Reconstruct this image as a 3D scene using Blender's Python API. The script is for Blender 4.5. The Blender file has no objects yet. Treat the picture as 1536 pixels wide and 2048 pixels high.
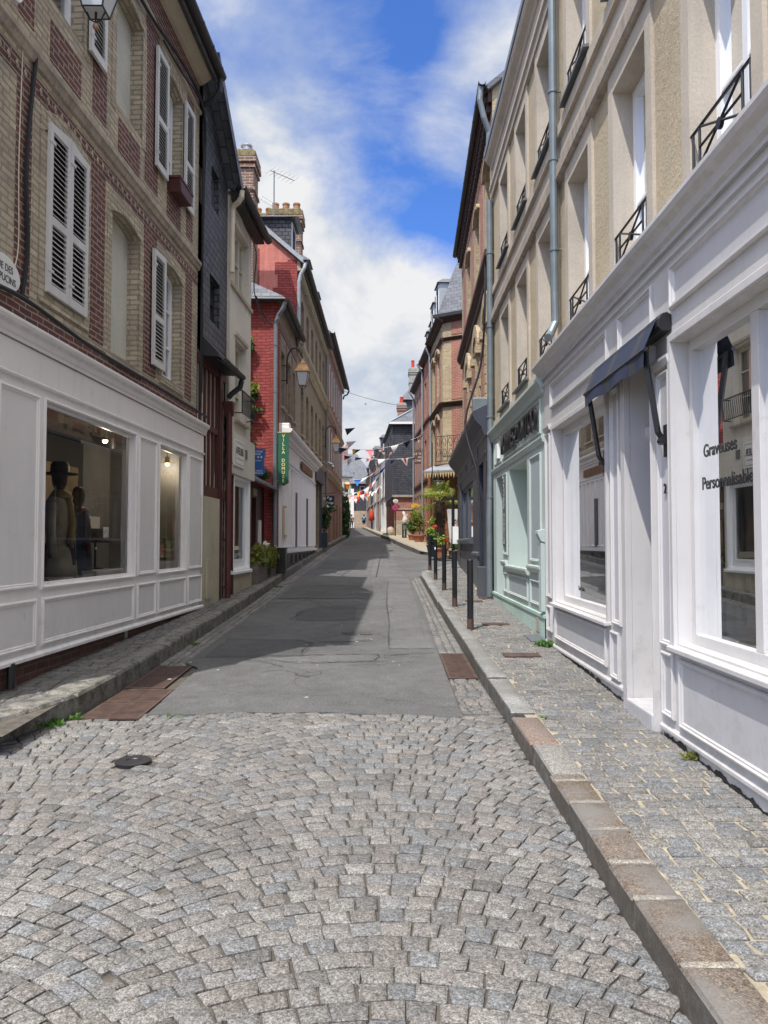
import bpy, math, random
from mathutils import Vector, Matrix, noise
from mathutils.geometry import tessellate_polygon
R = math.radians
rnd = random.Random(7)
sc = bpy.context.scene
COL = sc.collection

# ---------------------------------------------------------------- camera
cam_d = bpy.data.cameras.new("camera"); cam = bpy.data.objects.new("camera", cam_d); COL.objects.link(cam)
cam_d.sensor_fit = 'VERTICAL'; cam_d.sensor_height = 36.0
cam_d.lens = 36.0 * 1540 / 2048
cam.location = (0, 0, 1.55)
cam.rotation_euler = (R(90) + math.atan(61.5 / 1540), 0, 0)
cam_d.clip_start = 0.05; cam_d.clip_end = 3000
sc.camera = cam

# ---------------------------------------------------------------- sun, sky, exposure
SUN = Vector((0.27, 0.45, -1.0)).normalized()          # direction the light travels
sd = bpy.data.lights.new("sun", 'SUN'); sun = bpy.data.objects.new("sun", sd); COL.objects.link(sun)
sd.energy = 2.7; sd.angle = R(0.5); sd.color = (1.0, 0.955, 0.89)
sun.rotation_euler = SUN.to_track_quat('-Z', 'Y').to_euler()
sun.location = (-10, -10, 30)
elev = math.asin(-SUN.z); azim = math.atan2(-SUN.x, -SUN.y)
world = bpy.data.worlds.new("World"); sc.world = world; world.use_nodes = True
wn = world.node_tree; wn.nodes.clear()
def N(nt, t, **kw):
    n = nt.nodes.new(t)
    for k, v in kw.items():
        if k in ('loc',): continue
        setattr(n, k, v)
    return n
def mix(nt, a, b, f, mode='MIX'):
    m = nt.nodes.new('ShaderNodeMix'); m.data_type = 'RGBA'; m.blend_type = mode
    for i, v in ((0, f), (6, a), (7, b)):
        if hasattr(v, 'links'): nt.links.new(v, m.inputs[i])
        elif i == 0: m.inputs[0].default_value = v
        else: m.inputs[i].default_value = (*v, 1)
    return m.outputs[2]
def mth(nt, op, a, b=0.0, c=None):
    m = nt.nodes.new('ShaderNodeMath'); m.operation = op
    for i, v in enumerate((a, b) if c is None else (a, b, c)):
        if hasattr(v, 'links'): nt.links.new(v, m.inputs[i])
        else: m.inputs[i].default_value = v
    return m.outputs[0]
def ramp(nt, fac, stops):
    r = nt.nodes.new('ShaderNodeValToRGB')
    el = r.color_ramp.elements
    while len(el) < len(stops): el.new(0.5)
    for e, (p, c) in zip(el, stops):
        e.position = p; e.color = (*c, 1) if hasattr(c, '__len__') else (c, c, c, 1)
    nt.links.new(fac, r.inputs[0])
    return r.outputs[0]
def tnoise(nt, vec, scale, detail=4, rough=0.55, dist=0.0):
    n = nt.nodes.new('ShaderNodeTexNoise'); n.inputs['Scale'].default_value = scale
    n.inputs['Detail'].default_value = detail; n.inputs['Roughness'].default_value = rough
    n.inputs['Distortion'].default_value = dist
    if vec is not None: nt.links.new(vec, n.inputs['Vector'])
    return n.outputs[0]
sky = N(wn, 'ShaderNodeTexSky', sky_type='NISHITA')
sky.sun_disc = False; sky.sun_elevation = elev; sky.sun_rotation = azim
sky.air_density = 1.0; sky.dust_density = 0.6; sky.ozone_density = 2.5
tc = N(wn, 'ShaderNodeTexCoord')
sep = N(wn, 'ShaderNodeSeparateXYZ'); wn.links.new(tc.outputs['Generated'], sep.inputs[0])
zz = mth(wn, 'ADD', mth(wn, 'MAXIMUM', sep.outputs[2], 0.0), 0.42)
cx = mth(wn, 'DIVIDE', sep.outputs[0], zz); cy = mth(wn, 'DIVIDE', sep.outputs[1], zz)
comb = N(wn, 'ShaderNodeCombineXYZ'); wn.links.new(cx, comb.inputs[0]); wn.links.new(cy, comb.inputs[1]); comb.inputs[2].default_value = 0.2
n1 = tnoise(wn, comb.outputs[0], 3.6, 12, 0.58, 0.3)
n2 = tnoise(wn, comb.outputs[0], 1.7, 3, 0.5, 0.0)
cl = mth(wn, 'ADD', mth(wn, 'MULTIPLY', n1, 0.55), mth(wn, 'MULTIPLY', n2, 0.45))
lowbias = mth(wn, 'MULTIPLY', mth(wn, 'SUBTRACT', 0.55, sep.outputs[2]), 0.16)
cl = mth(wn, 'ADD', cl, lowbias)
cl = mth(wn, 'ADD', cl, mth(wn, 'MULTIPLY', mth(wn, 'MAXIMUM', mth(wn, 'SUBTRACT', sep.outputs[2], 0.60), 0.0), 1.1))  # extra unseen cloud overhead, added to whiten and lift the light in shade
def skyblob(az, el, rad, amt):                           # a heading (degrees right of the street) and height where cloud gathers or parts
    global cl
    d_ = wn.nodes.new('ShaderNodeVectorMath'); d_.operation = 'DOT_PRODUCT'; wn.links.new(tc.outputs['Generated'], d_.inputs[0])
    a_, e_ = R(az), R(el); d_.inputs[1].default_value = (math.sin(a_) * math.cos(e_), math.cos(a_) * math.cos(e_), math.sin(e_))
    mr = wn.nodes.new('ShaderNodeMapRange'); mr.interpolation_type = 'SMOOTHSTEP'; wn.links.new(d_.outputs['Value'], mr.inputs[0])
    mr.inputs[1].default_value = math.cos(R(rad)); mr.inputs[2].default_value = 1.0; mr.inputs[3].default_value = 0.0; mr.inputs[4].default_value = amt
    cl = mth(wn, 'ADD', cl, mr.outputs[0])
skyblob(2.5, 26, 11, -0.06); skyblob(5.5, 21, 5, -0.06); skyblob(-9, 24, 9, 0.07); skyblob(-1, 16, 9, 0.10); skyblob(0, 7, 24, 0.14); skyblob(-6, 33, 8, 0.07); skyblob(9, 29, 7, 0.08); skyblob(0, 34, 6, -0.05)
cl = mth(wn, 'ADD', cl, 0.05)
cov = ramp(wn, cl, [(0.495, 0.0), (0.575, 0.42), (0.69, 1.0)])
shade = ramp(wn, n1, [(0.42, (0.62, 0.70, 0.83)), (0.60, (0.985, 0.99, 1.0))])
skyc = mix(wn, sky.outputs[0], (0.46, 0.72, 1.20), 1.0, 'MULTIPLY')
# brightness added to clouds near the sun, behind the camera, to lift the shaded street
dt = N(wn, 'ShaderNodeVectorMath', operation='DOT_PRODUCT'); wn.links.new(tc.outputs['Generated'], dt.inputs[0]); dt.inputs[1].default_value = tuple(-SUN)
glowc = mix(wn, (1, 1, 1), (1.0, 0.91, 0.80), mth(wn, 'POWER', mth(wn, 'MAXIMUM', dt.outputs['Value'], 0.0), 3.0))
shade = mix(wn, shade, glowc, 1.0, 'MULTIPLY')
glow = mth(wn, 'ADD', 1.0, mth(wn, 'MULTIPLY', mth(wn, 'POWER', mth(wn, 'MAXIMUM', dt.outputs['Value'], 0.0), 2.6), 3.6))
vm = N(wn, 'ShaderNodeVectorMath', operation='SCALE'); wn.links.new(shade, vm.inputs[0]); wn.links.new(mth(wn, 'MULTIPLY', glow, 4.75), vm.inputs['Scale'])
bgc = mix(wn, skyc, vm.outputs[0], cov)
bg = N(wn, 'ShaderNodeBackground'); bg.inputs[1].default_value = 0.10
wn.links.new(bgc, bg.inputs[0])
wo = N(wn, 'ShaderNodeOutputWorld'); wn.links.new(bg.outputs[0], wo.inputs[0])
sc.view_settings.view_transform = 'Standard'; sc.view_settings.look = 'None'
sc.view_settings.exposure = 0.90; sc.view_settings.gamma = 1.0
sc.cycles.max_bounces = 6; sc.cycles.transparent_max_bounces = 12
sc.cycles.use_denoising = True

# ---------------------------------------------------------------- materials
MATS = {}
def newmat(name):
    m = bpy.data.materials.new(name); m.use_nodes = True; nt = m.node_tree
    p = nt.nodes['Principled BSDF']; MATS[name] = m
    return m, nt, p
def uvvec(nt, scale=(1, 1, 1)):
    t = N(nt, 'ShaderNodeUVMap'); 
    mp = N(nt, 'ShaderNodeMapping'); mp.inputs['Scale'].default_value = scale
    nt.links.new(t.outputs[0], mp.inputs[0]); return mp.outputs[0]
def objvec(nt, scale=(1, 1, 1)):
    t = N(nt, 'ShaderNodeNewGeometry')
    mp = N(nt, 'ShaderNodeMapping'); mp.inputs['Scale'].default_value = scale
    nt.links.new(t.outputs['Position'], mp.inputs[0]); return mp.outputs[0]
def bump(nt, p, h, strength=0.3, dist=0.01):
    b = N(nt, 'ShaderNodeBump'); b.inputs['Strength'].default_value = strength; b.inputs['Distance'].default_value = dist
    nt.links.new(h, b.inputs['Height']); nt.links.new(b.outputs[0], p.inputs['Normal'])
def sc3(c, k): return tuple(min(1, x * k) for x in c)
def mat_plain(name, col, rough=0.6, var=0.08, vscale=3.0, grain=0.0, metal=0.0, spec=0.5, bscale=60, dirt=0.0):
    m, nt, p = newmat(name)
    v = objvec(nt)
    n = tnoise(nt, v, vscale, 6, 0.6)
    c = ramp(nt, n, [(0.25, sc3(col, 1 - var * 1.6)), (0.75, sc3(col, 1 + var))])
    if dirt:
        vs = objvec(nt, (3.5, 3.5, 0.45)); d = tnoise(nt, vs, 2.2, 6, 0.65)
        dm = ramp(nt, d, [(0.5, 0.0), (0.72, 1.0)])
        c = mix(nt, c, sc3(col, 0.52), mth(nt, 'MULTIPLY', dm, dirt))
    if name.startswith('shop_white') or name.startswith('lilac') or name.startswith('mint'):   # chips and splashes low on the boards
        uz = N(nt, 'ShaderNodeSeparateXYZ'); nt.links.new(uvvec(nt), uz.inputs[0])
        low_ = ramp(nt, uz.outputs[1], [(0.30, 0.16), (0.85, 0.0)])
        bl = ramp(nt, mth(nt, 'ADD', tnoise(nt, v, 6.5, 8, 0.72), low_), [(0.60, 0.0), (0.68, 1.0)])
        c = mix(nt, c, (0.27, 0.25, 0.22), mth(nt, 'MULTIPLY', bl, 0.20))
        ch = ramp(nt, tnoise(nt, v, 23, 6, 0.75), [(0.70, 0.0), (0.73, 1.0)]); c = mix(nt, c, (0.20, 0.185, 0.16), mth(nt, 'MULTIPLY', ch, 0.4))
    nt.links.new(c, p.inputs['Base Color'])
    p.inputs['Roughness'].default_value = rough; p.inputs['Metallic'].default_value = metal
    p.inputs['Specular IOR Level'].default_value = spec
    if grain: bump(nt, p, tnoise(nt, v, bscale, 5, 0.6), grain, 0.01)
    return m
def mat_brick(name, c1, c2, mortar, bw=0.22, bh=0.068, ms=0.009, bumps=0.5, weather=0.25, rough=0.85, wcol=None, off=0.5, speck=0.0):
    m, nt, p = newmat(name)
    v = uvvec(nt)
    wob = tnoise(nt, v, 3.0, 3, 0.5)
    vv = N(nt, 'ShaderNodeVectorMath', operation='MULTIPLY_ADD')
    nt.links.new(N_color_noise(nt, v, 2.2), vv.inputs[0]); vv.inputs[1].default_value = (0.03, 0.03, 0); nt.links.new(v, vv.inputs[2])
    b = N(nt, 'ShaderNodeTexBrick'); b.offset = off
    nt.links.new(vv.outputs[0], b.inputs['Vector'])
    b.inputs['Scale'].default_value = 1.0; b.inputs['Brick Width'].default_value = bw; b.inputs['Row Height'].default_value = bh
    b.inputs['Mortar Size'].default_value = ms; b.inputs['Mortar Smooth'].default_value = 0.25; b.inputs['Bias'].default_value = 0.0
    b.inputs['Color1'].default_value = (*c1, 1); b.inputs['Color2'].default_value = (*c2, 1); b.inputs['Mortar'].default_value = (*mortar, 1)
    big = tnoise(nt, v, 0.9, 6, 0.6); fine = tnoise(nt, v, 28, 5, 0.7)
    c = mix(nt, b.outputs[0], wcol or sc3(c1, 0.45), mth(nt, 'MULTIPLY', ramp(nt, big, [(0.45, 0.0), (0.7, 1.0)]), weather))
    c = mix(nt, c, ramp(nt, fine, [(0.3, 0.78), (0.7, 1.18)]), 0.7, 'MULTIPLY')
    med = tnoise(nt, v, 7.5, 4, 0.6)
    c = mix(nt, c, ramp(nt, med, [(0.3, 0.78), (0.72, 1.2)]), 0.55, 'MULTIPLY')
    nt.links.new(c, p.inputs['Base Color']); p.inputs['Roughness'].default_value = rough
    h = mth(nt, 'ADD', mth(nt, 'MULTIPLY', b.outputs['Fac'], -1.0), mth(nt, 'MULTIPLY', fine, 0.5))
    bump(nt, p, h, bumps, 0.008)
    return m
def N_color_noise(nt, v, s):
    n = nt.nodes.new('ShaderNodeTexNoise'); n.inputs['Scale'].default_value = s; n.inputs['Detail'].default_value = 2
    nt.links.new(v, n.inputs['Vector']); return n.outputs['Color']
def mat_plaster(name, col, bumpy=0.5, bscale=45, stain=0.35, dark=(0.2, 0.19, 0.17)):
    m, nt, p = newmat(name)
    v = objvec(nt)
    n = tnoise(nt, v, 1.3, 7, 0.62)
    c = ramp(nt, n, [(0.28, sc3(col, 0.78)), (0.5, col), (0.75, sc3(col, 1.12))])
    f = tnoise(nt, v, bscale, 6, 0.7)
    c = mix(nt, c, ramp(nt, f, [(0.3, 0.72), (0.65, 1.12)]), 0.55, 'MULTIPLY')
    vs = objvec(nt, (5, 5, 0.35)); s = tnoise(nt, vs, 1.6, 7, 0.7)
    c = mix(nt, c, sc3(dark, 1.6), mth(nt, 'MULTIPLY', ramp(nt, s, [(0.48, 0.0), (0.74, 1.0)]), stain))
    nt.links.new(c, p.inputs['Base Color']); p.inputs['Roughness'].default_value = 0.9
    bump(nt, p, f, bumpy, 0.012)
    return m
def mat_granite(name, tint=True, base=(0.2, 0.19, 0.18), moss=0.0):
    m, nt, p = newmat(name)
    v = objvec(nt)
    sp = tnoise(nt, v, 125, 3, 0.8); sp2 = tnoise(nt, v, 48, 4, 0.75); big = tnoise(nt, v, 1.1, 5, 0.6)
    if tint:
        a = N(nt, 'ShaderNodeVertexColor'); a.layer_name = 'tint'; c = a.outputs[0]
    else:
        rg = N(nt, 'ShaderNodeRGB'); rg.outputs[0].default_value = (*base, 1); c = rg.outputs[0]
    c = mix(nt, c, ramp(nt, sp, [(0.36, 0.22), (0.49, 0.88), (0.62, 1.75)]), 0.8, 'MULTIPLY')
    c = mix(nt, c, ramp(nt, sp2, [(0.34, 0.5), (0.66, 1.45)]), 0.8, 'MULTIPLY')
    c = mix(nt, c, ramp(nt, big, [(0.3, 0.82), (0.7, 1.15)]), 0.8, 'MULTIPLY')
    if name.startswith('kerb'):
        c = mix(nt, c, (0.17, 0.163, 0.152), ramp(nt, tnoise(nt, v, 3.3, 6, 0.7), [(0.42, 0.0), (0.62, 0.85)]))
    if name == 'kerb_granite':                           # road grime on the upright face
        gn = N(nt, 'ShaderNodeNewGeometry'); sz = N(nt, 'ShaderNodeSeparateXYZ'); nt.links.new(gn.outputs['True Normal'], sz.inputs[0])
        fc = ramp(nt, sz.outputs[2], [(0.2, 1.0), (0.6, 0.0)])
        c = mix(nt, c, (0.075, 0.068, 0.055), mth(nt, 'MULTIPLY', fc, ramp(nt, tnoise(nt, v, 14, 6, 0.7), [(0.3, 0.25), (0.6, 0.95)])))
    if moss:
        mo = tnoise(nt, v, 9, 6, 0.7)
        c = mix(nt, c, (0.035, 0.036, 0.02), mth(nt, 'MULTIPLY', ramp(nt, mo, [(0.42, 0.0), (0.62, 1.0)]), moss))
    nt.links.new(c, p.inputs['Base Color']); p.inputs['Roughness'].default_value = 0.78
    p.inputs['Specular IOR Level'].default_value = 0.35
    bump(nt, p, mth(nt, 'ADD', sp2, mth(nt, 'MULTIPLY', sp, 0.5)), 0.55, 0.006)
    return m
def mat_glass(name, tint=(0.92, 0.95, 0.95), rough=0.0, refl=1.0):
    m = bpy.data.materials.new(name); m.use_nodes = True; nt = m.node_tree; nt.nodes.clear(); MATS[name] = m
    tr = N(nt, 'ShaderNodeBsdfTransparent'); tr.inputs[0].default_value = (*tint, 1)
    gl = N(nt, 'ShaderNodeBsdfGlossy'); gl.inputs['Roughness'].default_value = rough; gl.inputs[0].default_value = (0.95, 0.97, 1, 1)
    fr = N(nt, 'ShaderNodeFresnel'); fr.inputs[0].default_value = 1.5
    f2 = mth(nt, 'MINIMUM', mth(nt, 'MULTIPLY', fr.outputs[0], 1.8 * refl), 1.0)
    mx = N(nt, 'ShaderNodeMixShader'); nt.links.new(f2, mx.inputs[0]); nt.links.new(tr.outputs[0], mx.inputs[1]); nt.links.new(gl.outputs[0], mx.inputs[2])
    o = N(nt, 'ShaderNodeOutputMaterial'); nt.links.new(mx.outputs[0], o.inputs[0])
    return m
def mat_asphalt(name, base=0.085, patch=0.0):
    m, nt, p = newmat(name)
    v = objvec(nt)
    f = tnoise(nt, v, 210, 3, 0.8); big = tnoise(nt, v, 0.8, 6, 0.65); md = tnoise(nt, v, 5.5, 6, 0.7)
    c = ramp(nt, big, [(0.3, sc3((base, base * 0.99, base * 0.98), 0.8)), (0.7, sc3((base, base, base), 1.2))])
    f5 = tnoise(nt, v, 75, 3, 0.75)
    c = mix(nt, c, ramp(nt, f, [(0.3, 0.45), (0.55, 1.0), (0.72, 2.0)]), 0.75, 'MULTIPLY')
    c = mix(nt, c, ramp(nt, f5, [(0.36, 0.6), (0.5, 1.0), (0.66, 1.7)]), 0.7, 'MULTIPLY')
    c = mix(nt, c, ramp(nt, md, [(0.32, 0.72), (0.7, 1.2)]), 0.6, 'MULTIPLY')
    vo = N(nt, 'ShaderNodeTexVoronoi'); vo.feature = 'DISTANCE_TO_EDGE'; vo.inputs['Scale'].default_value = 0.55
    wv = N(nt, 'ShaderNodeVectorMath', operation='MULTIPLY_ADD'); nt.links.new(N_color_noise(nt, v, 2.5), wv.inputs[0]); wv.inputs[1].default_value = (0.6, 0.6, 0); nt.links.new(v, wv.inputs[2])
    nt.links.new(wv.outputs[0], vo.inputs['Vector'])
    ck = ramp(nt, vo.outputs[0], [(0.0, 1.0), (0.006, 0.0)])
    msk = ramp(nt, tnoise(nt, v, 0.45, 2, 0.5), [(0.53, 0.0), (0.58, 1.0)])
    c = mix(nt, c, (0.025, 0.025, 0.025), mth(nt, 'MULTIPLY', ck, msk))
    spot = N(nt, 'ShaderNodeTexVoronoi'); spot.inputs['Scale'].default_value = 3.2; nt.links.new(v, spot.inputs['Vector'])
    c = mix(nt, c, (0.3, 0.29, 0.26), mth(nt, 'MULTIPLY', ramp(nt, spot.outputs[0], [(0.02, 1.0), (0.045, 0.0)]), 0.5))
    nt.links.new(c, p.inputs['Base Color']); p.inputs['Roughness'].default_value = 0.86; p.inputs['Specular IOR Level'].default_value = 0.3
    bump(nt, p, f, 0.5, 0.006)
    return m
def mat_leaf(name, c1, c2, tr=0.25):
    m, nt, p = newmat(name)
    g = N(nt, 'ShaderNodeNewGeometry')
    c = ramp(nt, g.outputs['Random Per Island'], [(0.0, c1), (1.0, c2)])
    nt.links.new(c, p.inputs['Base Color']); p.inputs['Roughness'].default_value = 0.5
    t = N(nt, 'ShaderNodeBsdfTranslucent'); nt.links.new(c, t.inputs[0])
    mx = N(nt, 'ShaderNodeMixShader'); mx.inputs[0].default_value = tr
    o = nt.nodes['Material Output']; nt.links.new(p.outputs[0], mx.inputs[1]); nt.links.new(t.outputs[0], mx.inputs[2]); nt.links.new(mx.outputs[0], o.inputs[0])
    return m
def mat_emit(name, col, s):
    m, nt, p = newmat(name); p.inputs['Emission Color'].default_value = (*col, 1); p.inputs['Emission Strength'].default_value = s
    p.inputs['Base Color'].default_value = (*col, 1); return m

M = MATS
mat_brick('yellow_brick', (0.56, 0.475, 0.345), (0.40, 0.335, 0.24), (0.29, 0.26, 0.21), 0.22, 0.066, 0.011, 1.0, 0.55, wcol=(0.17, 0.15, 0.125))
mat_brick('maroon_brick', (0.155, 0.048, 0.042), (0.095, 0.036, 0.034), (0.30, 0.26, 0.21), 0.22, 0.066, 0.009, 0.6, 0.3)
mat_brick('dark_base_brick', (0.13, 0.058, 0.045), (0.085, 0.04, 0.035), (0.14, 0.11, 0.09), 0.24, 0.075, 0.008, 0.5, 0.4)
mat_brick('red_painted_brick', (0.42, 0.082, 0.070), (0.28, 0.052, 0.048), (0.19, 0.034, 0.032), 0.23, 0.078, 0.013, 1.0, 0.55, wcol=(0.20, 0.035, 0.03))
mat_brick('old_red_brick', (0.42, 0.15, 0.10), (0.30, 0.10, 0.075), (0.40, 0.32, 0.25), 0.22, 0.068, 0.009, 0.6, 0.3)
mat_brick('warm_yellow_brick', (0.50, 0.395, 0.245), (0.36, 0.275, 0.165), (0.42, 0.34, 0.24), 0.22, 0.068, 0.010, 0.7, 0.25)
mat_brick('brown_chimney_brick', (0.22, 0.10, 0.075), (0.13, 0.07, 0.055), (0.42, 0.37, 0.30), 0.26, 0.085, 0.011, 0.6, 0.4, wcol=(0.14, 0.13, 0.07))
mat_brick('grey_brown_brick', (0.30, 0.24, 0.165), (0.22, 0.175, 0.12), (0.24, 0.20, 0.15), 0.22, 0.066, 0.009, 0.6, 0.3)
mat_brick('pink_brick', (0.36, 0.19, 0.155), (0.28, 0.14, 0.115), (0.36, 0.28, 0.24), 0.22, 0.066, 0.009, 0.5, 0.25)
mat_brick('slate_cladding', (0.085, 0.092, 0.112), (0.042, 0.047, 0.062), (0.008, 0.009, 0.011), 0.21, 0.125, 0.016, 1.0, 0.35, 0.55, wcol=(0.09, 0.095, 0.11))
mat_brick('slate_roof', (0.125, 0.135, 0.16), (0.070, 0.078, 0.098), (0.018, 0.02, 0.025), 0.24, 0.16, 0.008, 0.7, 0.35, 0.5, wcol=(0.17, 0.18, 0.18))
mat_brick('flint_stone', (0.20, 0.17, 0.14), (0.13, 0.115, 0.10), (0.16, 0.14, 0.12), 0.19, 0.09, 0.014, 1.0, 0.5)
mat_brick('rubble_stone', (0.50, 0.42, 0.32), (0.36, 0.28, 0.21), (0.42, 0.36, 0.28), 0.20, 0.11, 0.014, 1.0, 0.4)
mat_plaster('cream_roughcast', (0.49, 0.405, 0.275), 1.0, 30, 0.35)
mat_plaster('smooth_render', (0.51, 0.45, 0.37), 0.25, 50, 0.32)
mat_plaster('sill_stone', (0.40, 0.34, 0.28), 0.4, 30, 0.7, (0.06, 0.055, 0.05))
mat_plaster('offwhite_render', (0.60, 0.565, 0.50), 0.25, 50, 0.2)
mat_plaster('blank_window_render', (0.52, 0.51, 0.45), 0.25, 40, 0.15)
mat_plaster('beige_render', (0.46, 0.41, 0.31), 0.3, 40, 0.3)
mat_plaster('pink_render', (0.58, 0.20, 0.17), 0.9, 7, 0.75, (0.40, 0.19, 0.13))
mat_plaster('mint_wall_base', (0.42, 0.56, 0.50), 0.2, 40, 0.25)
mat_plain('shop_white', (0.565, 0.55, 0.54), 0.42, 0.04, 2.0, 0.08, bscale=25, dirt=0.22)
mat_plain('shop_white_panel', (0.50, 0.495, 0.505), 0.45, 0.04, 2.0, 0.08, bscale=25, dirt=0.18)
mat_plain('lilac_white', (0.78, 0.75, 0.745), 0.42, 0.04, 1.5, 0.06, bscale=25, dirt=0.16)
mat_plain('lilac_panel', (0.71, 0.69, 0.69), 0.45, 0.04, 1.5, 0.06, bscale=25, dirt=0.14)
mat_plain('mint_paint', (0.47, 0.545, 0.52), 0.45, 0.04, 2.0, 0.05, dirt=0.08)
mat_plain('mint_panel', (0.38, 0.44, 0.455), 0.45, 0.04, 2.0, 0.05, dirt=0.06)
mat_plain('navy_paint', (0.050, 0.056, 0.080), 0.42, 0.1, 2.0, 0.05)
mat_plain('grey_blue_paint', (0.085, 0.092, 0.105), 0.45, 0.1, 2.0, 0.05)
mat_plain('white_pvc', (0.82, 0.83, 0.85), 0.3, 0.01)
mat_plain('shutter_white', (0.60, 0.59, 0.58), 0.5, 0.05, 4.0, dirt=0.3)
mat_plain('zinc_pipe', (0.20, 0.235, 0.25), 0.42, 0.12, 5.0, metal=0.35)
mat_plain('zinc_light', (0.36, 0.39, 0.41), 0.4, 0.1, 5.0, metal=0.3)
mat_plain('black_gutter', (0.022, 0.024, 0.028), 0.5, 0.2, 3.0)
mat_plain('black_cable', (0.012, 0.012, 0.014), 0.6, 0.1)
mat_plain('black_iron', (0.016, 0.016, 0.018), 0.4, 0.2)
mat_plain('black_bollard', (0.014, 0.014, 0.017), 0.38, 0.25, 8.0)
mat_plain('rust_iron', (0.085, 0.050, 0.038), 0.75, 0.35, 9.0, 0.3)
mat_plain('dark_maroon_wood', (0.075, 0.018, 0.016), 0.5, 0.15, 4.0, 0.1)
mat_plain('maroon_pipe', (0.10, 0.025, 0.022), 0.5, 0.2, 4.0)
mat_plain('cream_frame', (0.60, 0.54, 0.42), 0.5, 0.08, 4.0)
mat_plain('brown_wood', (0.20, 0.085, 0.035), 0.6, 0.3, 3.0, 0.2)
mat_plain('dark_brown_wood', (0.055, 0.024, 0.014), 0.6, 0.3, 6.0, 0.2)
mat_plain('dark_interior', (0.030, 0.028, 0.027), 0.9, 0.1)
mat_plain('shop_interior', (0.24, 0.235, 0.225), 0.8, 0.1)
mat_plain('shop_dark_wall', (0.05, 0.045, 0.045), 0.8, 0.1)
mat_plain('curtain', (0.46, 0.455, 0.42), 0.9, 0.05, 6.0)
mat_plain('light_wood', (0.48, 0.36, 0.20), 0.6, 0.1, 8.0)
mat_plain('terracotta', (0.40, 0.155, 0.085), 0.8, 0.2, 9.0, 0.2)
mat_plain('terracotta_old', (0.35, 0.18, 0.09), 0.85, 0.4, 6.0, 0.3)
mat_plain('chimney_cap', (0.22, 0.175, 0.09), 0.95, 0.5, 8.0, 0.8, bscale=20)
mat_plain('mint_shutter', (0.28, 0.55, 0.40), 0.5, 0.06)
mat_plain('green_banner', (0.012, 0.11, 0.065), 0.75, 0.08)
mat_plain('gold_letter', (0.75, 0.66, 0.25), 0.6, 0.05)
mat_plain('white_letter', (0.80, 0.80, 0.78), 0.6, 0.02)
mat_plain('black_letter', (0.012, 0.012, 0.014), 0.4, 0.02)
mat_plain('blue_sign', (0.020, 0.10, 0.32), 0.35, 0.1)
mat_plain('brown_sign', (0.15, 0.065, 0.04), 0.5, 0.15)
mat_plain('navy_sign', (0.008, 0.018, 0.035), 0.35, 0.1)
mat_plain('sign_white', (0.72, 0.73, 0.72), 0.3, 0.03)
mat_plain('lantern_copper', (0.42, 0.24, 0.11), 0.45, 0.3, 12.0, metal=0.4)
mat_plain('lantern_glass', (0.55, 0.58, 0.60), 0.15, 0.02)
mat_plain('lantern_orange', (0.75, 0.25, 0.04), 0.3, 0.05)
mat_plain('awning_blue', (0.026, 0.040, 0.085), 0.8, 0.2, 20.0)
mat_plain('black_plinth', (0.022, 0.022, 0.024), 0.3, 0.2, 4.0)
mat_plain('skin', (0.55, 0.32, 0.22), 0.5, 0.03)
mat_plain('hair', (0.05, 0.032, 0.02), 0.7, 0.1)
mat_plain('shirt_dark', (0.05, 0.035, 0.06), 0.8, 0.05)
mat_plain('jeans', (0.03, 0.055, 0.14), 0.8, 0.1)
mat_plain('black_cloth', (0.015, 0.015, 0.018), 0.85, 0.1)
mat_plain('backpack_blue', (0.03, 0.28, 0.55), 0.6, 0.05)
mat_plain('bag_teal', (0.05, 0.45, 0.45), 0.6, 0.05)
mat_plain('flag_white', (0.75, 0.74, 0.73), 0.8, 0.02)
mat_plain('flag_navy', (0.02, 0.03, 0.085), 0.8, 0.02)
mat_plain('flag_red', (0.52, 0.018, 0.03), 0.8, 0.02)
mat_plain('flag_yellow', (0.72, 0.38, 0.03), 0.8, 0.02)
mat_plain('flag_blue', (0.03, 0.16, 0.50), 0.8, 0.02)
mat_plain('flag_pink', (0.65, 0.22, 0.24), 0.8, 0.02)
mat_plain('denim', (0.018, 0.03, 0.065), 0.9, 0.2, 9)
mat_plain('beige_cloth', (0.36, 0.30, 0.22), 0.9, 0.2, 9)
mat_plain('ochre_poster', (0.30, 0.19, 0.07), 0.6, 0.3, 3)
mat_plain('paper_white', (0.80, 0.80, 0.78), 0.6, 0.02)
mat_plain('mortar_sand', (0.36, 0.31, 0.225), 0.95, 0.3, 14, 0.6, bscale=90)
mat_plain('joint_soil', (0.105, 0.092, 0.075), 0.95, 0.35, 11, 0.6, bscale=90)
mat_plain('ground_dirt', (0.16, 0.14, 0.115), 0.95, 0.25, 2, 0.4)
mat_plain('trunk_fibre', (0.055, 0.032, 0.02), 0.95, 0.4, 20, 0.8)
mat_plain('pot_navy', (0.018, 0.03, 0.05), 0.45, 0.1)
mat_plain('basket_wicker', (0.30, 0.19, 0.09), 0.8, 0.25, 40, 0.6)
mat_plain('metal_shiny', (0.55, 0.56, 0.58), 0.25, 0.05, metal=0.9)
mat_plain('white_statue', (0.72, 0.70, 0.60), 0.7, 0.08)
mat_plain('slate_plate', (0.11, 0.12, 0.13), 0.6, 0.1)
mat_plain('grey_render_chimney', (0.33, 0.32, 0.29), 0.9, 0.2, 3)
mat_plain('far_cream', (0.72, 0.64, 0.46), 0.8, 0.08)
mat_plain('far_white', (0.78, 0.77, 0.75), 0.8, 0.05)
mat_plain('awning_cloth_blue', (0.04, 0.16, 0.45), 0.8, 0.05)
mat_plain('umbrella_red', (0.50, 0.05, 0.03), 0.8, 0.05)
mat_plain('bird_black', (0.02, 0.02, 0.02), 0.8, 0.02)
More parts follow.
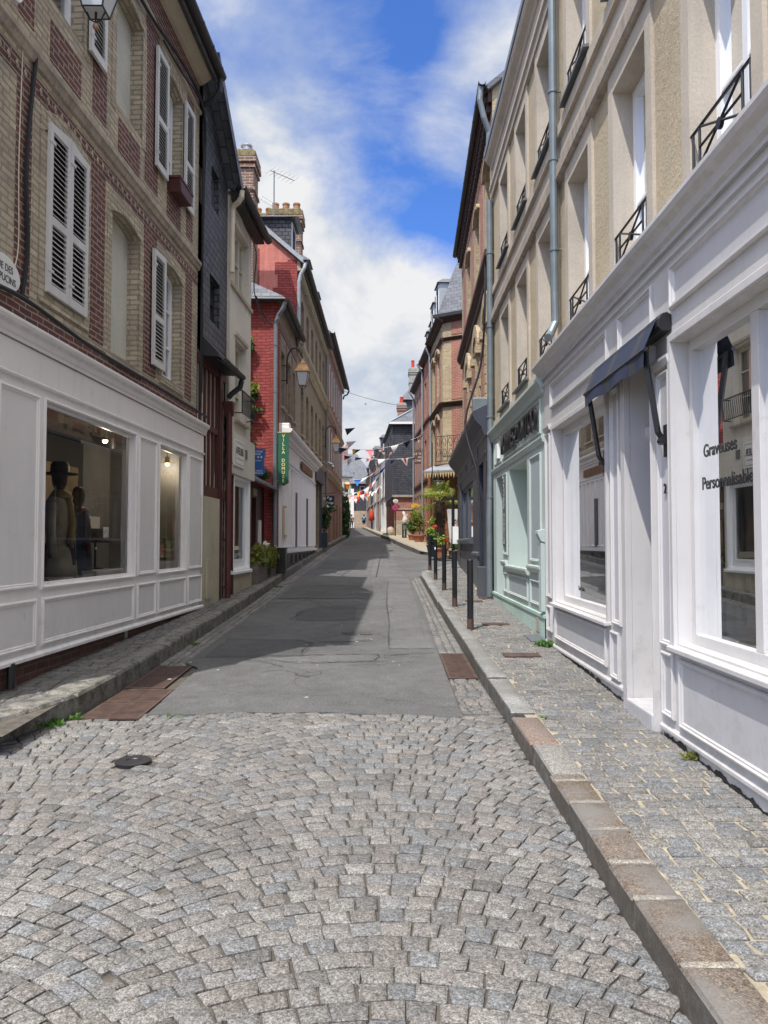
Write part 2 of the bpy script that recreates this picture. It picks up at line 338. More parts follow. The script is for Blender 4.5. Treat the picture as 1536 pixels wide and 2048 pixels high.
mat_granite('sett_granite'); mat_granite('kerb_granite', moss=0.0); mat_granite('kerb_mossy', moss=0.75)
mat_glass('shop_glass', refl=0.52); mat_glass('window_glass', (0.75, 0.8, 0.82), 0.0, 1.2)
mat_asphalt('asphalt', 0.118); mat_asphalt('asphalt_dark', 0.090); mat_asphalt('asphalt_worn', 0.134)
mat_leaf('leaf_green', (0.035, 0.085, 0.015), (0.12, 0.20, 0.035))
mat_leaf('leaf_dark', (0.015, 0.040, 0.010), (0.05, 0.10, 0.025))
mat_leaf('leaf_lime', (0.16, 0.24, 0.03), (0.36, 0.42, 0.07))
mat_leaf('palm_leaf', (0.10, 0.17, 0.02), (0.36, 0.36, 0.06))
mat_leaf('leaf_weed', (0.05, 0.14, 0.02), (0.13, 0.26, 0.05))
mat_leaf('leaf_olive', (0.11, 0.13, 0.02), (0.24, 0.24, 0.05))
mat_emit('bulb_warm', (1.0, 0.72, 0.38), 6.0)
# striped awning cloth
m, nt, p = newmat('awning_stripe')
v = uvvec(nt); s2 = N(nt, 'ShaderNodeSeparateXYZ'); nt.links.new(v, s2.inputs[0])
w1 = mth(nt, 'PINGPONG', mth(nt, 'MULTIPLY', s2.outputs[0], 3.1), 1.0)
st = tnoise(nt, uvvec(nt, (60, 2, 1)), 1.0, 3, 0.6)
c = mix(nt, (0.010, 0.015, 0.036), (0.024, 0.036, 0.078), st)
c = mix(nt, c, (0.085, 0.07, 0.028), mth(nt, 'MULTIPLY', ramp(nt, w1, [(0.78, 0.0), (0.84, 1.0)]), mth(nt, 'MULTIPLY', st, 0.7)))
nt.links.new(c, p.inputs['Base Color']); p.inputs['Roughness'].default_value = 0.85

# ---------------------------------------------------------------- geometry helpers
class Fr:
    def __init__(s, o, u, n): s.o = Vector((*o[:2], 0)); s.u = Vector((*u, 0)); s.n = Vector((*n, 0)).normalized()
    def w(s, u, n, z): p = s.o + s.u * u + s.n * n; return Vector((p.x, p.y, z))
def side(a, b, left):                                   # facade line X = a + b*Y, u is world Y
    return Fr((a, 0), (b, 1), (1, -b) if left else (-1, b))
W = Fr((0, 0), (1, 0), (0, 1))                          # u = X, n = Y
class MB:
    def __init__(s, fr=W): s.fr = fr; s.v = []; s.f = []; s.uv = []; s.mi = []; s.m = 0; s.sm = False
    def face(s, pts, world=False):
        i = len(s.v); q = []
        for p in pts:
            s.v.append(Vector(p) if world else s.fr.w(*p))
        P = [Vector(p) for p in pts]
        if world: P = [Vector((p.x, p.y, p.z)) for p in P]
        nn = Vector((0, 0, 0))
        for k in range(1, len(P) - 1): nn += (P[k] - P[0]).cross(P[k + 1] - P[0])
        a = (abs(nn.x), abs(nn.y), abs(nn.z))
        if a[2] >= a[0] and a[2] >= a[1]: uv = [(p.x, p.y) for p in P]
        elif a[1] >= a[0]: uv = [(p.x, p.z) for p in P]
        else: uv = [(p.y, p.z) for p in P]
        s.f.append(list(range(i, i + len(P)))); s.uv += uv; s.mi.append(s.m)
        return s
    def box(s, u0, u1, n0, n1, z0, z1):
        if u0 > u1: u0, u1 = u1, u0
        if n0 > n1: n0, n1 = n1, n0
        a = [(u0, n0, z0), (u1, n0, z0), (u1, n1, z0), (u0, n1, z0), (u0, n0, z1), (u1, n0, z1), (u1, n1, z1), (u0, n1, z1)]
        for q in ((0, 3, 2, 1), (4, 5, 6, 7), (0, 1, 5, 4), (1, 2, 6, 5), (2, 3, 7, 6), (3, 0, 4, 7)):
            s.face([a[k] for k in q])
        return s
    def ext(s, prof, u0, u1):                           # closed (n,z) profile run along u
        for k in range(len(prof)):
            a, b = prof[k], prof[(k + 1) % len(prof)]
            s.face([(u0, *a), (u1, *a), (u1, *b), (u0, *b)])
        s.face([(u0, *p) for p in prof]); s.face([(u1, *p) for p in reversed(prof)])
        return s
    def prism(s, poly, n0, n1):                         # (u,z) outline given a thickness along n
        for k in range(len(poly)):
            a, b = poly[k], poly[(k + 1) % len(poly)]
            s.face([(a[0], n0, a[1]), (b[0], n0, b[1]), (b[0], n1, b[1]), (a[0], n1, a[1])])
        for nn in (n0, n1): s.face([(p[0], nn, p[1]) for p in poly])
        return s
    def slab(s, poly, z0, z1):                          # (u,n) outline given a thickness along z
        for k in range(len(poly)):
            a, b = poly[k], poly[(k + 1) % len(poly)]
            s.face([(*a, z0), (*b, z0), (*b, z1), (*a, z1)])
        s.face([(*p, z0) for p in poly]); s.face([(*p, z1) for p in poly])
        return s
    def ring(s, u0, u1, z0, z1, steps):                 # moulded frame: loops of (inset, n)
        L = [[(u0 + i, n, z0 + i), (u1 - i, n, z0 + i), (u1 - i, n, z1 - i), (u0 + i, n, z1 - i)] for i, n in steps]
        for A, B in zip(L, L[1:]):
            for k in range(4): s.face([A[k], A[(k + 1) % 4], B[(k + 1) % 4], B[k]])
        return s
    def tube(s, pts, r, seg=8, world=False, r2=None):
        P = [Vector(p) if world else s.fr.w(*p) for p in pts]
        n = len(P); up = Vector((0, 0, 1)); rings = []
        prev = None
        for i in range(n):
            t = (P[min(i + 1, n - 1)] - P[max(i - 1, 0)]).normalized()
            if prev is None:
                a = t.cross(up)
                if a.length < 1e-3: a = t.cross(Vector((1, 0, 0)))
            else: a = prev - t * prev.dot(t)
            a.normalize(); prev = a.copy(); b = t.cross(a)
            rr = r if r2 is None else r + (r2 - r) * i / (n - 1)
            rings.append([P[i] + (a * math.cos(2 * math.pi * k / seg) + b * math.sin(2 * math.pi * k / seg)) * rr for k in range(seg)])
        for A, B in zip(rings, rings[1:]):
            for k in range(seg): s.face([A[k], A[(k + 1) % seg], B[(k + 1) % seg], B[k]], True)
        s.face(list(reversed(rings[0])), True); s.face(rings[-1], True)
        return s
    def lathe(s, c, prof, seg=16, world=False):         # (r,z) profile about a vertical axis at c
        C = Vector(c) if world else s.fr.w(*c)
        L = [[C + Vector((r * math.cos(2 * math.pi * k / seg), r * math.sin(2 * math.pi * k / seg), z)) for k in range(seg)] for r, z in prof]
        for A, B in zip(L, L[1:]):
            for k in range(seg): s.face([A[k], A[(k + 1) % seg], B[(k + 1) % seg], B[k]], True)
        s.face(list(reversed(L[0])), True); s.face(L[-1], True)
        return s
    def wall(s, u0, u1, z0, z1, holes=(), n=0.0, depth=0.22, outer=None):
        out = outer or [(u0, z0), (u1, z0), (u1, z1), (u0, z1)]
        hs = [h if len(h) > 4 or isinstance(h[0], tuple) else [(h[0], h[2]), (h[1], h[2]), (h[1], h[3]), (h[0], h[3])] for h in holes]
        pl = [[Vector((a, b, 0)) for a, b in out]] + [[Vector((a, b, 0)) for a, b in reversed(h)] for h in hs]
        flat = [p for q in pl for p in q]
        for t in tessellate_polygon(pl): s.face([(flat[k].x, n, flat[k].y) for k in t])
        for h in hs:
            for k in range(len(h)):
                a, b = h[k], h[(k + 1) % len(h)]
                s.face([(a[0], n, a[1]), (b[0], n, b[1]), (b[0], n - depth, b[1]), (a[0], n - depth, a[1])])
        return s
    def cut(s):                                          # close one piece of a repeated part
        s.cuts = getattr(s, 'cuts', []) + [(len(s.v), len(s.f), len(s.uv))]; return s
    def build_each(s, name, mats, parent=None, **kw):
        out = []; a = (0, 0, 0)
        for b in getattr(s, 'cuts', []) + [(len(s.v), len(s.f), len(s.uv))]:
            if b[1] > a[1]:
                q = MB(s.fr); q.v = s.v[a[0]:b[0]]; q.f = [[i - a[0] for i in f] for f in s.f[a[1]:b[1]]]; q.uv = s.uv[a[2]:b[2]]; q.mi = s.mi[a[1]:b[1]]
                out.append(q.build(name, mats, parent, **kw))
            a = b
        return out
    def build(s, name, mats, parent=None, smooth=False, bevel=0.0, merge=False, loc=None):
        me = bpy.data.meshes.new(name)
        root = parent
        base = Vector((0, 0, 0))
        while root is not None: base += Vector(root.location); root = root.parent
        if loc is not None: base += Vector(loc)
        me.from_pydata([v - base for v in s.v], [], s.f)
        uvl = me.uv_layers.new(name='UVMap')
        uvl.data.foreach_set('uv', [c for t in s.uv for c in t])
        if not isinstance(mats, (list, tuple)): mats = [mats]
        for q in mats: me.materials.append(M[q])
        if len(mats) > 1: me.polygons.foreach_set('material_index', s.mi)
        if smooth: me.polygons.foreach_set('use_smooth', [True] * len(me.polygons))
        me.update()
        o = bpy.data.objects.new(name, me); COL.objects.link(o)
        if parent is not None: o.parent = parent
        if loc is not None: o.location = loc
        if smooth or merge or bevel:
            w = o.modifiers.new('weld', 'WELD'); w.merge_threshold = 0.0004
        if bevel:
            b = o.modifiers.new('bevel', 'BEVEL'); b.width = bevel; b.segments = 2; b.limit_method = 'ANGLE'; b.angle_limit = R(40)
        return o
def arch(u0, u1, z0, z1, rise, k=7):                   # opening with a segmental head
    c = (u0 + u1) / 2; h = (u1 - u0) / 2
    return [(u0, z0), (u1, z0)] + [(c + h * x, z1 - rise * x * x) for x in [1 - 2 * i / (k + 1) for i in range(k + 2)]]
def tag(o, label=None, cat=None, group=None, kind=None):
    if label: o['label'] = label
    if cat: o['category'] = cat
    if group: o['group'] = group
    if kind: o['kind'] = kind
    return o
def thing(name, label, cat, loc, group=None):
    o = bpy.data.objects.new(name, None); COL.objects.link(o); o.location = loc; o.empty_display_size = 0.2
    return tag(o, label, cat, group)
def single(mb, name, mat, label, cat, loc, group=None, **kw):
    o = mb.build(name, mat, None, loc=loc, **kw); return tag(o, label, cat, group)
def struct(o): o['kind'] = 'structure'; return o
def text(parent, s, pos, xdir, ndir, size, mat, ext=0.004, name='lettering', align='CENTER', sx=1.0, space=1.0, bold=0.0):
    cu = bpy.data.curves.new(name, 'FONT'); cu.body = s; cu.size = size; cu.extrude = ext; cu.align_x = align; cu.align_y = 'CENTER'
    cu.space_character = space; cu.offset = bold
    tmp = bpy.data.objects.new(name, cu); COL.objects.link(tmp)
    me = bpy.data.meshes.new_from_object(tmp); bpy.data.objects.remove(tmp); me.name = name
    me.materials.clear(); me.materials.append(M[mat])
    o = bpy.data.objects.new(name, me); COL.objects.link(o)
    x = Vector(xdir).normalized(); n = Vector(ndir).normalized(); up = n.cross(x)
    mt = Matrix(((x.x * sx, up.x, n.x, 0), (x.y * sx, up.y, n.y, 0), (x.z * sx, up.z, n.z, 0), (0, 0, 0, 1)))
    base = Vector((0, 0, 0)); r_ = parent
    while r_ is not None: base += Vector(r_.location); r_ = r_.parent
    mt.translation = Vector(pos) - base
    o.parent = parent; o.matrix_local = mt
    return o
def gz(y):
    if y < 3: return 0.0
    if y < 14: return 0.035 * (y - 3)
    if y < 45: return 0.385 + 0.045 * (y - 14)
    if y < 105: return 1.78 + 0.030 * (y - 45)
    return 3.58 + 0.02 * (min(y, 260) - 105)
FL1 = side(-3.535, 0.0396, True)
FR1 = side(1.98, 0.0065, False)
FR2 = side(1.58, 0.034, False)
FL5 = side(-2.82, 0.006, True)
# ---------------------------------------------------------------- stones
class Stones:
    def __init__(s): s.v = []; s.f = []; s.c = []
    def add(s, q, zf, h, ch, col, jit=0.0, zj=0.0, dome=0.003, ch2=None):
        q = [Vector((x + rnd.uniform(-jit, jit), y + rnd.uniform(-jit, jit))) for x, y in q]
        c = sum(q, Vector((0, 0))) / 4; dz = rnd.uniform(-zj, zj); tx = rnd.uniform(-zj, zj) * 8; ty = rnd.uniform(-zj, zj) * 8
        zt = lambda p: zf(p.x, p.y) + dz + (p.x - c.x) * tx + (p.y - c.y) * ty
        i = len(s.v); ch2 = ch2 or ch
        def ins(p, d):
            L = (c - p).length
            return p + (c - p) * min(0.45, d * 1.41 / max(L, 1e-4))
        for p in q: s.v.append((p.x, p.y, zt(p) - h))
        for p in q: s.v.append((p.x, p.y, zt(p) - ch2))
        for p in q:
            p2 = ins(p, ch); s.v.append((p2.x, p2.y, zt(p2) - rnd.uniform(0, ch2 * 0.35)))
        s.v.append((c.x, c.y, zt(c) + dome))
        for k in range(4):
            l = (k + 1) % 4
            s.f += [(i + k, i + l, i + 4 + l, i + 4 + k), (i + 4 + k, i + 4 + l, i + 8 + l, i + 8 + k), (i + 8 + k, i + 8 + l, i + 12)]
        s.c += [(*col, 1.0)] * 13
    def build(s, name, mat, parent=None):
        me = bpy.data.meshes.new(name); me.from_pydata(s.v, [], s.f)
        a = me.color_attributes.new('tint', 'FLOAT_COLOR', 'POINT'); a.data.foreach_set('color', [x for t in s.c for x in t])
        me.materials.append(M[mat]); me.polygons.foreach_set('use_smooth', [i % 12 % 3 == 2 for i in range(len(me.polygons))]); me.update()
        o = bpy.data.objects.new(name, me); COL.objects.link(o); o.parent = parent
        return o
PAL = [(0.168, 0.160, 0.150), (0.178, 0.168, 0.156), (0.160, 0.157, 0.155), (0.168, 0.155, 0.143), (0.192, 0.183, 0.171), (0.139, 0.133, 0.126), (0.173, 0.160, 0.148), (0.153, 0.155, 0.156)]
PALB = [(0.163, 0.161, 0.158), (0.180, 0.173, 0.161), (0.146, 0.150, 0.153), (0.183, 0.173, 0.156), (0.161, 0.155, 0.146)]
def pal(P=PAL):
    k = rnd.uniform(0.86, 1.14); c = rnd.choice(P); return tuple(x * k for x in c)
def lerp_poly(P, y):
    if y <= P[0][0]: return P[0][1]
    for (a, b), (c, d) in zip(P, P[1:]):
        if y <= c: return b + (d - b) * (y - a) / (c - a)
    return P[-1][1]
KR = [(-3, 1.02), (2.3, 1.0), (6, 0.975), (10, 0.965), (20, 0.93)]                 # right kerb, road side
AR = [(6.3, 0.64), (9.9, 0.655), (14, 0.70), (19.5, 0.66)]                          # asphalt right edge
AL = [(6.4, -1.97), (8.4, -2.0), (8.65, -2.22), (20, -2.18), (44, -1.9)]
KL = [(6.9, -2.50), (20, -2.50), (33, -2.45), (45, -2.2), (46, -2.2), (110, -5.7)]
def fac_r(y): return 1.98 + 0.0065 * y if y < 14.4 else 1.45 + 0.034 * y
def fac_l(y): return -3.48 + 0.0396 * y if y < 16.3 else (-2.80 + 0.006 * y if y < 46.4 else -2.52 - 0.055 * (y - 46.4))

# one sheet of ground to the horizon
mb = MB(); ys = [-400, -60, -20, 0, 3, 8, 14, 30, 45, 75, 105, 180, 260, 700, 1500]
for a, b in zip(ys, ys[1:]):
    for x0, x1 in ((-900, -60), (-60, 60), (60, 900)):
        mb.face([(x0, a, gz(a) - 0.09), (x1, a, gz(a) - 0.09), (x1, b, gz(b) - 0.09), (x0, b, gz(b) - 0.09)])
struct(mb.build('ground', 'ground_dirt'))
# mortar bed the cobbles sit in
mb = MB()
for a, b in ((-8, 3), (3, 14), (14, 14.6)):
    mb.face([(-14, a, gz(a) - 0.014), (1.05, a, gz(a) - 0.014), (1.05, b, gz(b) - 0.014), (-14, b, gz(b) - 0.014)])
for a, b in ((14.6, 24),):
    mb.face([(-2.6, a, gz(a) - 0.014), (1.05, a, gz(a) - 0.014), (1.05, b, gz(b) - 0.014), (-2.6, b, gz(b) - 0.014)])
struct(mb.build('road_bed', 'joint_soil'))

# fan-laid setts of the square in front
def left_bound(y): return lerp_poly([(4.75, -9), (4.95, -4.5), (5.3, -3.1), (5.75, -2.72), (6.3, -2.54), (6.9, -2.50), (60, -2.5)], y)
def asph_start(x): return 6.36 + 0.16 * math.sin((x + 2.3) * 1.05) * (1 if -2.2 < x < 0.8 else 0) + 0.02 * math.sin(x * 9)
S = Stones(); RR = 1.41; d = 0.106; Wc = 1.0
cover = Vector((-1.69, 5.25))
for col_i in range(-5, 2):
    xc = 0.02 + 2.0 * col_i
    for k in range(-4, 78):
        yk = 0.9 + k * d - RR * 0.72
        t = -R(47.5) + rnd.uniform(-0.02, 0.03)
        while t < R(47):
            dt = rnd.uniform(0.100, 0.140) / RR; t2 = t + dt
            if t2 > R(50): break
            tm = (t + t2) / 2
            g = 0.0035 / RR
            def P(th, low):
                sn, cs = math.sin(th), math.cos(th); x = RR * sn; y = RR * cs
                if low: dd = d * cs - 0.006; x -= dd * sn; y -= dd * cs
                return (xc + x, yk + y)
            q = [P(t + g, 1), P(t2 - g, 1), P(t2 - g, 0), P(t + g, 0)]
            cx_ = sum(a for a, b in q) / 4; cy_ = sum(b for a, b in q) / 4
            t = t2
            if cx_ > lerp_poly(KR, cy_) + 0.02 or cx_ < -6.5 or cy_ < 0.9: continue
            if cx_ < left_bound(cy_) - 0.05: continue
            lim = asph_start(cx_) if -2.05 < cx_ < 0.64 else (6.28 if cx_ < 0 else 7.0)
            if cx_ >= 0.62 and cy_ > 6.45: continue
            if cy_ > lim + 0.02: continue
            if (Vector((cx_, cy_)) - cover).length < 0.145: continue
            S.add(q, lambda x, y: gz(y) + 0.004, 0.05, 0.008, pal(), 0.0075, 0.0017, 0.001, 0.007)
# extra courses of the gutters
def rows(S, y0, y1, xa, xb, wy, wx, along=False, P=PAL, jit=0.006, zf=lambda x, y: gz(y) + 0.004, zj=0.003, ch=0.011):
    if along:                                            # long side of the stone along the street
        n = max(1, round((xb(y0) - xa(y0)) / wx)); 
        for i in range(n):
            y = y0 - rnd.uniform(0, wy)
            while y < y1:
                L = wy * rnd.uniform(0.75, 1.3); a0 = max(y, y0)
                f = lambda yy, k: xa(yy) + (xb(yy) - xa(yy)) * k / n
                if y + L > a0 + 0.04:
                    S.add([(f(a0, i) + .004, a0 + .005), (f(a0, i + 1) - .004, a0 + .005), (f(y + L, i + 1) - .004, y + L - .005), (f(y + L, i) + .004, y + L - .005)], zf, 0.05, ch, pal(P), jit, zj, 0.003, ch)
                y += L
    else:
        y = y0
        while y < y1:
            h = wy * rnd.uniform(0.86, 1.12); x = xa(y) - rnd.uniform(0, wx * 0.8); X1 = xb(y)
            while x < X1:
                L = wx * rnd.uniform(0.75, 1.25); a0 = max(x, xa(y)); b0 = min(x + L, X1)
                if b0 - a0 > 0.045:
                    S.add([(a0 + .006, y + .005), (b0 - .006, y + .005), (b0 - .006, y + h - .005), (a0 + .006, y + h - .005)], zf, 0.05, ch, pal(P), jit, zj, 0.003, ch)
                x += L
            y += h
rows(S, 6.5, 7.85, lambda y: lerp_poly(AR, y) + 0.01, lambda y: lerp_poly(KR, y), 0.11, 0.115)
rows(S, 9.32, 20.0, lambda y: lerp_poly(AR, y) + 0.005, lambda y: lerp_poly(KR, y), 0.17, 0.105, True)
rows(S, 8.6, 24.0, lambda y: lerp_poly(KL, y), lambda y: lerp_poly(AL, y) - 0.01, 0.17, 0.10, True)
rows(S, 24.0, 45.0, lambda y: lerp_poly(KL, y), lambda y: lerp_poly(AL, y) - 0.01, 0.35, 0.15, True)
struct(S.build('cobblestone_road', 'sett_granite'))

# asphalt carriageway
mb = MB(); mb.fr = W
def xr(y): return lerp_poly([(6.3, .64), (9.9, .655), (14, .70), (19.4, .66), (20.0, 0.80), (20.05, 1.0), (24, 2.6), (24.4, 16), (25.9, 16), (26.0, 2.9), (28, 2.04), (30.2, 1.30), (37.7, .52), (45, -.05), (50, -.45), (110, -3.5), (150, -5.0)], y)
def xl(y): return lerp_poly([(6.4, -1.97), (8.4, -2.0), (8.65, -2.22), (20, -2.18), (44, -1.95), (46, -2.2), (110, -5.7), (150, -9)], y)
N0 = 30
front = [(-1.97 + (0.64 + 1.97) * i / N0) for i in range(N0 + 1)]
y2 = 6.9
for i in range(N0):
    a, b = front[i], front[i + 1]
    ya, yb = asph_start(a) + rnd.uniform(-.0, .012), asph_start(b)
    mb.face([(a, ya, gz(ya) - .03), (b, yb, gz(yb) - .03), (b, yb, gz(yb) + .006), (a, ya, gz(ya) + .006)])
    mb.face([(a, ya, gz(ya) + .006), (b, yb, gz(yb) + .006), (b, y2, gz(y2) + .006), (a, y2, gz(y2) + .006)])
yy = 6.9
while yy < 150:
    st = 0.12 if yy < 19 else (0.25 if yy < 46 else 2.0)
    y3 = yy + st; j = lambda: rnd.uniform(-.012, .012) if yy < 19 else 0
    xa, xb_, xc, xd = xl(yy), xr(yy), xr(y3), xl(y3)
    mb.face([(xa, yy, gz(yy) + .006), (xb_, yy, gz(yy) + .006), (xc, y3, gz(y3) + .006), (xd, y3, gz(y3) + .006)])
    yy = y3
mb.face([(1.0, 20.6, gz(20.6) + .004), (16, 16.0, gz(20.6) + .004), (16, 28.0, gz(28) + .004), (2.1, 28.0, gz(28) + .004)])
struct(mb.build('asphalt_road', 'asphalt'))
# repair patches laid over the carriageway
def patch(pts, mat, dz=0.010):
    mb = MB(); q = []
    for (a, b) in zip(pts, pts[1:] + pts[:1]):
        for k in range(6):
            t = k / 6; q.append((a[0] + (b[0] - a[0]) * t + rnd.uniform(-.014, .014), a[1] + (b[1] - a[1]) * t + rnd.uniform(-.02, .02)))
    mb.face([(x, y, gz(y) + dz) for x, y in q]); struct(mb.build('asphalt_patch', mat))
patch([(-2.1, 9.0), (-0.95, 9.15), (-0.9, 10.1), (-1.2, 10.3), (-2.1, 10.4)], 'asphalt_dark')
patch([(-1.4, 12.1), (-0.45, 12.2), (-0.5, 14.0), (-1.2, 14.2), (-1.5, 13.3)], 'asphalt_dark')
patch([(-0.2, 8.75), (0.02, 8.8), (0.0, 9.15), (-0.7, 9.2), (-1.3, 8.9), (-1.0, 8.65)], 'asphalt_worn')
patch([(-0.85, 10.1), (-0.2, 10.15), (-0.15, 10.5), (-0.7, 10.6)], 'asphalt_worn')
patch([(-0.55, 10.75), (-0.15, 10.7), (-0.2, 10.95), (-0.6, 10.95)], 'asphalt_dark', 0.013)
patch([(-2.1, 15.2), (-0.2, 15.3), (-0.25, 17.8), (-1.5, 18.0), (-2.1, 17.6)], 'asphalt_dark')
patch([(0.05, 9.6), (0.10, 19.5), (0.62, 19.4), (0.62, 9.6)], 'asphalt_worn', 0.010)
patch([(-0.35, 20), (-0.3, 30), (0.3, 30), (0.5, 20)], 'asphalt_worn', 0.010)
patch([(-2.0, 22.5), (-0.9, 22.6), (-0.8, 27), (-2.0, 27)], 'asphalt_dark', 0.010)

# open cracks and tar seams in the old asphalt
def crack(pts, wd=0.014):
    mb = MB(); q = []
    for (a, b) in zip(pts, pts[1:]):
        n = max(2, int(Vector((b[0] - a[0], b[1] - a[1])).length / .06))
        q += [(a[0] + (b[0] - a[0]) * k / n + rnd.uniform(-.018, .018), a[1] + (b[1] - a[1]) * k / n + rnd.uniform(-.018, .018)) for k in range(n)]
    for i in range(len(q) - 1):
        w_ = wd * rnd.uniform(.3, 1.2); a, b = q[i], q[i + 1]; t = Vector((b[0] - a[0], b[1] - a[1])).normalized(); n_ = (-t.y * w_ * .5, t.x * w_ * .5)
        mb.face([(a[0] - n_[0], a[1] - n_[1], gz(a[1]) + .0155), (b[0] - n_[0], b[1] - n_[1], gz(b[1]) + .0155), (b[0] + n_[0], b[1] + n_[1], gz(b[1]) + .0155), (a[0] + n_[0], a[1] + n_[1], gz(a[1]) + .0155)])
    struct(mb.build('asphalt_crack', 'black_cable'))
crack([(-1.55, 9.0), (-.9, 9.12), (-.2, 9.2), (.05, 9.15), (.64, 9.3)], .02); crack([(-.05, 9.2), (-.1, 8.8), (-.6, 8.7), (-1.2, 8.75)])
crack([(-2.1, 10.4), (-1.2, 10.32), (-.95, 10.05), (-1.0, 9.2)], .016); crack([(-.9, 10.1), (-.4, 10.15), (-.1, 10.3)]); crack([(.06, 9.6), (.08, 12), (.05, 14.5), (.1, 19)], .010)
crack([(-1.5, 12.1), (-1.4, 13.2), (-.9, 14.2), (-.4, 14.1)], .016); crack([(-2.1, 15.2), (-1.0, 15.25), (-.2, 15.3)], .018); crack([(.05, 11.5), (.3, 11.6), (.66, 11.4)], .01)
crack([(-1.9, 7.0), (-1.1, 7.2), (-.5, 7.1)], .006); crack([(-.2, 20), (-.15, 26), (.0, 34)], .02)
# pavements
def pav_z(off): return lambda x, y: gz(y) + off
mb = MB()
for a, b in ((-3, 3), (3, 9), (9, 14), (14, 20), (20, 24.4)):
    xa = lambda y: lerp_poly(KR, y) + 0.10 if y <= 20 else 0.93 + (y - 20) * 0.34 + .1
    mb.face([(xa(a), a, gz(a) + .118), (2.6, a, gz(a) + .118), (2.6 if b < 21 else 2.5, b, gz(b) + .118), (xa(b), b, gz(b) + .118)])
struct(mb.build('pavement_bed', 'mortar_sand'))
S = Stones()
rows(S, 1.2, 13, lambda y: lerp_poly(KR, y) + 0.20, lambda y: fac_r(y) + 0.10, 0.098, 0.15, False, PALB, 0.010, pav_z(.132), 0.0035)
rows(S, 13, 20.4, lambda y: lerp_poly(KR, y) + 0.18, lambda y: fac_r(y) + 0.10, 0.12, 0.15, False, PALB, 0.007, pav_z(.132), 0.003)
rows(S, 20.4, 24.2, lambda y: 1.28 + (y - 20.4) * 0.30, lambda y: fac_r(y) + 0.05, 0.13, 0.15, False, PALB, 0.007, pav_z(.132), 0.003)
struct(S.build('cobblestone_pavement', 'sett_granite'))
mb = MB()
for a, b in ((5.3, 9), (9, 14), (14, 30), (30, 45), (45, 46.5)):
    mb.face([(-4.2, a, gz(a) + .150), (lerp_poly(KL, a) - .1, a, gz(a) + .150), (lerp_poly(KL, b) - .1, b, gz(b) + .150), (-4.2, b, gz(b) + .150)])
mb.face([(-14, 5.15, gz(5.15) + .150), (-2.95, 5.55, gz(5.5) + .150), (-2.6, 6.2, gz(6.2) + .150), (-4.2, 6.2, gz(6.2) + .150), (-14, 6.2, gz(6.2) + .150)])
struct(mb.build('left_pavement_bed', 'joint_soil'))
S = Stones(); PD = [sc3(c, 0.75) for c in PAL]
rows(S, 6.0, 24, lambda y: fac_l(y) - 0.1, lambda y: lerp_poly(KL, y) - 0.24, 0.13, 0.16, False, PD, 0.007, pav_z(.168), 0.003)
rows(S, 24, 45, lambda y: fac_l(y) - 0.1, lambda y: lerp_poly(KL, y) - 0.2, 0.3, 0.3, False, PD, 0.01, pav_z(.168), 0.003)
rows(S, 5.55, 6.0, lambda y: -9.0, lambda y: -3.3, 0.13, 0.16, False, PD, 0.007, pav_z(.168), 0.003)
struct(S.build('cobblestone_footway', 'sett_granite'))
# pavement across the side street and on up the hill
mb = MB()
kp = [(16, 25.6), (2.88, 25.8), (2.04, 28), (1.41, 30.2), (.78, 37.7), (.2, 45), (-.15, 50), (-3.2, 110)]
fp = [(16, 27), (3.6, 30), (3.2, 31.5), (2.6, 33), (2.35, 37.7), (2.0, 45), (1.6, 50), (-2.2, 110)]
for i in range(len(kp) - 1):
    a, b, c, e = kp[i], kp[i + 1], fp[i + 1], fp[i]
    mb.face([(*a, gz(a[1]) + .11), (*b, gz(b[1]) + .11), (*c, gz(c[1]) + .11), (*e, gz(e[1]) + .11)])
struct(mb.build('upper_pavement', 'mortar_sand'))

# kerbs laid block by block
def kerb(name, pts, width, blk, top, drop, mat, cols, wside, ch=0.02, joint=False):
    S = Stones()
    P = [Vector(p) for p in pts]; L = [0]
    for a, b in zip(P, P[1:]): L.append(L[-1] + (b - a).length)
    def at(s):
        for i in range(len(P) - 1):
            if s <= L[i + 1] or i == len(P) - 2:
                t = (s - L[i]) / (L[i + 1] - L[i]); return P[i].lerp(P[i + 1], t), (P[i + 1] - P[i]).normalized()
    s = 0; k = 0
    while s < L[-1] - 0.1:
        l = blk * rnd.uniform(0.7, 1.3); e = min(s + l, L[-1])
        a, da = at(s + 0.006); b, db = at(e - 0.006)
        na = Vector((-da.y, da.x)) * wside; nb = Vector((-db.y, db.x)) * wside
        q = [a, b, b + nb * width, a + na * width]
        if wside < 0: q = [a, a + na * width, b + nb * width, b]
        jo = rnd.uniform(-0.008, 0.008); q = [(p[0] + jo, p[1]) for p in q]
        S.add(q, lambda x, y: gz(y) + top, drop, ch, cols(k), 0.003, 0.003, 0.002, ch * 0.9)
        if joint and e < L[-1] - 0.1:
            c_, dc = at(e); nc = Vector((-dc.y, dc.x)) * wside; hw = dc * 0.022
            q = [c_ - hw, c_ + hw, c_ + hw + nc * width, c_ - hw + nc * width]
            if wside < 0: q = [c_ - hw, c_ - hw + nc * width, c_ + hw + nc * width, c_ + hw]
            S.add([tuple(p) for p in q], lambda x, y: gz(y) + top - 0.002, drop, 0.008, (0.27, 0.245, 0.205), 0.002, 0.0, 0.002)
        s = e; k += 1
    struct(S.build(name, mat))
brown = [(0.145, 0.108, 0.080), (0.155, 0.125, 0.10), (0.165, 0.155, 0.14), (0.14, 0.11, 0.085), (0.17, 0.16, 0.145), (0.145, 0.115, 0.09)]
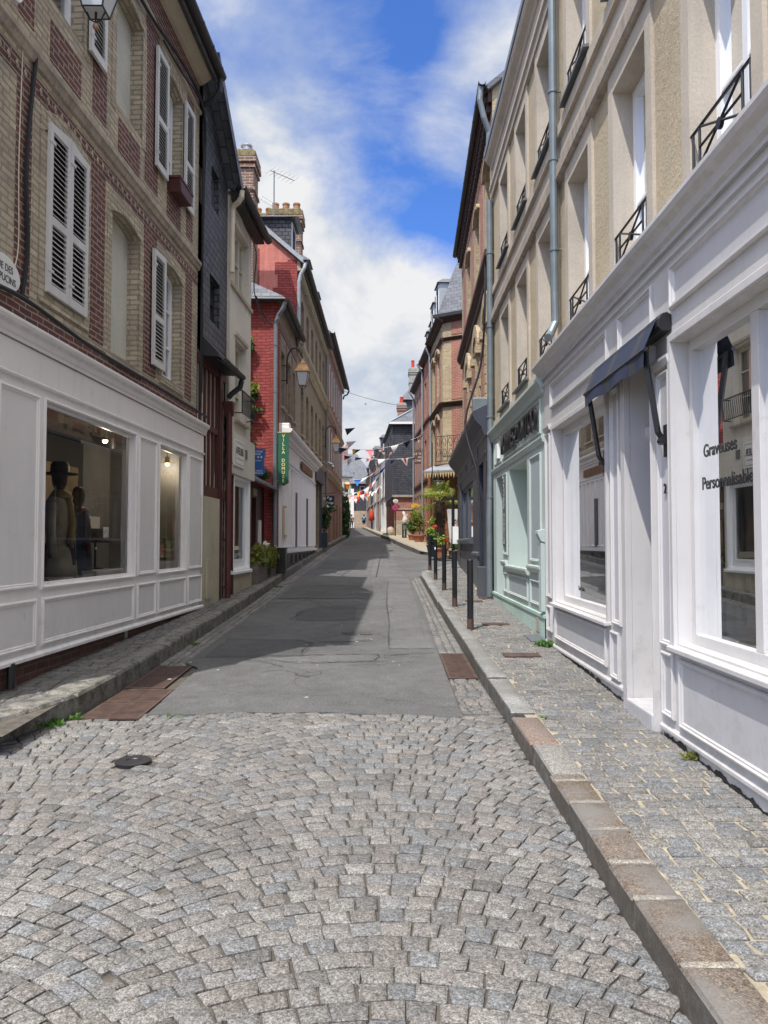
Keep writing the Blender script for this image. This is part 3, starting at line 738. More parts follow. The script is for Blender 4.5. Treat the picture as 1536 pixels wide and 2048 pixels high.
kerb('kerb', [(1.02, 0.9), (1.0, 2.3), (0.985, 4.6)], 0.20, 0.42, 0.138, 0.20, 'kerb_granite', lambda k: brown[(k * 2 + 1) % 6], -1, 0.02, True)
kerb('kerb', [(0.985, 4.6), (0.975, 6.0)], 0.20, 0.8, 0.138, 0.20, 'kerb_granite', lambda k: [(0.23, 0.22, 0.20), (0.21, 0.155, 0.125)][k % 2], -1)
kerb('kerb', [(0.975, 6.0), (0.965, 10), (0.93, 19.6), (1.0, 20.2), (1.15, 20.5), (2.45, 24.3)], 0.19, 1.0, 0.138, 0.20, 'kerb_granite', lambda k: sc3((0.25, 0.25, 0.24), rnd.uniform(.85, 1.1)), -1)
kerb('kerb', [(-9, 4.82), (-4.5, 4.95), (-3.1, 5.3), (-2.72, 5.75), (-2.54, 6.3), (-2.50, 7.2)], 0.30, 0.75, 0.185, 0.25, 'kerb_mossy', lambda k: (0.25, 0.235, 0.21), 1, 0.03)
kerb('kerb', [(-2.50, 7.2), (-2.50, 20), (-2.45, 33), (-2.25, 44), (-2.25, 46), (-5.75, 110)], 0.24, 0.95, 0.178, 0.25, 'kerb_mossy', lambda k: sc3((0.22, 0.21, 0.19), rnd.uniform(.85, 1.1)), 1, 0.03)
kerb('kerb', [(16, 25.5), (2.88, 25.8), (2.04, 28), (1.41, 30.2), (.78, 37.7), (.2, 45), (-.15, 50), (-3.2, 110)], 0.18, 1.1, 0.125, 0.20, 'kerb_granite', lambda k: (0.32, 0.31, 0.29), -1)

# cast-iron grates, covers, plates
def grate(x0, x1, y0, y1, nb, label, across=True, dz=0.008):
    b = thing('drain_grate', label, 'drain grate', ((x0 + x1) / 2, (y0 + y1) / 2, gz((y0 + y1) / 2)), 'cast-iron drain grates in the gutters')
    def z(y, d): return gz(y) + d
    def bar(m, xa, xb, ya, yb, t=0.012):
        for (p, q) in ((0, 1),):
            v = [(xa, ya, z(ya, dz - t)), (xb, ya, z(ya, dz - t)), (xb, yb, z(yb, dz - t)), (xa, yb, z(yb, dz - t)),
                 (xa, ya, z(ya, dz)), (xb, ya, z(ya, dz)), (xb, yb, z(yb, dz)), (xa, yb, z(yb, dz))]
            for f in ((4, 5, 6, 7), (0, 1, 5, 4), (1, 2, 6, 5), (2, 3, 7, 6), (3, 0, 4, 7)): m.face([v[k] for k in f])
    m = MB(); w = 0.03
    for q in ((x0, x1, y0, y0 + w), (x0, x1, y1 - w, y1), (x0, x0 + w, y0 + w, y1 - w), (x1 - w, x1, y0 + w, y1 - w)): bar(m, *q)
    m.build('grate_frame', 'rust_iron', b)
    m = MB()
    for i in range(nb):
        t = (i + 0.5) / nb
        if across: y = y0 + w + (y1 - y0 - 2 * w) * t; bar(m, x0 + w, x1 - w, y - 0.28 * (y1 - y0) / nb, y + 0.28 * (y1 - y0) / nb, 0.01)
        else: x = x0 + w + (x1 - x0 - 2 * w) * t; bar(m, x - 0.28 * (x1 - x0) / nb, x + 0.28 * (x1 - x0) / nb, y0 + w, y1 - w, 0.01)
    if across: bar(m, (x0 + x1) / 2 - .012, (x0 + x1) / 2 + .012, y0 + w, y1 - w, 0.009)
    m.build('bars', 'rust_iron', b)
    m = MB(); m.face([(x0, y0, z(y0, -.012)), (x1, y0, z(y0, -.012)), (x1, y1, z(y1, -.012)), (x0, y1, z(y1, -.012))]); m.build('sump', 'black_cable', b)
grate(-2.48, -1.99, 6.32, 6.84, 26, 'front rusty drain grate beside left kerb, edge against the cobbles')
grate(-2.48, -1.99, 6.86, 7.38, 26, 'middle rusty drain grate beside left kerb, between two others')
grate(-2.48, -2.10, 7.42, 8.5, 20, 'narrow wide-slotted drain grate farthest up the left kerb', True)
grate(0.655, 0.955, 7.88, 9.28, 30, 'long dark drain grate beside the right kerb next to the asphalt', True)
b = thing('access_cover', 'small round black cover set in the fan cobbles, weed at its middle', 'manhole cover', (-1.69, 5.25, gz(5.25)))
mb = MB(); mb.lathe((-1.69, 5.25, gz(5.25) - .02), [(0.12, 0), (0.12, .026), (0.115, .029), (0.05, .029), (0.046, .024), (0.001, .024)], 28); mb.build('lid', 'black_iron', b)
def plate(x0, x1, y0, y1, mat, label, skew=0.0):
    mb = MB(); z = lambda y: gz(y) + 0.142
    q = [(x0, y0), (x1, y0 + skew), (x1, y1 + skew), (x0, y1)]
    mb.face([(x, y, z(y)) for x, y in q])
    for k in range(4):
        a, c = q[k], q[(k + 1) % 4]; mb.face([(*a, z(a[1]) - .03), (*c, z(c[1]) - .03), (*c, z(c[1])), (*a, z(a[1]))])
    single(mb, 'pavement_plate', mat, label, 'cover plate', ((x0 + x1) / 2, (y0 + y1) / 2, gz(y0) + .1), 'small cover plates in the right pavement')
plate(1.78, 2.03, 9.35, 9.85, 'slate_plate', 'grey slate-coloured cover plate beside the mint shop corner')
plate(1.30, 1.70, 8.35, 8.55, 'rust_iron', 'curved rusty cover plate in pavement left of the grass tuft')
plate(1.38, 1.75, 10.75, 10.95, 'rust_iron', 'rusty cover plate right of the nearest bollard')
plate(1.45, 1.75, 13.6, 13.85, 'rust_iron', 'rusty cover plate by the second bollard')
plate(1.75, 2.05, 14.1, 14.35, 'rust_iron', 'rusty cover plate at the foot of the grey-blue downpipe')
# ================================================================ building kit
CORN = [(0, 0), (.03, .0), (.03, .03), (.055, .05), (.075, .10), (.12, .13), (.14, .16), (.14, .19), (0, .22)]   # (n, dz)
def cornice(mb, u0, u1, z, k=1.0, kz=1.0, n=0.0): mb.ext([(n + a * k, z + b * kz) for a, b in CORN], u0, u1); mb.cut()
PANEL = [(0, 0.0), (0, .014), (.012, .022), (.022, .022), (.030, .012), (.042, .012), (.050, .004), (.058, -.004)]
def window(parent, fr, u0, u1, z0, z1, n=-0.17, frame='white_pvc', glass='window_glass', sash=2, bars=(0.34,), curtain=True, fw=0.05, sill=None, head_arch=0, back='dark_interior'):
    f = MB(fr); t = 0.05
    f.box(u0, u0 + fw, n - t, n, z0, z1); f.box(u1 - fw, u1, n - t, n, z0, z1)
    f.box(u0 + fw, u1 - fw, n - t, n - .002, z0, z0 + fw * 1.3); f.box(u0 + fw, u1 - fw, n - t, n - .002, z1 - fw, z1)
    w = (u1 - u0 - 2 * fw) / sash
    for k in range(sash):
        a = u0 + fw + k * w; b = a + w
        e = 0.032
        f.box(a, a + e, n - t + .006, n + .008, z0 + fw * 1.3, z1 - fw); f.box(b - e, b, n - t + .006, n + .008, z0 + fw * 1.3, z1 - fw)
        f.box(a + e, b - e, n - t + .006, n + .006, z0 + fw * 1.3, z0 + fw * 1.3 + e * 1.4); f.box(a + e, b - e, n - t + .006, n + .006, z1 - fw - e, z1 - fw)
        for q in bars:
            zz_ = z0 + (z1 - z0) * q; f.box(a + e, b - e, n - t + .01, n + .003, zz_ - .013, zz_ + .013)
    fo = f.build('window', frame, parent)
    g = MB(fr); g.face([(u0 + fw, n - .03, z0 + fw), (u1 - fw, n - .03, z0 + fw), (u1 - fw, n - .03, z1 - fw), (u0 + fw, n - .03, z1 - fw)]); g.build('pane', glass, fo)
    if curtain:
        c = MB(fr); K = 24
        for (ua, ub) in (((u0, u0 + (u1 - u0) * .24), (u1 - (u1 - u0) * .24, u1)) if curtain == 1 else ((u0, u1),)):
            pr = [(ua + (ub - ua) * i / K, n - .12 + .018 * math.sin(i * 1.9)) for i in range(K + 1)]
            for p, q in zip(pr, pr[1:]): c.face([(p[0], p[1], z0), (q[0], q[1], z0), (q[0], q[1], z1), (p[0], p[1], z1)])
        c.build('curtain', 'curtain', fo)
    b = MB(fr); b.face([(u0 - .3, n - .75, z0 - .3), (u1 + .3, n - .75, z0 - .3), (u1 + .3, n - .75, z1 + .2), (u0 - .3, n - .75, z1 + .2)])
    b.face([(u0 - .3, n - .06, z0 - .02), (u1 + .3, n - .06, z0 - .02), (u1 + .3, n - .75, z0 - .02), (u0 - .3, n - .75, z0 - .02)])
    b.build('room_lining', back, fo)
    if sill:
        s_ = MB(fr); s_.ext([(n, z0), (n, z0 - .05), (.07, z0 - .07), (.07, z0 - .025)], u0 - .06, u1 + .06); s_.build('sill', sill, fo)
    return fo
def shutter(parent, fr, u0, u1, z0, z1, n=0.02, mat='shutter_white', rise0=0.0, rise1=0.0, mids=(0.42,), name='shutter', slat=0.052, dark=True):
    s = MB(fr); st = .062; t = .035
    ztop = lambda u: z1 - (rise0 + (rise1 - rise0) * (u - u0) / (u1 - u0))
    def stile(a, b): s.prism([(a, z0), (b, z0), (b, ztop(b)), (a, ztop(a))], n, n + t)
    stile(u0, u0 + st); stile(u1 - st, u1)
    rails = [(z0, z0 + .09)] + [(z0 + (z1 - z0) * q - .04, z0 + (z1 - z0) * q + .04) for q in mids]
    for a, b in rails: s.box(u0 + st, u1 - st, n + .002, n + t - .002, a, b)
    lo = min(ztop(u0 + st), ztop(u1 - st)) - .07
    s.prism([(u0 + st, lo), (u1 - st, lo), (u1 - st, ztop(u1 - st)), (u0 + st, ztop(u0 + st))], n + .002, n + t - .002)
    z = z0 + .10
    while z < lo - .02:
        if not any(a - .03 < z < b + .01 for a, b in rails[1:]):
            s.face([(u0 + st, n + .006, z + .034), (u1 - st, n + .006, z + .034), (u1 - st, n + t - .004, z), (u0 + st, n + t - .004, z)])
            s.face([(u0 + st, n + t - .004, z), (u1 - st, n + t - .004, z), (u1 - st, n + t - .004, z + .006), (u0 + st, n + t - .004, z + .006)])
        z += slat
    for q in (0.12, 0.88): s.box(u0 - .02, u0 + .10, n + t, n + t + .006, z0 + (z1 - z0) * q * .97, z0 + (z1 - z0) * q * .97 + .03)
    o = s.build(name, mat, parent)
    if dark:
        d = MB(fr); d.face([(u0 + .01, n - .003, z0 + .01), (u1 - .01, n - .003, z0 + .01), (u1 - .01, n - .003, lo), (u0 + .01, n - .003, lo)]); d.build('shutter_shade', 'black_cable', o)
    return o
def pipe(parent, fr, pts, r, mat, name='downpipe', seg=12, coll=()):
    m = MB(fr); m.tube(pts, r, seg)
    for (u, n, z) in coll: m.tube([(u, n, z - .02), (u, n, z + .02)], r * 1.18, seg); m.box(u - .012, u + .012, 0, n, z - .008, z + .008)
    o = m.build(name, mat, parent)
    return o
def gutter(parent, fr, u0, u1, n, z, r=.075, mat='black_gutter'):
    m = MB(fr); K = 8
    pr = [(n + r * math.cos(math.pi + math.pi * i / K), z + r * math.sin(math.pi + math.pi * i / K)) for i in range(K + 1)]
    pr += [(n + (r - .008) * math.cos(2 * math.pi - math.pi * i / K), z + (r - .008) * math.sin(2 * math.pi - math.pi * i / K)) for i in range(K + 1)]
    m.ext(pr, u0, u1); b = m; u = u0 + .3
    while u < u1:
        b.box(u - .012, u + .012, n - r - .02, n + r + .004, z + .001, z + .007)
        b.box(u - .012, u + .012, n + r, n + r + .004, z - .05, z + .007); u += .55
    return m.build('gutter', mat, parent)
def roof(parent, fr, u0, u1, pts, mat='slate_roof', th=.09, name='roof', verge=True):
    """pts: (n,z) along the outer surface, eave first"""
    m = MB(fr)
    for (a, b) in zip(pts, pts[1:]):
        d = Vector((b[0] - a[0], b[1] - a[1])); L = d.length; k = Vector((-d.y, d.x)).normalized() * th
        if k.y > 0: k = -k
        A = [(u0, *a), (u1, *a), (u1, *b), (u0, *b)]
        i = len(m.uv); m.face(A)
        m.uv[i:] = [(u0, 0), (u1, 0), (u1, L), (u0, L)]
        m.face([(u0, a[0] + k.x, a[1] + k.y), (u1, a[0] + k.x, a[1] + k.y), (u1, b[0] + k.x, b[1] + k.y), (u0, b[0] + k.x, b[1] + k.y)])
        for u in (u0, u1): m.face([(u, *a), (u, *b), (u, b[0] + k.x, b[1] + k.y), (u, a[0] + k.x, a[1] + k.y)])
        m.face([(u0, *a), (u1, *a), (u1, a[0] + k.x, a[1] + k.y), (u0, a[0] + k.x, a[1] + k.y)])
    return m.build(name, mat, parent)
def body(parent, fr, u0, u1, z0, z1, depth, mat, ridge=None, ends=(True, True), name='side_wall'):
    """gable ends and back wall behind a facade"""
    m = MB(fr)
    for u, on in ((u0, ends[0]), (u1, ends[1])):
        if not on: continue
        poly = [(0, z0), (0, z1)] + ([ridge] if ridge else []) + [(-depth, z1), (-depth, z0)]
        m.face([(u, a, b) for a, b in poly])
    m.face([(u0, -depth, z0), (u1, -depth, z0), (u1, -depth, z1), (u0, -depth, z1)])
    return m.build(name, mat, parent)
def railing(parent, fr, u0, u1, z, n=-0.02, h=.42, style='x'):
    r = MB(fr); t = .009
    def bar(a, b, w=t): r.tube([(a[0], n, a[1]), (b[0], n, b[1])], w, 6)
    bar((u0, z + h), (u1, z + h), .011); bar((u0, z + .05), (u1, z + .05))
    for u in (u0 + .03, u0 + .13, u1 - .13, u1 - .03): bar((u, z + .05), (u, z + h))
    bar((u0 + .13, z + .05), (u1 - .13, z + h)); bar((u0 + .13, z + h), (u1 - .13, z + .05))
    bar((u0 + .13, z + h * .56), (u1 - .13, z + h * .56))
    c = fr.w((u0 + u1) / 2, n, z + h * .56)
    r.tube([((u0 + u1) / 2, n - .012, z + h * .53), ((u0 + u1) / 2, n + .012, z + h * .53)], .035, 10)
    return r.build('railing', 'black_iron', parent)

# ================================================================ LEFT: corner house with white shopfront
A = FL1; U0, U1 = 5.95, 12.42
h1 = thing('corner_house', 'yellow and maroon brick corner house with white shopfront and louvred shutters', 'house', tuple(A.w(9, 0, gz(9))))
first = [(7.26, 8.14, 3.95, 5.60), (8.86, 9.78, 3.78, 5.52), (10.68, 11.57, 3.90, 5.56)]
second = [(7.10, 8.05, 6.86, 8.36), (8.92, 9.80, 6.78, 8.30), (10.72, 11.50, 6.78, 8.34)]
holes = [arch(*w[:4], 0.085) for w in first[1:]] + [arch(*w[:4], 0.06) for w in second]
holes.append((6.62, 12.38, 0.2, 3.30))
w = MB(A); w.wall(U0, U1, 0.0, 9.20, holes, 0, 0.20)
# maroon bands are slightly proud of the yellow brick
w.m = 1
def redbox(u0, u1, z0, z1, e=.004): w.box(u0, u1, -.01, e, z0, z1)
for u0, u1 in ((6.70, 6.98), (8.28, 8.66), (9.92, 10.42), (11.76, 12.10)):
    redbox(u0, u1, 3.78, 5.72); redbox(u0, u1, 6.30, 8.62)
redbox(U0, 12.4, 5.72, 5.90, .006)
redbox(U0, 12.4, 3.48, 3.72, .006)
for u0, u1 in ((7.30, 7.98), (9.02, 9.72), (10.82, 11.46)): redbox(u0, u1, 6.24, 6.64, .008)
redbox(U0, 12.4, 8.66, 9.10, .006)
w.m = 0
for i in range(44):                                      # yellow dogtooth studs on the maroon band
    u = 6.1 + i * .145; w.face([(u - .035, .012, 5.81), (u, .012, 5.765), (u + .035, .012, 5.81), (u, .012, 5.855)])
for (a, b, z0, z1) in first + second:                    # brick surrounds stand proud
    for u0, u1 in ((a - .13, a), (b, b + .13)):
        w.box(u0, u1, -.01, .010, z0 - .1, z1 - .12)
    n_ = 11; c_ = (a + b) / 2; rr = (b - a) / 2
    for i in range(n_ + 2):
        x0 = a - .12 + (b - a + .24) * i / (n_ + 2); x1 = a - .12 + (b - a + .24) * (i + 1) / (n_ + 2) - .008
        zf = lambda x: z1 + .005 - .085 * ((x - c_) / rr) ** 2
        w.prism([(x0, zf(x0)), (x1, zf(x1)), (x1, zf(x1) + .19), (x0, zf(x0) + .19)], -.01, .012 + .004 * (i % 2))
for (a, b, z0, z1) in first:
    w.box(a - .10, b + .10, -.01, .022, z0 - .12, z0 - .07)
w.build('wall', ['yellow_brick', 'maroon_brick'], h1)
s = MB(A)
s.ext([(0, 5.98), (.03, 5.99), (.05, 6.04), (.07, 6.06), (.07, 6.11), (0, 6.16)], U0, U1)
s.build('string_course', 'sill_stone', h1)
s = MB(A); s.ext([(0, 8.58), (.04, 8.60), (.04, 8.64), (0, 8.66)], U0, U1)
s.ext([(0, 9.08), (.06, 9.10), (.12, 9.14), (.20, 9.20), (.20, 9.26), (0, 9.28)], U0, U1); s.build('cornice', 'beige_render', h1)
body(h1, A, U0, U1, 0, 9.2, 7.5, 'yellow_brick', (-3.75, 12.2))
roof(h1, A, U0 - .1, U1, [(.34, 9.22), (-3.75, 12.35), (-7.8, 9.22)])
gutter(h1, A, U0 - .1, U1 + .02, .36, 9.24, .085)
pipe(h1, A, [(12.36, .36, 9.16), (12.37, .35, 8.95), (12.40, .22, 8.82), (12.42, .06, 8.76)], .045, 'black_gutter')
# first-floor openings
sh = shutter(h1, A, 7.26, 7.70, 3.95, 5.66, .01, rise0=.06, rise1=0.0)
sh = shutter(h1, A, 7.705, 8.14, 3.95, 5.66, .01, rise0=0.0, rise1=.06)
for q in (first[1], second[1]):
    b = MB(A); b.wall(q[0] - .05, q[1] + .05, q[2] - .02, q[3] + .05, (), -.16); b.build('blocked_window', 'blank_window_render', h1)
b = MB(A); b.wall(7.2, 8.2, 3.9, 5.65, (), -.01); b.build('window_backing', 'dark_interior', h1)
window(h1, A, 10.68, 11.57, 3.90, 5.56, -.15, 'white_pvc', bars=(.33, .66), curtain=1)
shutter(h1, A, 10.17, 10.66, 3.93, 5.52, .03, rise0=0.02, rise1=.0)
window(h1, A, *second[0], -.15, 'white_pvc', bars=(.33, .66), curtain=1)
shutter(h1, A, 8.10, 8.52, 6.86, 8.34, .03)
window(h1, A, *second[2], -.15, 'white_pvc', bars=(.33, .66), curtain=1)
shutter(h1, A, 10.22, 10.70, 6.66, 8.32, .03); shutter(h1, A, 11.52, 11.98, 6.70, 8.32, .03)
# shopfront
sf = MB(A); P_ = .075; ZS = 0.50
opn = [(7.17, 9.50, 1.15, 2.88), (10.40, 11.64, 1.15, 2.88)]
sf.wall(6.05, 12.60, ZS, 3.30, opn, P_, .11)
sf.face([(6.05, P_, ZS), (6.05, -.1, ZS), (6.05, -.1, 3.3), (6.05, P_, 3.3)]); sf.face([(12.6, P_, ZS), (12.6, -.1, ZS), (12.6, -.1, 3.3), (12.6, P_, 3.3)])
sf.face([(6.05, P_, ZS), (12.6, P_, ZS), (12.6, -.1, ZS), (6.05, -.1, ZS)])
cornice(sf, 6.0, 12.66, 3.31, .62, .9, P_)
sf.ext([(P_, 2.98), (P_ + .025, 2.99), (P_ + .03, 3.01), (P_, 3.03)], 6.05, 12.6)
sf.ext([(P_, .50), (P_ + .03, .50), (P_ + .03, .53), (P_, .56)], 6.05, 12.6)
shop = sf.build('shopfront', 'lilac_white', h1, bevel=.004)
pn = MB(A)
for q in ((6.35, 7.06, 1.14, 2.90), (9.62, 10.30, 1.14, 2.90), (11.76, 12.50, 1.14, 2.90),
          (6.35, 7.06, .60, 1.04), (7.17, 9.50, .60, 1.04), (9.62, 10.30, .60, 1.04), (10.40, 11.64, .60, 1.04), (11.76, 12.50, .60, 1.04)):
    pn.ring(*q, [(a, P_ + b) for a, b in PANEL])
pn.build('panel_moulding', 'lilac_white', shop)
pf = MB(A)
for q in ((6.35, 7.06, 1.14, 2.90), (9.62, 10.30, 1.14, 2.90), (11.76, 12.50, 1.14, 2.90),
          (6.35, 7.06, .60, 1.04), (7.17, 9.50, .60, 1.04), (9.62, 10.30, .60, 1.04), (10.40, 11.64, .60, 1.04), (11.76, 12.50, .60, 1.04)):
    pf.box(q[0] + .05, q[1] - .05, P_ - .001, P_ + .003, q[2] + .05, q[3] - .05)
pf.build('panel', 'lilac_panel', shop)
for q in opn:
    g = MB(A); f_ = .045
    g.ring(q[0] - .03, q[1] + .03, q[2] - .03, q[3] + .03, [(0, P_ + .001), (0, P_ + .018), (.02, P_ + .024), (.034, P_ + .01), (.034, P_ - .05), (.06, P_ - .055), (.06, P_ - .09)])
    fo = g.build('shop_window_frame', 'lilac_white', shop)
    g = MB(A); g.face([(q[0], P_ - .07, q[2]), (q[1], P_ - .07, q[2]), (q[1], P_ - .07, q[3]), (q[0], P_ - .07, q[3])]); g.build('shop_glass', 'shop_glass', shop)
bs = MB(A); bs.box(U0, 12.55, .0, .03, -.1, .50); bs.build('brick_plinth', 'dark_base_brick', h1)
bs = MB(A); bs.box(9.35, 9.43, .03, .04, .40, .50); bs.build('vent_cover', 'zinc_light', h1)
# the shop room behind the glass
ri = MB(A)
ri.face([(6.7, -.02, .95), (12.3, -.02, .95), (12.3, -1.4, .95), (6.7, -1.4, .95)])                # display floor
ri.face([(12.3, 0, .9), (12.3, -3, .9), (12.3, -3, 3.1), (12.3, 0, 3.1)]); ri.face([(11.2, -1.36, .9), (12.3, -1.36, .9), (12.3, -1.36, 3.1), (11.2, -1.36, 3.1)])
ri.face([(6.7, -3, .9), (12.3, -3, .9), (12.3, -3, 3.1), (6.7, -3, 3.1)])
ri.build('shop_room', 'shop_interior', shop)
ri = MB(A); ri.box(7.0, 11.2, -1.34, -1.32, .95, 3.0); ri.face([(6.7, 0, 3.06), (12.3, 0, 3.06), (12.3, -3, 3.06), (6.7, -3, 3.06)]); ri.face([(6.7, 0, .9), (6.7, -3, .9), (6.7, -3, 3.1), (6.7, 0, 3.1)])
ri.build('dark_partition', 'shop_dark_wall', shop)
ri = MB(A); ri.box(9.85, 10.95, -1.31, -1.28, 1.35, 2.62); ri.build('ochre_poster', 'ochre_poster', shop)
# brass hooks, spot lamps
for k, (u, z) in enumerate(((9.62, 2.84), (12.05, 2.80))):
    t = thing('spot_lamp', ['lit warm spotlight in the large left shop window', 'lit warm spotlight in the narrow left shop window'][k], 'spotlight', tuple(A.w(u, -.35, z)), 'ceiling spotlights inside the left shop')
    m = MB(A); m.tube([(u, -.35, 3.06), (u, -.35, z + .10)], .008, 6); m.tube([(u, -.35, z + .10), (u, -.35, z)], .038, 12); m.build('lamp_body', 'black_iron', t)
    l_ = bpy.data.lights.new('spot_light', 'POINT'); l_.energy = 4.5; l_.color = (1, .82, .6); l_.shadow_soft_size = .05
    lo_ = bpy.data.objects.new('spot_light', l_); COL.objects.link(lo_); lo_.parent = t; lo_.location = Vector((0, 0, -.09))
    m = MB(A); c = A.w(u, -.35, z - .012); m.lathe((c.x, c.y, c.z), [(.003, -.03), (.026, -.02), (.033, 0), (.026, .018), (.003, .024)], 12, True); m.build('bulb', 'bulb_warm', t, smooth=True)
t = thing('spot_lamp', 'unlit black spotlight beside the lit one in the large left shop window', 'spotlight', tuple(A.w(9.88, -.35, 2.78)), 'ceiling spotlights inside the left shop')
m = MB(A); m.tube([(9.88, -.35, 3.06), (9.88, -.35, 2.90)], .008, 6); m.tube([(9.88, -.35, 2.90), (9.88, -.35, 2.76)], .04, 12); m.build('lamp_body', 'black_iron', t)
# mannequin with hat and jackets, hat on a stand, folded clothes on white boxes, pictures
def loft(mb, rings, seg=16):                              # rings: (center xyz, rx, ry, rot)
    L = []
    for (c, rx, ry) in rings:
        L.append([Vector((c[0] + rx * math.cos(2 * math.pi * k / seg), c[1] + ry * math.sin(2 * math.pi * k / seg), c[2])) for k in range(seg)])
    for A_, B_ in zip(L, L[1:]):
        for k in range(seg): mb.face([A_[k], A_[(k + 1) % seg], B_[(k + 1) % seg], B_[k]], True)
    mb.face(list(reversed(L[0])), True); mb.face(L[-1], True)
def mannequin(u, n, coat, inner, label, hat=True, sc_=1.0):
    c = A.w(u, n, .95); t = thing('mannequin', label, 'mannequin', tuple(c), 'dressed dummies in the left shop window')
    def ring(z, rx, ry, dx=0): return ((c.x + dx, c.y, c.z + z * sc_), rx * sc_, ry * sc_)
    m = MB(); m.lathe((c.x, c.y, c.z), [(.14, 0), (.14, .015), (.015, .03), (.015, .5), (.001, .5)], 14, True); m.build('stand', 'black_iron', t)
    m = MB(); loft(m, [ring(.20, .20, .27), ring(.36, .18, .25), ring(.50, .16, .20), ring(.62, .12, .155), ring(.72, .125, .165), ring(.88, .15, .20), ring(1.0, .14, .225), ring(1.07, .11, .20), ring(1.11, .075, .11), ring(1.15, .06, .07)]); m.build('jacket', coat, t, smooth=True)
    m = MB(); loft(m, [ring(.36, .175, .09, .02), ring(.7, .155, .07, .02), ring(1.0, .145, .08, .02), ring(1.1, .09, .06, .02)]); m.build('shirt', inner, t, smooth=True)
    for sg in (-1, 1):
        m = MB(); P0 = Vector((c.x, c.y + sg * .21 * sc_, c.z + 1.02 * sc_)); m.tube([P0, P0 + Vector((.02, sg * .05, -.28)) * sc_, P0 + Vector((.05, sg * .03, -.58)) * sc_], .06 * sc_, 10, True, .045 * sc_); m.build('sleeve', coat, t, smooth=True)
    m = MB(); loft(m, [ring(1.14, .05, .05), ring(1.19, .05, .05), ring(1.24, .075, .065), ring(1.33, .085, .075), ring(1.41, .07, .06), ring(1.44, .03, .03)]); m.build('head', 'dark_brown_wood', t, smooth=True)
    m = MB(); loft(m, [ring(1.06, .12, .13, .01), ring(1.10, .125, .135, .02), ring(1.15, .095, .10, .02), ring(1.18, .06, .06)], 12); m.tube([(c.x + .13 * sc_, c.y - .06, c.z + 1.08 * sc_), (c.x + .17 * sc_, c.y - .05, c.z + .8 * sc_), (c.x + .16 * sc_, c.y - .07, c.z + .55 * sc_)], .035, 8, True); m.build('scarf', 'ochre_poster' if hat else 'maroon_pipe', t, smooth=True)
    if hat:
        m = MB(); m.lathe((c.x, c.y, c.z + 1.36 * sc_), [(.001, 0), (.19, -.01), (.195, .0), (.10, .015), (.095, .10), (.07, .13), (.001, .12)], 20, True); m.build('hat', 'dark_brown_wood', t, smooth=True)
mannequin(8.42, -.36, 'beige_cloth', 'shirt_dark', 'mannequin in beige coat and brimmed hat in the left shop window')
mannequin(9.10, -.45, 'denim', 'black_cloth', 'hatless mannequin in dark denim jacket in the left shop window', hat=False, sc_=.88)
def hatstand(u, n, z, label):
    c = A.w(u, n, z); t = thing('hat_stand', label, 'hat stand', tuple(c))
    m = MB(); m.lathe((c.x, c.y, c.z), [(.10, 0), (.10, .015), (.012, .025), (.012, .38), (.001, .38)], 14, True); m.build('stand', 'black_iron', t)
    m = MB(); m.lathe((c.x, c.y, c.z + .36), [(.001, 0), (.20, -.03), (.205, -.02), (.11, .02), (.10, .12), (.07, .15), (.001, .14)], 20, True); m.build('hat', 'black_cloth', t, smooth=True)
    m = MB()
    for i in range(40):
        a = rnd.uniform(0, 6.28); r_ = rnd.uniform(.08, .15); p = Vector((c.x + r_ * math.cos(a), c.y + r_ * math.sin(a), c.z + .40 + rnd.uniform(0, .1)))
        e = [Vector([rnd.uniform(-.03, .03) for _ in range(3)]) for _ in range(3)]; m.face([p + q for q in e], True)
    m.build('feather_trim', 'maroon_pipe', t)
hatstand(9.72, -.5, 1.22, 'black hat with dark red trim on a stand in the left shop window')
def crate(fr, u0, u1, n0, n1, z0, z1, mat, name, label, cat, group=None, lip=.015):
    c = fr.w((u0 + u1) / 2, (n0 + n1) / 2, z0); t = thing(name, label, cat, tuple(c), group)
    m = MB(fr); m.box(u0, u1, n0, n1, z0, z1 - .03); m.build('box_body', mat, t, bevel=.004)
    m = MB(fr); m.box(u0 - .006, u1 + .006, n0 - .006, n1 + .006, z1 - .03, z1); m.build('lid', mat, t, bevel=.004)
crate(A, 8.95, 9.95, -.62, -.16, .951, 1.22, 'lilac_panel', 'display_box', 'white display plinth under the black hat in the left shop window', 'display box')
crate(A, 7.6, 8.15, -.34, -.07, .951, 1.19, 'lilac_panel', 'display_box', 'white display plinth at near end of the left shop window', 'display box')
# framed things in the narrow window
t = thing('picture', 'black framed picture leaning in the narrow left shop window', 'picture', tuple(A.w(11.4, -.3, .96)))
m = MB(A); m.ring(11.25, 11.55, .96, 1.5, [(0, -.34), (0, -.30), (.03, -.30), (.03, -.33)]); m.build('frame', 'black_iron', t)
m = MB(A); m.box(11.27, 11.53, -.335, -.328, .98, 1.48); m.build('print', 'ochre_poster', t)
t = thing('picture', 'pale silver framed picture leaning in the narrow left shop window', 'picture', tuple(A.w(11.8, -.25, .96)))
m = MB(A); m.ring(11.62, 11.98, .96, 1.62, [(0, -.26), (0, -.22), (.03, -.22), (.03, -.25)]); m.build('frame', 'metal_shiny', t)
m = MB(A); m.box(11.64, 11.96, -.255, -.248, .98, 1.60); m.build('print', 'paper_white', t)
m = MB(A); m.box(11.5, 11.9, -1.355, -1.35, 1.75, 1.95)
single(m, 'paper_notice', 'paper_white', 'white paper notice on the wall inside the narrow left shop window', 'notice', tuple(A.w(11.15, -1.4, 1.9)))
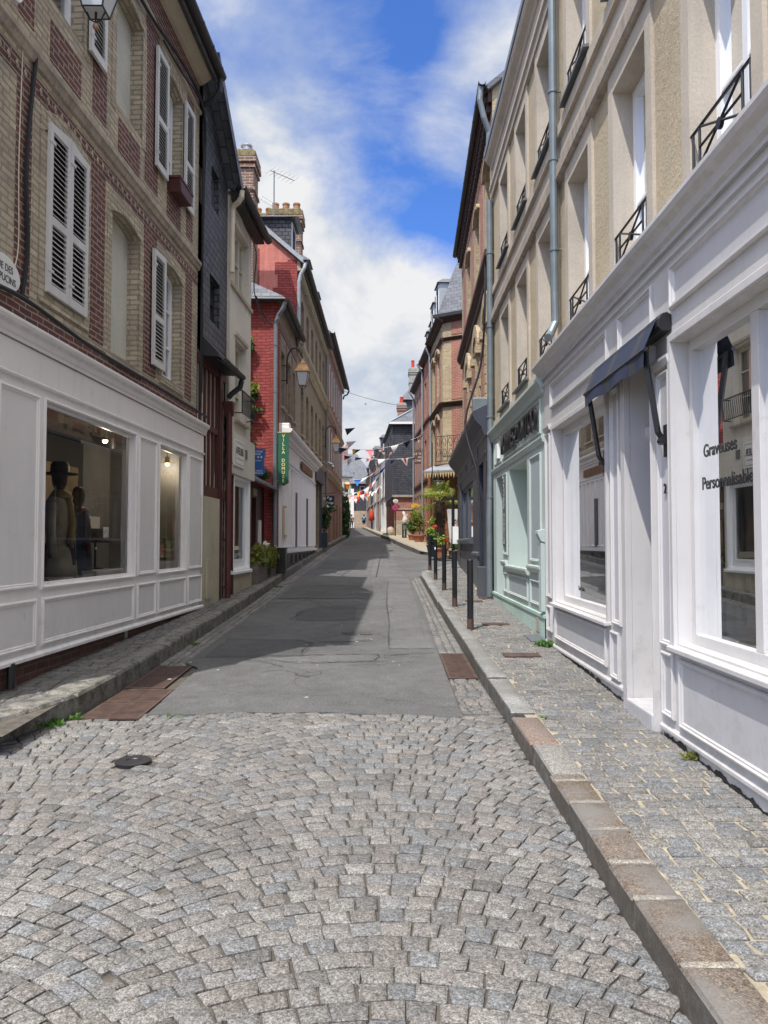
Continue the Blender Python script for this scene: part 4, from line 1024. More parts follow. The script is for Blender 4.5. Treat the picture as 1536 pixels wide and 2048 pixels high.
# street-name oval
t = thing('street_name_sign', 'white oval enamel plaque reading RUE DES CAPUCINS on brick', 'street sign', tuple(A.w(6.42, .03, 3.97)))
m = MB(A); K = 36
o_ = [(6.48 + .27 * math.cos(2 * math.pi * k / K), 3.86 + .155 * math.sin(2 * math.pi * k / K)) for k in range(K)]
m.prism(o_, .02, .04); m.build('plaque', 'sign_white', t, bevel=.004)
ux = (FL1.w(1, 0, 0) - FL1.w(0, 0, 0)); nx = FL1.n
text(t, 'RUE DES', A.w(6.47, .042, 3.905), ux, nx, .088, 'black_letter', .001, sx=.9); text(t, 'CAPUCINS', A.w(6.48, .042, 3.81), ux, nx, .088, 'black_letter', .001, sx=.9)
# cables running along the house
def cable(label, pts, r=.012, mat='black_cable', fr=W, world=True, group='cables along the left houses', name='cable'):
    m = MB(fr); P = [Vector(p) if world else fr.w(*p) for p in pts]
    Q = []
    for i in range(len(P) - 1):
        p0, p1, p2, p3 = P[max(i - 1, 0)], P[i], P[i + 1], P[min(i + 2, len(P) - 1)]
        for k in range(5):
            t = k / 5; Q.append(0.5 * ((2 * p1) + (p2 - p0) * t + (2 * p0 - 5 * p1 + 4 * p2 - p3) * t * t + (3 * p1 - p0 - 3 * p2 + p3) * t ** 3))
    Q.append(P[-1]); m.tube(Q, r, 6, True)
    o = m.build(name, mat, None, loc=tuple(Q[0])); o.data.materials[0] = M[mat]
    return tag(o, label, 'cable', group)
a = lambda u, n, z: tuple(A.w(u, n, z))
cable('thick black cable down the brick corner beside the oval plaque', [a(6.98, .03, 6.1), a(6.84, .03, 5.0), a(6.88, .03, 4.2), a(6.80, .03, 3.75)], .022)
cable('thin white cable beside the thick black one on the brick corner', [a(6.78, .01, 6.2), a(6.74, .01, 5.0), a(6.76, .01, 4.2), a(6.66, .01, 3.9)], .006, 'cream_frame')
cable('black cable sagging along the wall top under the gutter', [a(6.4, .05, 8.5), a(8.2, .05, 8.42), a(9.8, .06, 8.50), a(11.3, .08, 8.72), a(12.3, .10, 8.62), a(12.44, .07, 7.6), a(12.45, .06, 6.0), a(12.44, .06, 4.6), a(12.46, .05, 3.75)], .022)
cable('second black cable twisting round the first near the gutter end', [a(10.4, .07, 8.50), a(11.2, .11, 8.50), a(11.9, .10, 8.66), a(12.35, .12, 8.45), a(12.50, .07, 7.4), a(12.40, .08, 6.2), a(12.50, .06, 5.0), a(12.50, .06, 4.0)], .016)
cable('grey cable along the left shop cornice top', [a(5.9, .12, 3.62), a(6.6, .16, 3.66), a(8.0, .15, 3.60), a(9.6, .15, 3.60), a(12.5, .15, 3.60)], .020)
cable('coil of white cable on the wall at the upper left corner', [a(6.50 + .13 * math.cos(k * .8) * (1 + .05 * math.sin(k * 3)), .06 + .02 * math.sin(k), 6.42 + .16 * math.sin(k * .8)) for k in range(40)], .009, 'shutter_white', name='cable_coil')

t = thing('flower_box', 'empty dark red planter hanging under the upper shuttered window', 'flower box', tuple(A.w(11.1, .1, 6.7)))
m = MB(A); m.prism([(10.80, 6.78), (11.42, 6.78), (11.36, 6.58), (10.86, 6.58)], .02, .20); m.build('trough', 'dark_maroon_wood', t, bevel=.008)
m = MB(A); m.box(10.78, 11.44, .01, .21, 6.76, 6.79); m.build('rim', 'maroon_pipe', t)
t = thing('foot_post', 'short black iron guard at the foot of the left brick plinth', 'post', tuple(A.w(6.62, .08, gz(6.6) + .15)))
m = MB(A); m.tube([(6.62, .09, gz(6.6) + .1), (6.62, .09, .52)], .035, 8); m.build('post', 'black_iron', t); m = MB(A); m.tube([(6.62, .09, gz(6.6) + .12), (6.62, .09, gz(6.6) + .18)], .06, 8); m.build('base', 'rust_iron', t)
# ================================================================ LEFT: slate-hung house over half timber
B = side(-3.50, 0.0396, True)
h2 = thing('slate_hung_house', 'narrow slate-hung house over maroon half-timbering beside the brick corner house', 'house', tuple(B.w(13.3, 0, gz(13))))
m = MB(B)
m.wall(12.44, 14.15, 4.70, 9.6, [(13.00, 13.52, 7.35, 8.05), (12.95, 13.62, 5.35, 6.15)], 0.02, .14, outer=[(12.44, 4.7), (14.15, 4.7), (14.15, 8.35), (12.44, 9.5)])
m.face([(12.44, .02, 4.7), (14.15, .02, 4.7), (14.15, -.1, 4.7), (12.44, -.1, 4.7)])
m.build('slate_wall', 'slate_cladding', h2)
m = MB(B); m.wall(12.44, 14.15, -.1, 4.72, [(13.30, 13.62, 2.75, 3.45)], -.03, .12); m.build('plaster_wall', 'offwhite_render', h2)
m = MB(B); m.box(12.44, 13.62, -.03, .05, -.1, 2.32); m.build('rendered_base', 'beige_render', h2)
m = MB(B)
for u in (12.50, 12.78, 13.04, 13.30, 13.56): m.box(u, u + .06, -.031, .012, 2.45, 4.5)
m.box(12.44, 14.1, -.031, .03, 2.32, 2.50); m.box(12.44, 14.1, -.031, .03, 4.48, 4.66); m.box(13.0, 13.8, -.031, .022, 3.45, 3.55)
m.box(13.62, 13.80, -.031, .05, -.1, 4.6); m.build('timber_frame', 'dark_maroon_wood', h2)
window(h2, B, 13.00, 13.52, 7.35, 8.05, -.08, 'grey_blue_paint', bars=(), sash=1, curtain=2)
window(h2, B, 12.95, 13.62, 5.35, 6.15, -.08, 'black_iron', bars=(.5,), curtain=False)
window(h2, B, 13.30, 13.62, 2.75, 3.45, -.12, 'dark_maroon_wood', bars=(.5,), sash=1, curtain=False, fw=.03)
body(h2, B, 12.44, 14.15, 0, 9.0, 6.5, 'slate_cladding', ends=(False, True))
m = MB(B)                                                  # roof falling along the street, verge over the slates
def slope(u): return 9.62 - (u - 12.42) * .78
for (n0, n1, dz) in ((.30, -6.6, 0.0),):
    a_, b_ = 12.40, 14.30
    m.face([(a_, n0, slope(a_)), (b_, n0, slope(b_)), (b_, n1, slope(b_)), (a_, n1, slope(a_))])
    m.face([(a_, n0, slope(a_) - .1), (b_, n0, slope(b_) - .1), (b_, n1, slope(b_) - .1), (a_, n1, slope(a_) - .1)])
    m.face([(a_, n0, slope(a_)), (b_, n0, slope(b_)), (b_, n0, slope(b_) - .22), (a_, n0, slope(a_) - .22)])
    m.face([(b_, n0, slope(b_)), (b_, n1, slope(b_)), (b_, n1, slope(b_) - .1), (b_, n0, slope(b_) - .1)])
m.build('roof', 'slate_roof', h2)
m = MB(B); m.ext([(.02, 4.62), (.30, 4.60), (.30, 4.66), (.02, 4.95)], 12.50, 14.05); m.build('canopy', 'black_gutter', h2)
gutter(h2, B, 12.55, 14.10, .33, 4.60, .07)
pipe(h2, B, [(14.04, .33, 4.52), (14.05, .30, 4.40), (14.02, .16, 4.28), (14.0, .10, 4.2)], .05, 'black_gutter')
m = MB(B); q = [(13.90, 4.12), (14.10, 4.12), (14.06, 3.98), (14.03, 3.86), (13.97, 3.86), (13.94, 3.98)]
m.prism(q, .02, .20); m.build('hopper', 'maroon_pipe', h2)
pipe(h2, B, [(14.0, .12, 3.92), (14.0, .12, 2.9), (13.96, .12, 2.6), (13.96, .12, .45)], .055, 'maroon_pipe', 'rainwater_pipe', coll=((14.0, .12, 3.0), (13.96, .12, 1.6), (13.96, .12, .75)))
m = MB(B); m.box(12.75, 13.05, .05, .075, .62, 1.28); m.build('meter_box', 'beige_render', h2, bevel=.004)

# ================================================================ LEFT: cream rendered house with ATELIER sign
C3 = side(-3.47, 0.0396, True)
h3 = thing('cream_rendered_house', 'cream rendered house with white ground-floor shop window and ATELIER sign', 'house', tuple(C3.w(15.2, 0, gz(15))))
m = MB(C3)
m.wall(14.16, 16.20, -.1, 8.35, [(14.42, 15.95, 6.55, 7.75), (14.78, 15.72, 3.95, 5.5), (14.12 + .06, 14.52, .45, 2.72), (14.62, 15.95, 1.05, 2.80)], 0, .20)
m.face([(16.20, 0, -.1), (16.20, -7, -.1), (16.20, -7, 8.35), (16.20, 0, 8.35)]); m.face([(14.16, 0, 4), (14.16, -7, 4), (14.16, -7, 8.35), (14.16, 0, 8.35)])
m.face([(14.16, -7, 0), (16.2, -7, 0), (16.2, -7, 8.35), (14.16, -7, 8.35)])
m.build('wall', 'offwhite_render', h3)
m = MB(C3); m.box(14.16, 16.22, 0, .10, 2.84, 3.62); m.build('fascia', 'offwhite_render', h3, bevel=.006)
m = MB(C3); m.box(14.60, 16.20, 0, .05, -.1, 1.02); m.build('plinth', 'beige_render', h3)
m = MB(C3)
for u0, u1, z in ((14.3, 16.2, 6.42), (14.7, 15.8, 5.56)): m.ext([(0, z), (.04, z), (.05, z + .06), (0, z + .09)], u0, u1)
m.box(14.16, 14.24, 0, .03, 3.62, 8.3); m.build('band_course', 'smooth_render', h3)
window(h3, C3, 14.42, 15.05, 6.55, 7.75, -.12, 'cream_frame', bars=(.5,), sash=1); window(h3, C3, 15.10, 15.95, 6.55, 7.75, -.12, 'cream_frame', bars=(.5,), sash=2)
wf = window(h3, C3, 14.78, 15.72, 3.95, 5.5, -.12, 'cream_frame', bars=(.35, .68), curtain=1, sill='sill_stone')
rl = MB(C3)
rl.tube([(14.72, .16, 4.05), (15.85, .16, 4.05)], .012, 6); rl.tube([(14.72, .16, 4.48), (15.85, .16, 4.48)], .015, 6)
for u in (14.72, 15.85):
    rl.tube([(u, 0, 4.05), (u, .16, 4.05)], .012, 6); rl.tube([(u, 0, 4.48), (u, .16, 4.48)], .012, 6); rl.tube([(u, .16, 4.05), (u, .16, 4.48)], .012, 6)
for i in range(13):
    u = 14.80 + i * .082; rl.tube([(u, .16, 4.05), (u + .02, .16, 4.2), (u - .02, .16, 4.35), (u, .16, 4.48)], .007, 5)
rl.build('balcony_railing', 'black_iron', h3)
fo = window(h3, C3, 14.62, 15.95, 1.05, 2.80, -.03, 'white_pvc', 'shop_glass', sash=1, bars=(), curtain=False, fw=.10)
m = MB(C3); m.ring(14.54, 16.02, .97, 2.86, [(0, 0), (0, .05), (.05, .06), (.09, .03), (.09, -.03)]); m.ext([(0, .95), (.10, .95), (.10, 1.0), (0, 1.03)], 14.5, 16.06); m.build('window_surround', 'white_pvc', h3, bevel=.004)
d = MB(C3); d.box(14.20, 14.50, -.10, -.06, .45, 2.72); d.ring(14.24, 14.46, .55, 1.15, [(0, -.058), (.01, -.05), (.02, -.058)]); dd = d.build('door', 'white_pvc', h3)
g = MB(C3)
for z in (1.25, 1.62, 1.99): g.box(14.26, 14.44, -.058, -.054, z, z + .30)
g.build('door_pane', 'window_glass', dd); g = MB(C3); g.box(14.42, 14.45, -.06, .0, 1.12, 1.15); g.box(14.42, 14.45, -.06, -.02, 1.02, 1.2); g.build('handle', 'black_iron', dd)
m = MB(C3); m.box(14.52, 14.60, 0, .05, .4, 2.83); m.box(14.16, 14.20, 0, .03, .4, 2.83); m.build('door_post', 'dark_maroon_wood', h3)
m = MB(C3)
for k in range(7): m.box(15.05, 15.35, .05, .058, .62 + k * .045, .642 + k * .045)
m.build('vent_grille', 'beige_render', h3)
sg = MB(C3); sg.box(14.30, 15.10, .10, .125, 3.00, 3.50); sgo = sg.build('shop_sign', 'sign_white', h3)
sg = MB(C3); sg.ring(14.34, 15.06, 3.04, 3.46, [(0, .126), (.0, .128), (.008, .128)]); sg.box(14.42, 14.98, .126, .128, 3.14, 3.15); sg.build('sign_line', 'black_letter', sgo)
text(sgo, 'ATELIER', C3.w(14.70, .13, 3.29), ux, nx, .20, 'black_letter', .002, sx=.85)
sg = MB(C3); sg.box(15.28, 15.44, .10, .115, 3.22, 3.40); sg.build('small_notice', 'slate_plate', h3)
roof(h3, C3, 14.10, 16.62, [(.20, 8.22), (-3.4, 10.9), (-7.2, 8.2)], th=.13)
m = MB(C3); m.box(14.15, 16.58, .0, .20, 8.06, 8.12); m.build('soffit', 'black_gutter', h3)
gutter(h3, C3, 14.05, 16.68, .27, 8.18, .085)
pipe(h3, C3, [(14.10, .27, 8.10), (14.10, .26, 7.98), (14.13, .20, 7.90), (14.18, .10, 7.85), (14.20, .07, 7.78), (14.20, .06, 7.2), (14.20, .06, 6.6)], .05, 'cream_frame')
b3 = lambda u, n, z: tuple(C3.w(u, n, z))
cable('black cable under the eaves of the cream rendered house', [b3(14.3, .1, 8.0), b3(15.2, .08, 7.9), b3(16.1, .12, 7.7), b3(16.22, .06, 6.9), b3(16.22, .3, 6.2)], .012)
cable('black cable bundle slung from cream house to red brick house', [b3(16.22, .1, 6.8), (-2.75, 17.5, 6.75), (-2.72, 18.6, 6.9), (-2.72, 19.55, 7.3)], .018)

# ================================================================ LEFT: gap with maroon porch, planter wall, hedge
D = side(-2.92, 0.008, True)
pch = thing('wooden_porch', 'dark maroon timber porch with posters and sloping lean-to roof', 'porch', tuple(D.w(18, 0, gz(18))))
m = MB(D); m.wall(16.30, 19.52, .3, 2.95, [(17.75, 18.35, .62, 2.62)], -.28, .1); m.build('porch_wall', 'dark_maroon_wood', pch)
m = MB(D); m.box(17.75, 18.35, -.55, -.5, .5, 2.7); m.build('porch_door', 'dark_maroon_wood', pch)
m = MB(D); m.face([(16.25, .05, 2.92), (19.50, .08, 2.92), (19.50, -.9, 3.55), (16.25, -.9, 3.55)]); m.face([(16.25, .05, 2.86), (19.50, .08, 2.86), (19.50, -.9, 3.5), (16.25, -.9, 3.5)]); m.face([(16.25, .05, 2.86), (19.5, .08, 2.86), (19.5, .08, 2.92), (16.25, .05, 2.92)]); m.build('lean_to_roof', 'slate_roof', pch)
for u0, u1, z0, z1, mt in ((16.85, 17.30, 1.35, 2.05, 'ochre_poster'), (18.62, 18.95, 1.0, 2.1, 'paper_white'), (16.75, 17.35, 2.28, 2.42, 'light_wood'), (17.85, 18.35, 2.66, 2.82, 'light_wood')):
    q = MB(D); q.box(u0, u1, -.28, -.262, z0, z1); q.ring(u0, u1, z0, z1, [(0, -.262), (.0, -.25), (.02, -.25), (.02, -.262)]); q.build('poster_frame', mt, pch)
pw = thing('planter_wall', 'rough flint planter wall under the clipped hedge', 'wall', tuple(D.w(17.6, .1, gz(17.6))))
m = MB(D); m.box(16.35, 17.60, -.15, .12, .2, 1.12); m.box(17.62 + .5, 19.3, -.15, .12, .3, 1.15); m.build('stone_wall', 'flint_stone', pw)
def leaves(mb, c, r, n, size, flat=.3, shell=.55, droop=0):
    c = Vector(c)
    for _ in range(n):
        while 1:
            p = Vector((rnd.uniform(-1, 1), rnd.uniform(-1, 1), rnd.uniform(-1, 1)))
            if p.length <= 1 and p.length > shell * rnd.random(): break
        k = 0.75 + .45 * noise.noise(p * 2.1 + c)
        q = c + Vector((p.x * r[0], p.y * r[1], p.z * r[2])) * k
        d = Vector((rnd.gauss(0, 1), rnd.gauss(0, 1), rnd.gauss(0, 1))).normalized(); e = d.cross(Vector((rnd.gauss(0, 1), rnd.gauss(0, 1), rnd.gauss(0, 1)))).normalized()
        s_ = size * rnd.uniform(.6, 1.3)
        mb.face([q - d * s_, q + e * s_ * .5, q + d * s_, q - e * s_ * .5], True)
def plant(name, label, cat, c, parts, group=None, stems=(), pot=None):
    t = thing(name, label, cat, c, group)
    for i, (pc, r, n, size, mat) in enumerate(parts):
        m = MB(); leaves(m, pc, r, n, size); m.build('foliage', mat, t)
    if stems:
        m = MB()
        for a_, b_ in stems: m.tube([a_, (Vector(a_) + Vector(b_)) / 2 + Vector((rnd.uniform(-.05, .05), rnd.uniform(-.05, .05), 0)), b_], .012, 5, True)
        m.build('stem', 'trunk_fibre', t)
    return t
zc = gz(18) + .95
hd = plant('hedge', 'clipped dark hedge with white blooms over the flint planter wall', 'hedge', (-2.75, 18, gz(18) + .3),
      [((-2.76, 16.9, 1.25), (.24, .75, .36), 1400, .045, 'leaf_olive'), ((-2.74, 18.2, 1.22), (.26, .95, .36), 1700, .045, 'leaf_olive'), ((-2.78, 17.6, 1.15), (.2, .9, .33), 700, .05, 'leaf_green')])
m = MB()
for (x, y, z) in ((-2.62, 17.0, 1.55), (-2.64, 17.2, 1.53), (-2.7, 17.5, 1.55), (-2.66, 18.9, 1.45), (-2.6, 17.1, 1.5)): leaves(m, (x, y, z), (.06, .06, .04), 16, .03)
m.build('flower', 'flag_white', hd)
pt = thing('plant_pot', 'tall black square planter at the foot of the green banner shop', 'planter', (-2.55, 19.1, gz(19.1) + .16))
m = MB(); z_ = gz(19.1) + .165
m.slab([(-2.72, 18.95), (-2.42, 18.95), (-2.42, 19.28), (-2.72, 19.28)], z_, z_ + .62); m.build('pot_body', 'black_plinth', pt, bevel=.01)
m = MB(); m.box(-2.735, -2.405, 18.935, 19.295, z_ + .62, z_ + .65); m.build('rim', 'black_plinth', pt)

# ================================================================ LEFT: small red-ended house over white VILLA DOMUSE shop
E5 = FL5
h5 = thing('red_brick_house', 'low house with red painted brick end and white panelled shopfront', 'house', tuple(E5.w(21.5, 0, gz(21))))
wins = [(20.05, 20.75, 5.15, 6.62), (21.35, 22.05, 5.15, 6.62), (22.55, 23.1, 5.15, 6.62)]
m = MB(E5); m.wall(19.55, 23.35, 4.5, 7.85, wins, 0, .18); m.m = 1
for u0, u1 in ((19.62, 19.85), (20.95, 21.18), (22.2, 22.42)): m.box(u0, u1, -.01, .01, 4.7, 7.0)
m.box(19.55, 23.35, -.01, .015, 7.05, 7.25); m.build('wall', ['grey_brown_brick', 'maroon_brick'], h5)
for q in wins: window(h5, E5, *q, -.14, 'cream_frame', bars=(.35, .68), curtain=1, sill='sill_stone')
G5 = Fr((-2.70, 19.55), (-1, 0), (0, -1))                    # end wall facing down the street, u runs away from the street
m = MB(G5); m.wall(0, 6.0, 0, 7.8, (), 0); m.build('end_wall', 'red_painted_brick', h5)
m = MB(G5); m.box(-.02, .22, 0, .012, .8, 7.8); m.build('quoin', 'red_painted_brick', h5)
m = MB()
e = [(-2.53, 19.32, 7.80), (-2.50, 23.4, 7.85), (-8.5, 23.4, 7.85), (-8.5, 19.32, 7.80)]; r0, r1 = (-4.9, 21.0, 9.3), (-4.9, 23.4, 9.7)
m.face([e[0], e[1], r1, r0], True); m.face([e[0], r0, e[3]], True); m.face([e[3], r0, r1, e[2]], True)
m.face([(-2.53, 19.32, 7.72), (-2.50, 23.4, 7.77), (-8.5, 23.4, 7.77), (-8.5, 19.32, 7.72)], True); m.face([e[0], e[3], (-8.5, 19.32, 7.72), (-2.53, 19.32, 7.72)], True)
m.build('roof', 'slate_roof', h5)
gutter(h5, E5, 19.25, 23.35, .22, 7.76, .085)
gg = MB(); gg.tube([(-2.50, 19.28, 7.72), (-5.5, 19.28, 7.74)], .05, 8, True); gg.build('end_gutter', 'black_gutter', h5)
pipe(h5, E5, [(19.32, .20, 7.68), (19.36, .12, 7.48), (19.44, .0, 7.34), (19.47, -.06, 7.1), (19.47, -.06, 4.0), (19.47, -.06, 1.0)], .055, 'zinc_pipe', coll=((19.47, -.06, 6.6), (19.47, -.06, 5.4), (19.47, -.06, 3.2)))
sh5 = MB(E5); sh5.wall(19.62, 28.4, 1.28, 4.40, (), .10); sh5.face([(19.62, .1, 1.28), (19.62, -.1, 1.28), (19.62, -.1, 4.4), (19.62, .1, 4.4)])
sh5.face([(28.4, .1, 1.28), (28.4, -.1, 1.28), (28.4, -.1, 4.4), (28.4, .1, 4.4)])
cornice(sh5, 19.55, 28.6, 4.18, 1.9, 1.5, .10); sh5.ext([(.1, 3.68), (.14, 3.70), (.14, 3.74), (.1, 3.76)], 19.62, 28.4)
sh5.box(19.62, 28.4, .10, .20, 1.28, 1.36); so5 = sh5.build('shopfront', 'lilac_white', h5, bevel=.006)
pn = MB(E5); u = 20.0
k = 0
while u < 28.0:
    w_ = (.42, .42, .55, .42)[k % 4]
    pn.ring(u, u + w_, 1.42, 3.62, [(0, .10), (0, .135), (.03, .145), (.05, .12), (.06, .102)])
    u += w_ + .10; k += 1
pn.build('shutter_panel', 'lilac_white', so5)
pn = MB(E5)
for u in (22.2, 25.2): pn.box(u, u + .28, .10, .155, 1.42, 3.0); 
pn.build('narrow_pane', 'grey_blue_paint', so5)
pn = MB(E5); pn.box(23.6, 26.8, .14, .17, 3.80, 4.05); pn.build('sign_board', 'brown_wood', so5)
pn = MB(E5); pn.box(19.75, 20.15, .11, .15, 1.7, 2.5); mm = pn.build('menu_case', 'light_wood', so5); pn = MB(E5); pn.box(19.80, 20.10, .15, .154, 1.75, 2.45); pn.build('menu_sheet', 'paper_white', mm)
pl5 = MB(E5); pl5.box(19.60, 31.6, 0, .08, .2, 1.28); pl5.build('plinth', 'black_plinth', h5)
pl5 = MB(E5)
for u in [19.7 + 1.05 * i for i in range(9)]: pl5.ring(u, u + .9, .85 + (u - 19.6) * .045, 1.22, [(0, .08), (0, .10), (.03, .10), (.03, .085)])
pl5.build('plinth_panel', 'grey_blue_paint', h5)
# leafy creeper on the red wall
cr = thing('creeper', 'green climbing plant hanging down the red painted brick wall', 'climbing plant', (-3.5, 19.4, 5.2))
m = MB()
for (x, z, rx, rz, n) in ((-3.42, 6.55, .16, .22, 160), (-3.52, 6.2, .10, .3, 90), (-3.36, 5.35, .24, .3, 380), (-3.42, 4.85, .26, .2, 260), (-3.2, 4.9, .25, .05, 50), (-3.46, 4.45, .14, .22, 130), (-3.28, 4.05, .07, .06, 25), (-3.5, 5.9, .06, .3, 60)):
    leaves(m, (x, 19.42, z), (rx, .12, rz), n, .055)
m.build('foliage', 'leaf_green', cr)
m = MB()
for (x, z) in ((-3.3, 5.45), (-3.45, 6.7), (-3.38, 4.9)): leaves(m, (x, 19.34, z), (.2, .08, .2), 90, .05)
m.build('young_leaves', 'leaf_lime', cr)
m = MB(); m.tube([(-3.6, 19.5, 3.4), (-3.5, 19.48, 4.5), (-3.45, 19.48, 5.5), (-3.5, 19.48, 6.6)], .02, 6, True); m.build('stem', 'trunk_fibre', cr)
cr = thing('roof_plant', 'small leafy growth spilling over the maroon porch roof', 'climbing plant', (-3.0, 18.6, 3.2))
m = MB(); leaves(m, (-2.98, 18.7, 3.22), (.25, .8, .14), 420, .05); m.build('foliage', 'leaf_dark', cr)
# signs on this stretch
t = thing('hanging_sign', 'blue sign with two white stars hung over the maroon porch', 'sign', (-2.85, 16.95, 3.1))
m = MB(); x0, x1, z0, z1 = -3.02, -2.62, 3.03, 3.62; y_ = 16.9
pts = [(x0, z0 + .07), (x0 + .06, z0), (x1 - .06, z0), (x1, z0 + .07), (x1 - .02, z0 + .22), (x1 - .02, z0 + .36), (x1 + .02, z1 - .02), (x1 - .12, z1), (x0 + .12, z1), (x0, z1 - .02)]
m.prism([(a_, b_) for a_, b_ in pts], y_, y_ + .02); bo = m.build('board', 'blue_sign', t)
X_ = (1, 0, 0); NY = (0, -1, 0); xm = (x0 + x1) / 2
for s_, z, sz, mt in (('LOCATIONS', 3.555, .052, 'sign_white'), ('MEUBLEES', 3.50, .048, 'sign_white'), ('de Tourisme', 3.36, .045, 'sign_white'), ('02 31 14 98 75', 3.13, .047, 'white_letter'), ('06 20 40 30 14', 3.08, .047, 'white_letter')):
    text(t, s_, (xm, y_ - .003, z), X_, NY, sz, mt, .001, 'writing')
m = MB()
for cx0 in (xm + .05, xm + .12):
    st = [(cx0 + (.030 if k % 2 == 0 else .012) * math.sin(math.pi * k / 5), 3.435 + (.030 if k % 2 == 0 else .012) * math.cos(math.pi * k / 5)) for k in range(10)]
    m.prism(st, y_ - .006, y_ - .001)
m.build('star', 'white_letter', t)
m = MB(); m.tube([(-3.05, 16.91, 3.55), (-2.58, 16.91, 3.64)], .008, 6, True); m.build('bracket', 'black_iron', t)
t = thing('banner', 'green vertical banner reading VILLA DOMUSE on the white shopfront', 'banner', (-2.6, 20.0, 3.7))
m = MB(); m.prism([(-2.685, 4.34), (-2.685, 3.06), (-2.55, 2.98), (-2.415, 3.06), (-2.415, 4.34)], 19.44, 19.45); m.build('cloth', 'green_banner', t)
m = MB(); m.tube([(-2.72, 19.46, 4.35), (-2.39, 19.46, 4.35)], .012, 8, True); m.tube([(-2.72, 19.46, 3.12), (-2.39, 19.46, 3.08)], .008, 8, True); m.build('pole', 'light_wood', t)
for i, ch in enumerate('VILLA DOMUSE'):
    if ch != ' ': text(t, ch, (-2.55, 19.435, 4.25 - i * .103), X_, NY, .112, 'gold_letter', .001, 'writing', bold=.003)
m = MB(); m.box(-2.75, -2.42, 19.62, 19.95, 4.40, 4.62); m.build('cornice_end', 'lilac_white', h5, bevel=.02)

# ================================================================ LEFT: tall pale brick house, red gable
h6 = thing('tall_gabled_house', 'tall house with pink-red painted gable and pale brick street front', 'house', tuple(E5.w(28, 0, gz(28))))
us = [24.55 + 1.62 * i for i in range(6)]
up = [arch(u, u + .82, 7.95, 9.42, .15) for u in us[:6] if u < 33]; lo = [arch(u, u + .82, 5.05, 6.62, .15) for u in us if u < 33]
m = MB(E5); m.wall(23.36, 34.0, 0, 10.25, up + lo + [(28.8, 31.0, 1.5, 3.9)], 0, .2); m.m = 1
m.box(23.38, 23.75, -.01, .012, 7.8, 10.2); m.build('wall', ['grey_brown_brick', 'maroon_brick'], h6)
for u in us[:6]:
    if u < 33:
        window(h6, E5, u, u + .82, 7.95, 9.42, -.16, 'cream_frame', bars=(.4,), curtain=1); window(h6, E5, u, u + .82, 5.05, 6.62, -.16, 'cream_frame', bars=(.4,), curtain=1, sill='sill_stone')
m = MB(E5)
for z, k in ((7.35, 1.6), (4.62, .8), (7.80, .6)): cornice(m, 23.36, 34.0, z, k, k)
for u in [23.6 + .32 * i for i in range(32)]: m.box(u, u + .12, 0, .12, 9.78, 9.92)
m.box(23.36, 34, 0, .14, 9.92, 10.0); m.box(23.36, 34, 0, .10, 10.0, 10.25); m.build_each('cornice', 'beige_render', h6)
G6 = Fr((-2.68, 23.36), (-1, 0), (0, -1))
m = MB(G6); m.wall(0, 8, 0, 10.3, (), 0, outer=[(0, 0), (8, 0), (8, 10.3), (4.2, 13.9), (0, 10.3)]); m.build('gable_wall', 'pink_render', h6)
m = MB(G6)
m.box(-.01, .28, 0, .010, 6.5, 10.25); 
for k in range(9): m.box(.28, .28 + (.22 if k % 2 else .36) + .1 * rnd.random(), 0, .008, 6.6 + k * .4, 6.98 + k * .4)
m.box(1.15, 1.5, 0, .008, 8.5, 10.6); m.build('gable_quoin', 'red_painted_brick', h6)
roof(h6, E5, 23.26, 34.0, [(.20, 10.22), (-4.2, 14.0), (-8.4, 10.2)])
m = MB(G6); m.face([(-.22, .12, 10.10), (-.22, .12, 10.26), (4.2, .12, 14.06), (4.2, .12, 13.90)]); m.face([(-.22, .12, 10.26), (-.22, -.1, 10.26), (4.2, -.1, 14.06), (4.2, .12, 14.06)]); m.build('verge_flashing', 'zinc_light', h6)
gutter(h6, E5, 23.2, 34.0, .28, 10.22, .085)
pipe(h6, E5, [(23.28, .28, 10.14), (23.25, .24, 9.95), (23.24, .12, 9.72), (23.22, .08, 9.5), (23.22, .08, 8.4), (23.22, .08, 7.5)], .055, 'zinc_light', coll=((23.22, .08, 8.7),))
pipe(h6, E5, [(33.9, .08, 10.0), (33.9, .08, 1.5)], .05, 'zinc_pipe')
sf6 = MB(E5); sf6.box(28.45, 31.8, .0, .14, 3.9, 4.5); sf6.box(28.45, 28.75, 0, .10, 1.3, 3.9); sf6.box(31.2, 31.5, 0, .1, 1.3, 3.9); sf6.build('shop_fascia', 'navy_paint', h6)
m = MB(E5)
for i in range(14): m.box(28.85 + i * .15, 28.90 + i * .15, -.12, -.09, 1.5, 3.85)
m.build('display_lattice', 'light_wood', h6)
m = MB(E5); m.box(28.8, 31.0, -.3, -.25, 1.5, 3.9); m.build('shop_back', 'shop_interior', h6)
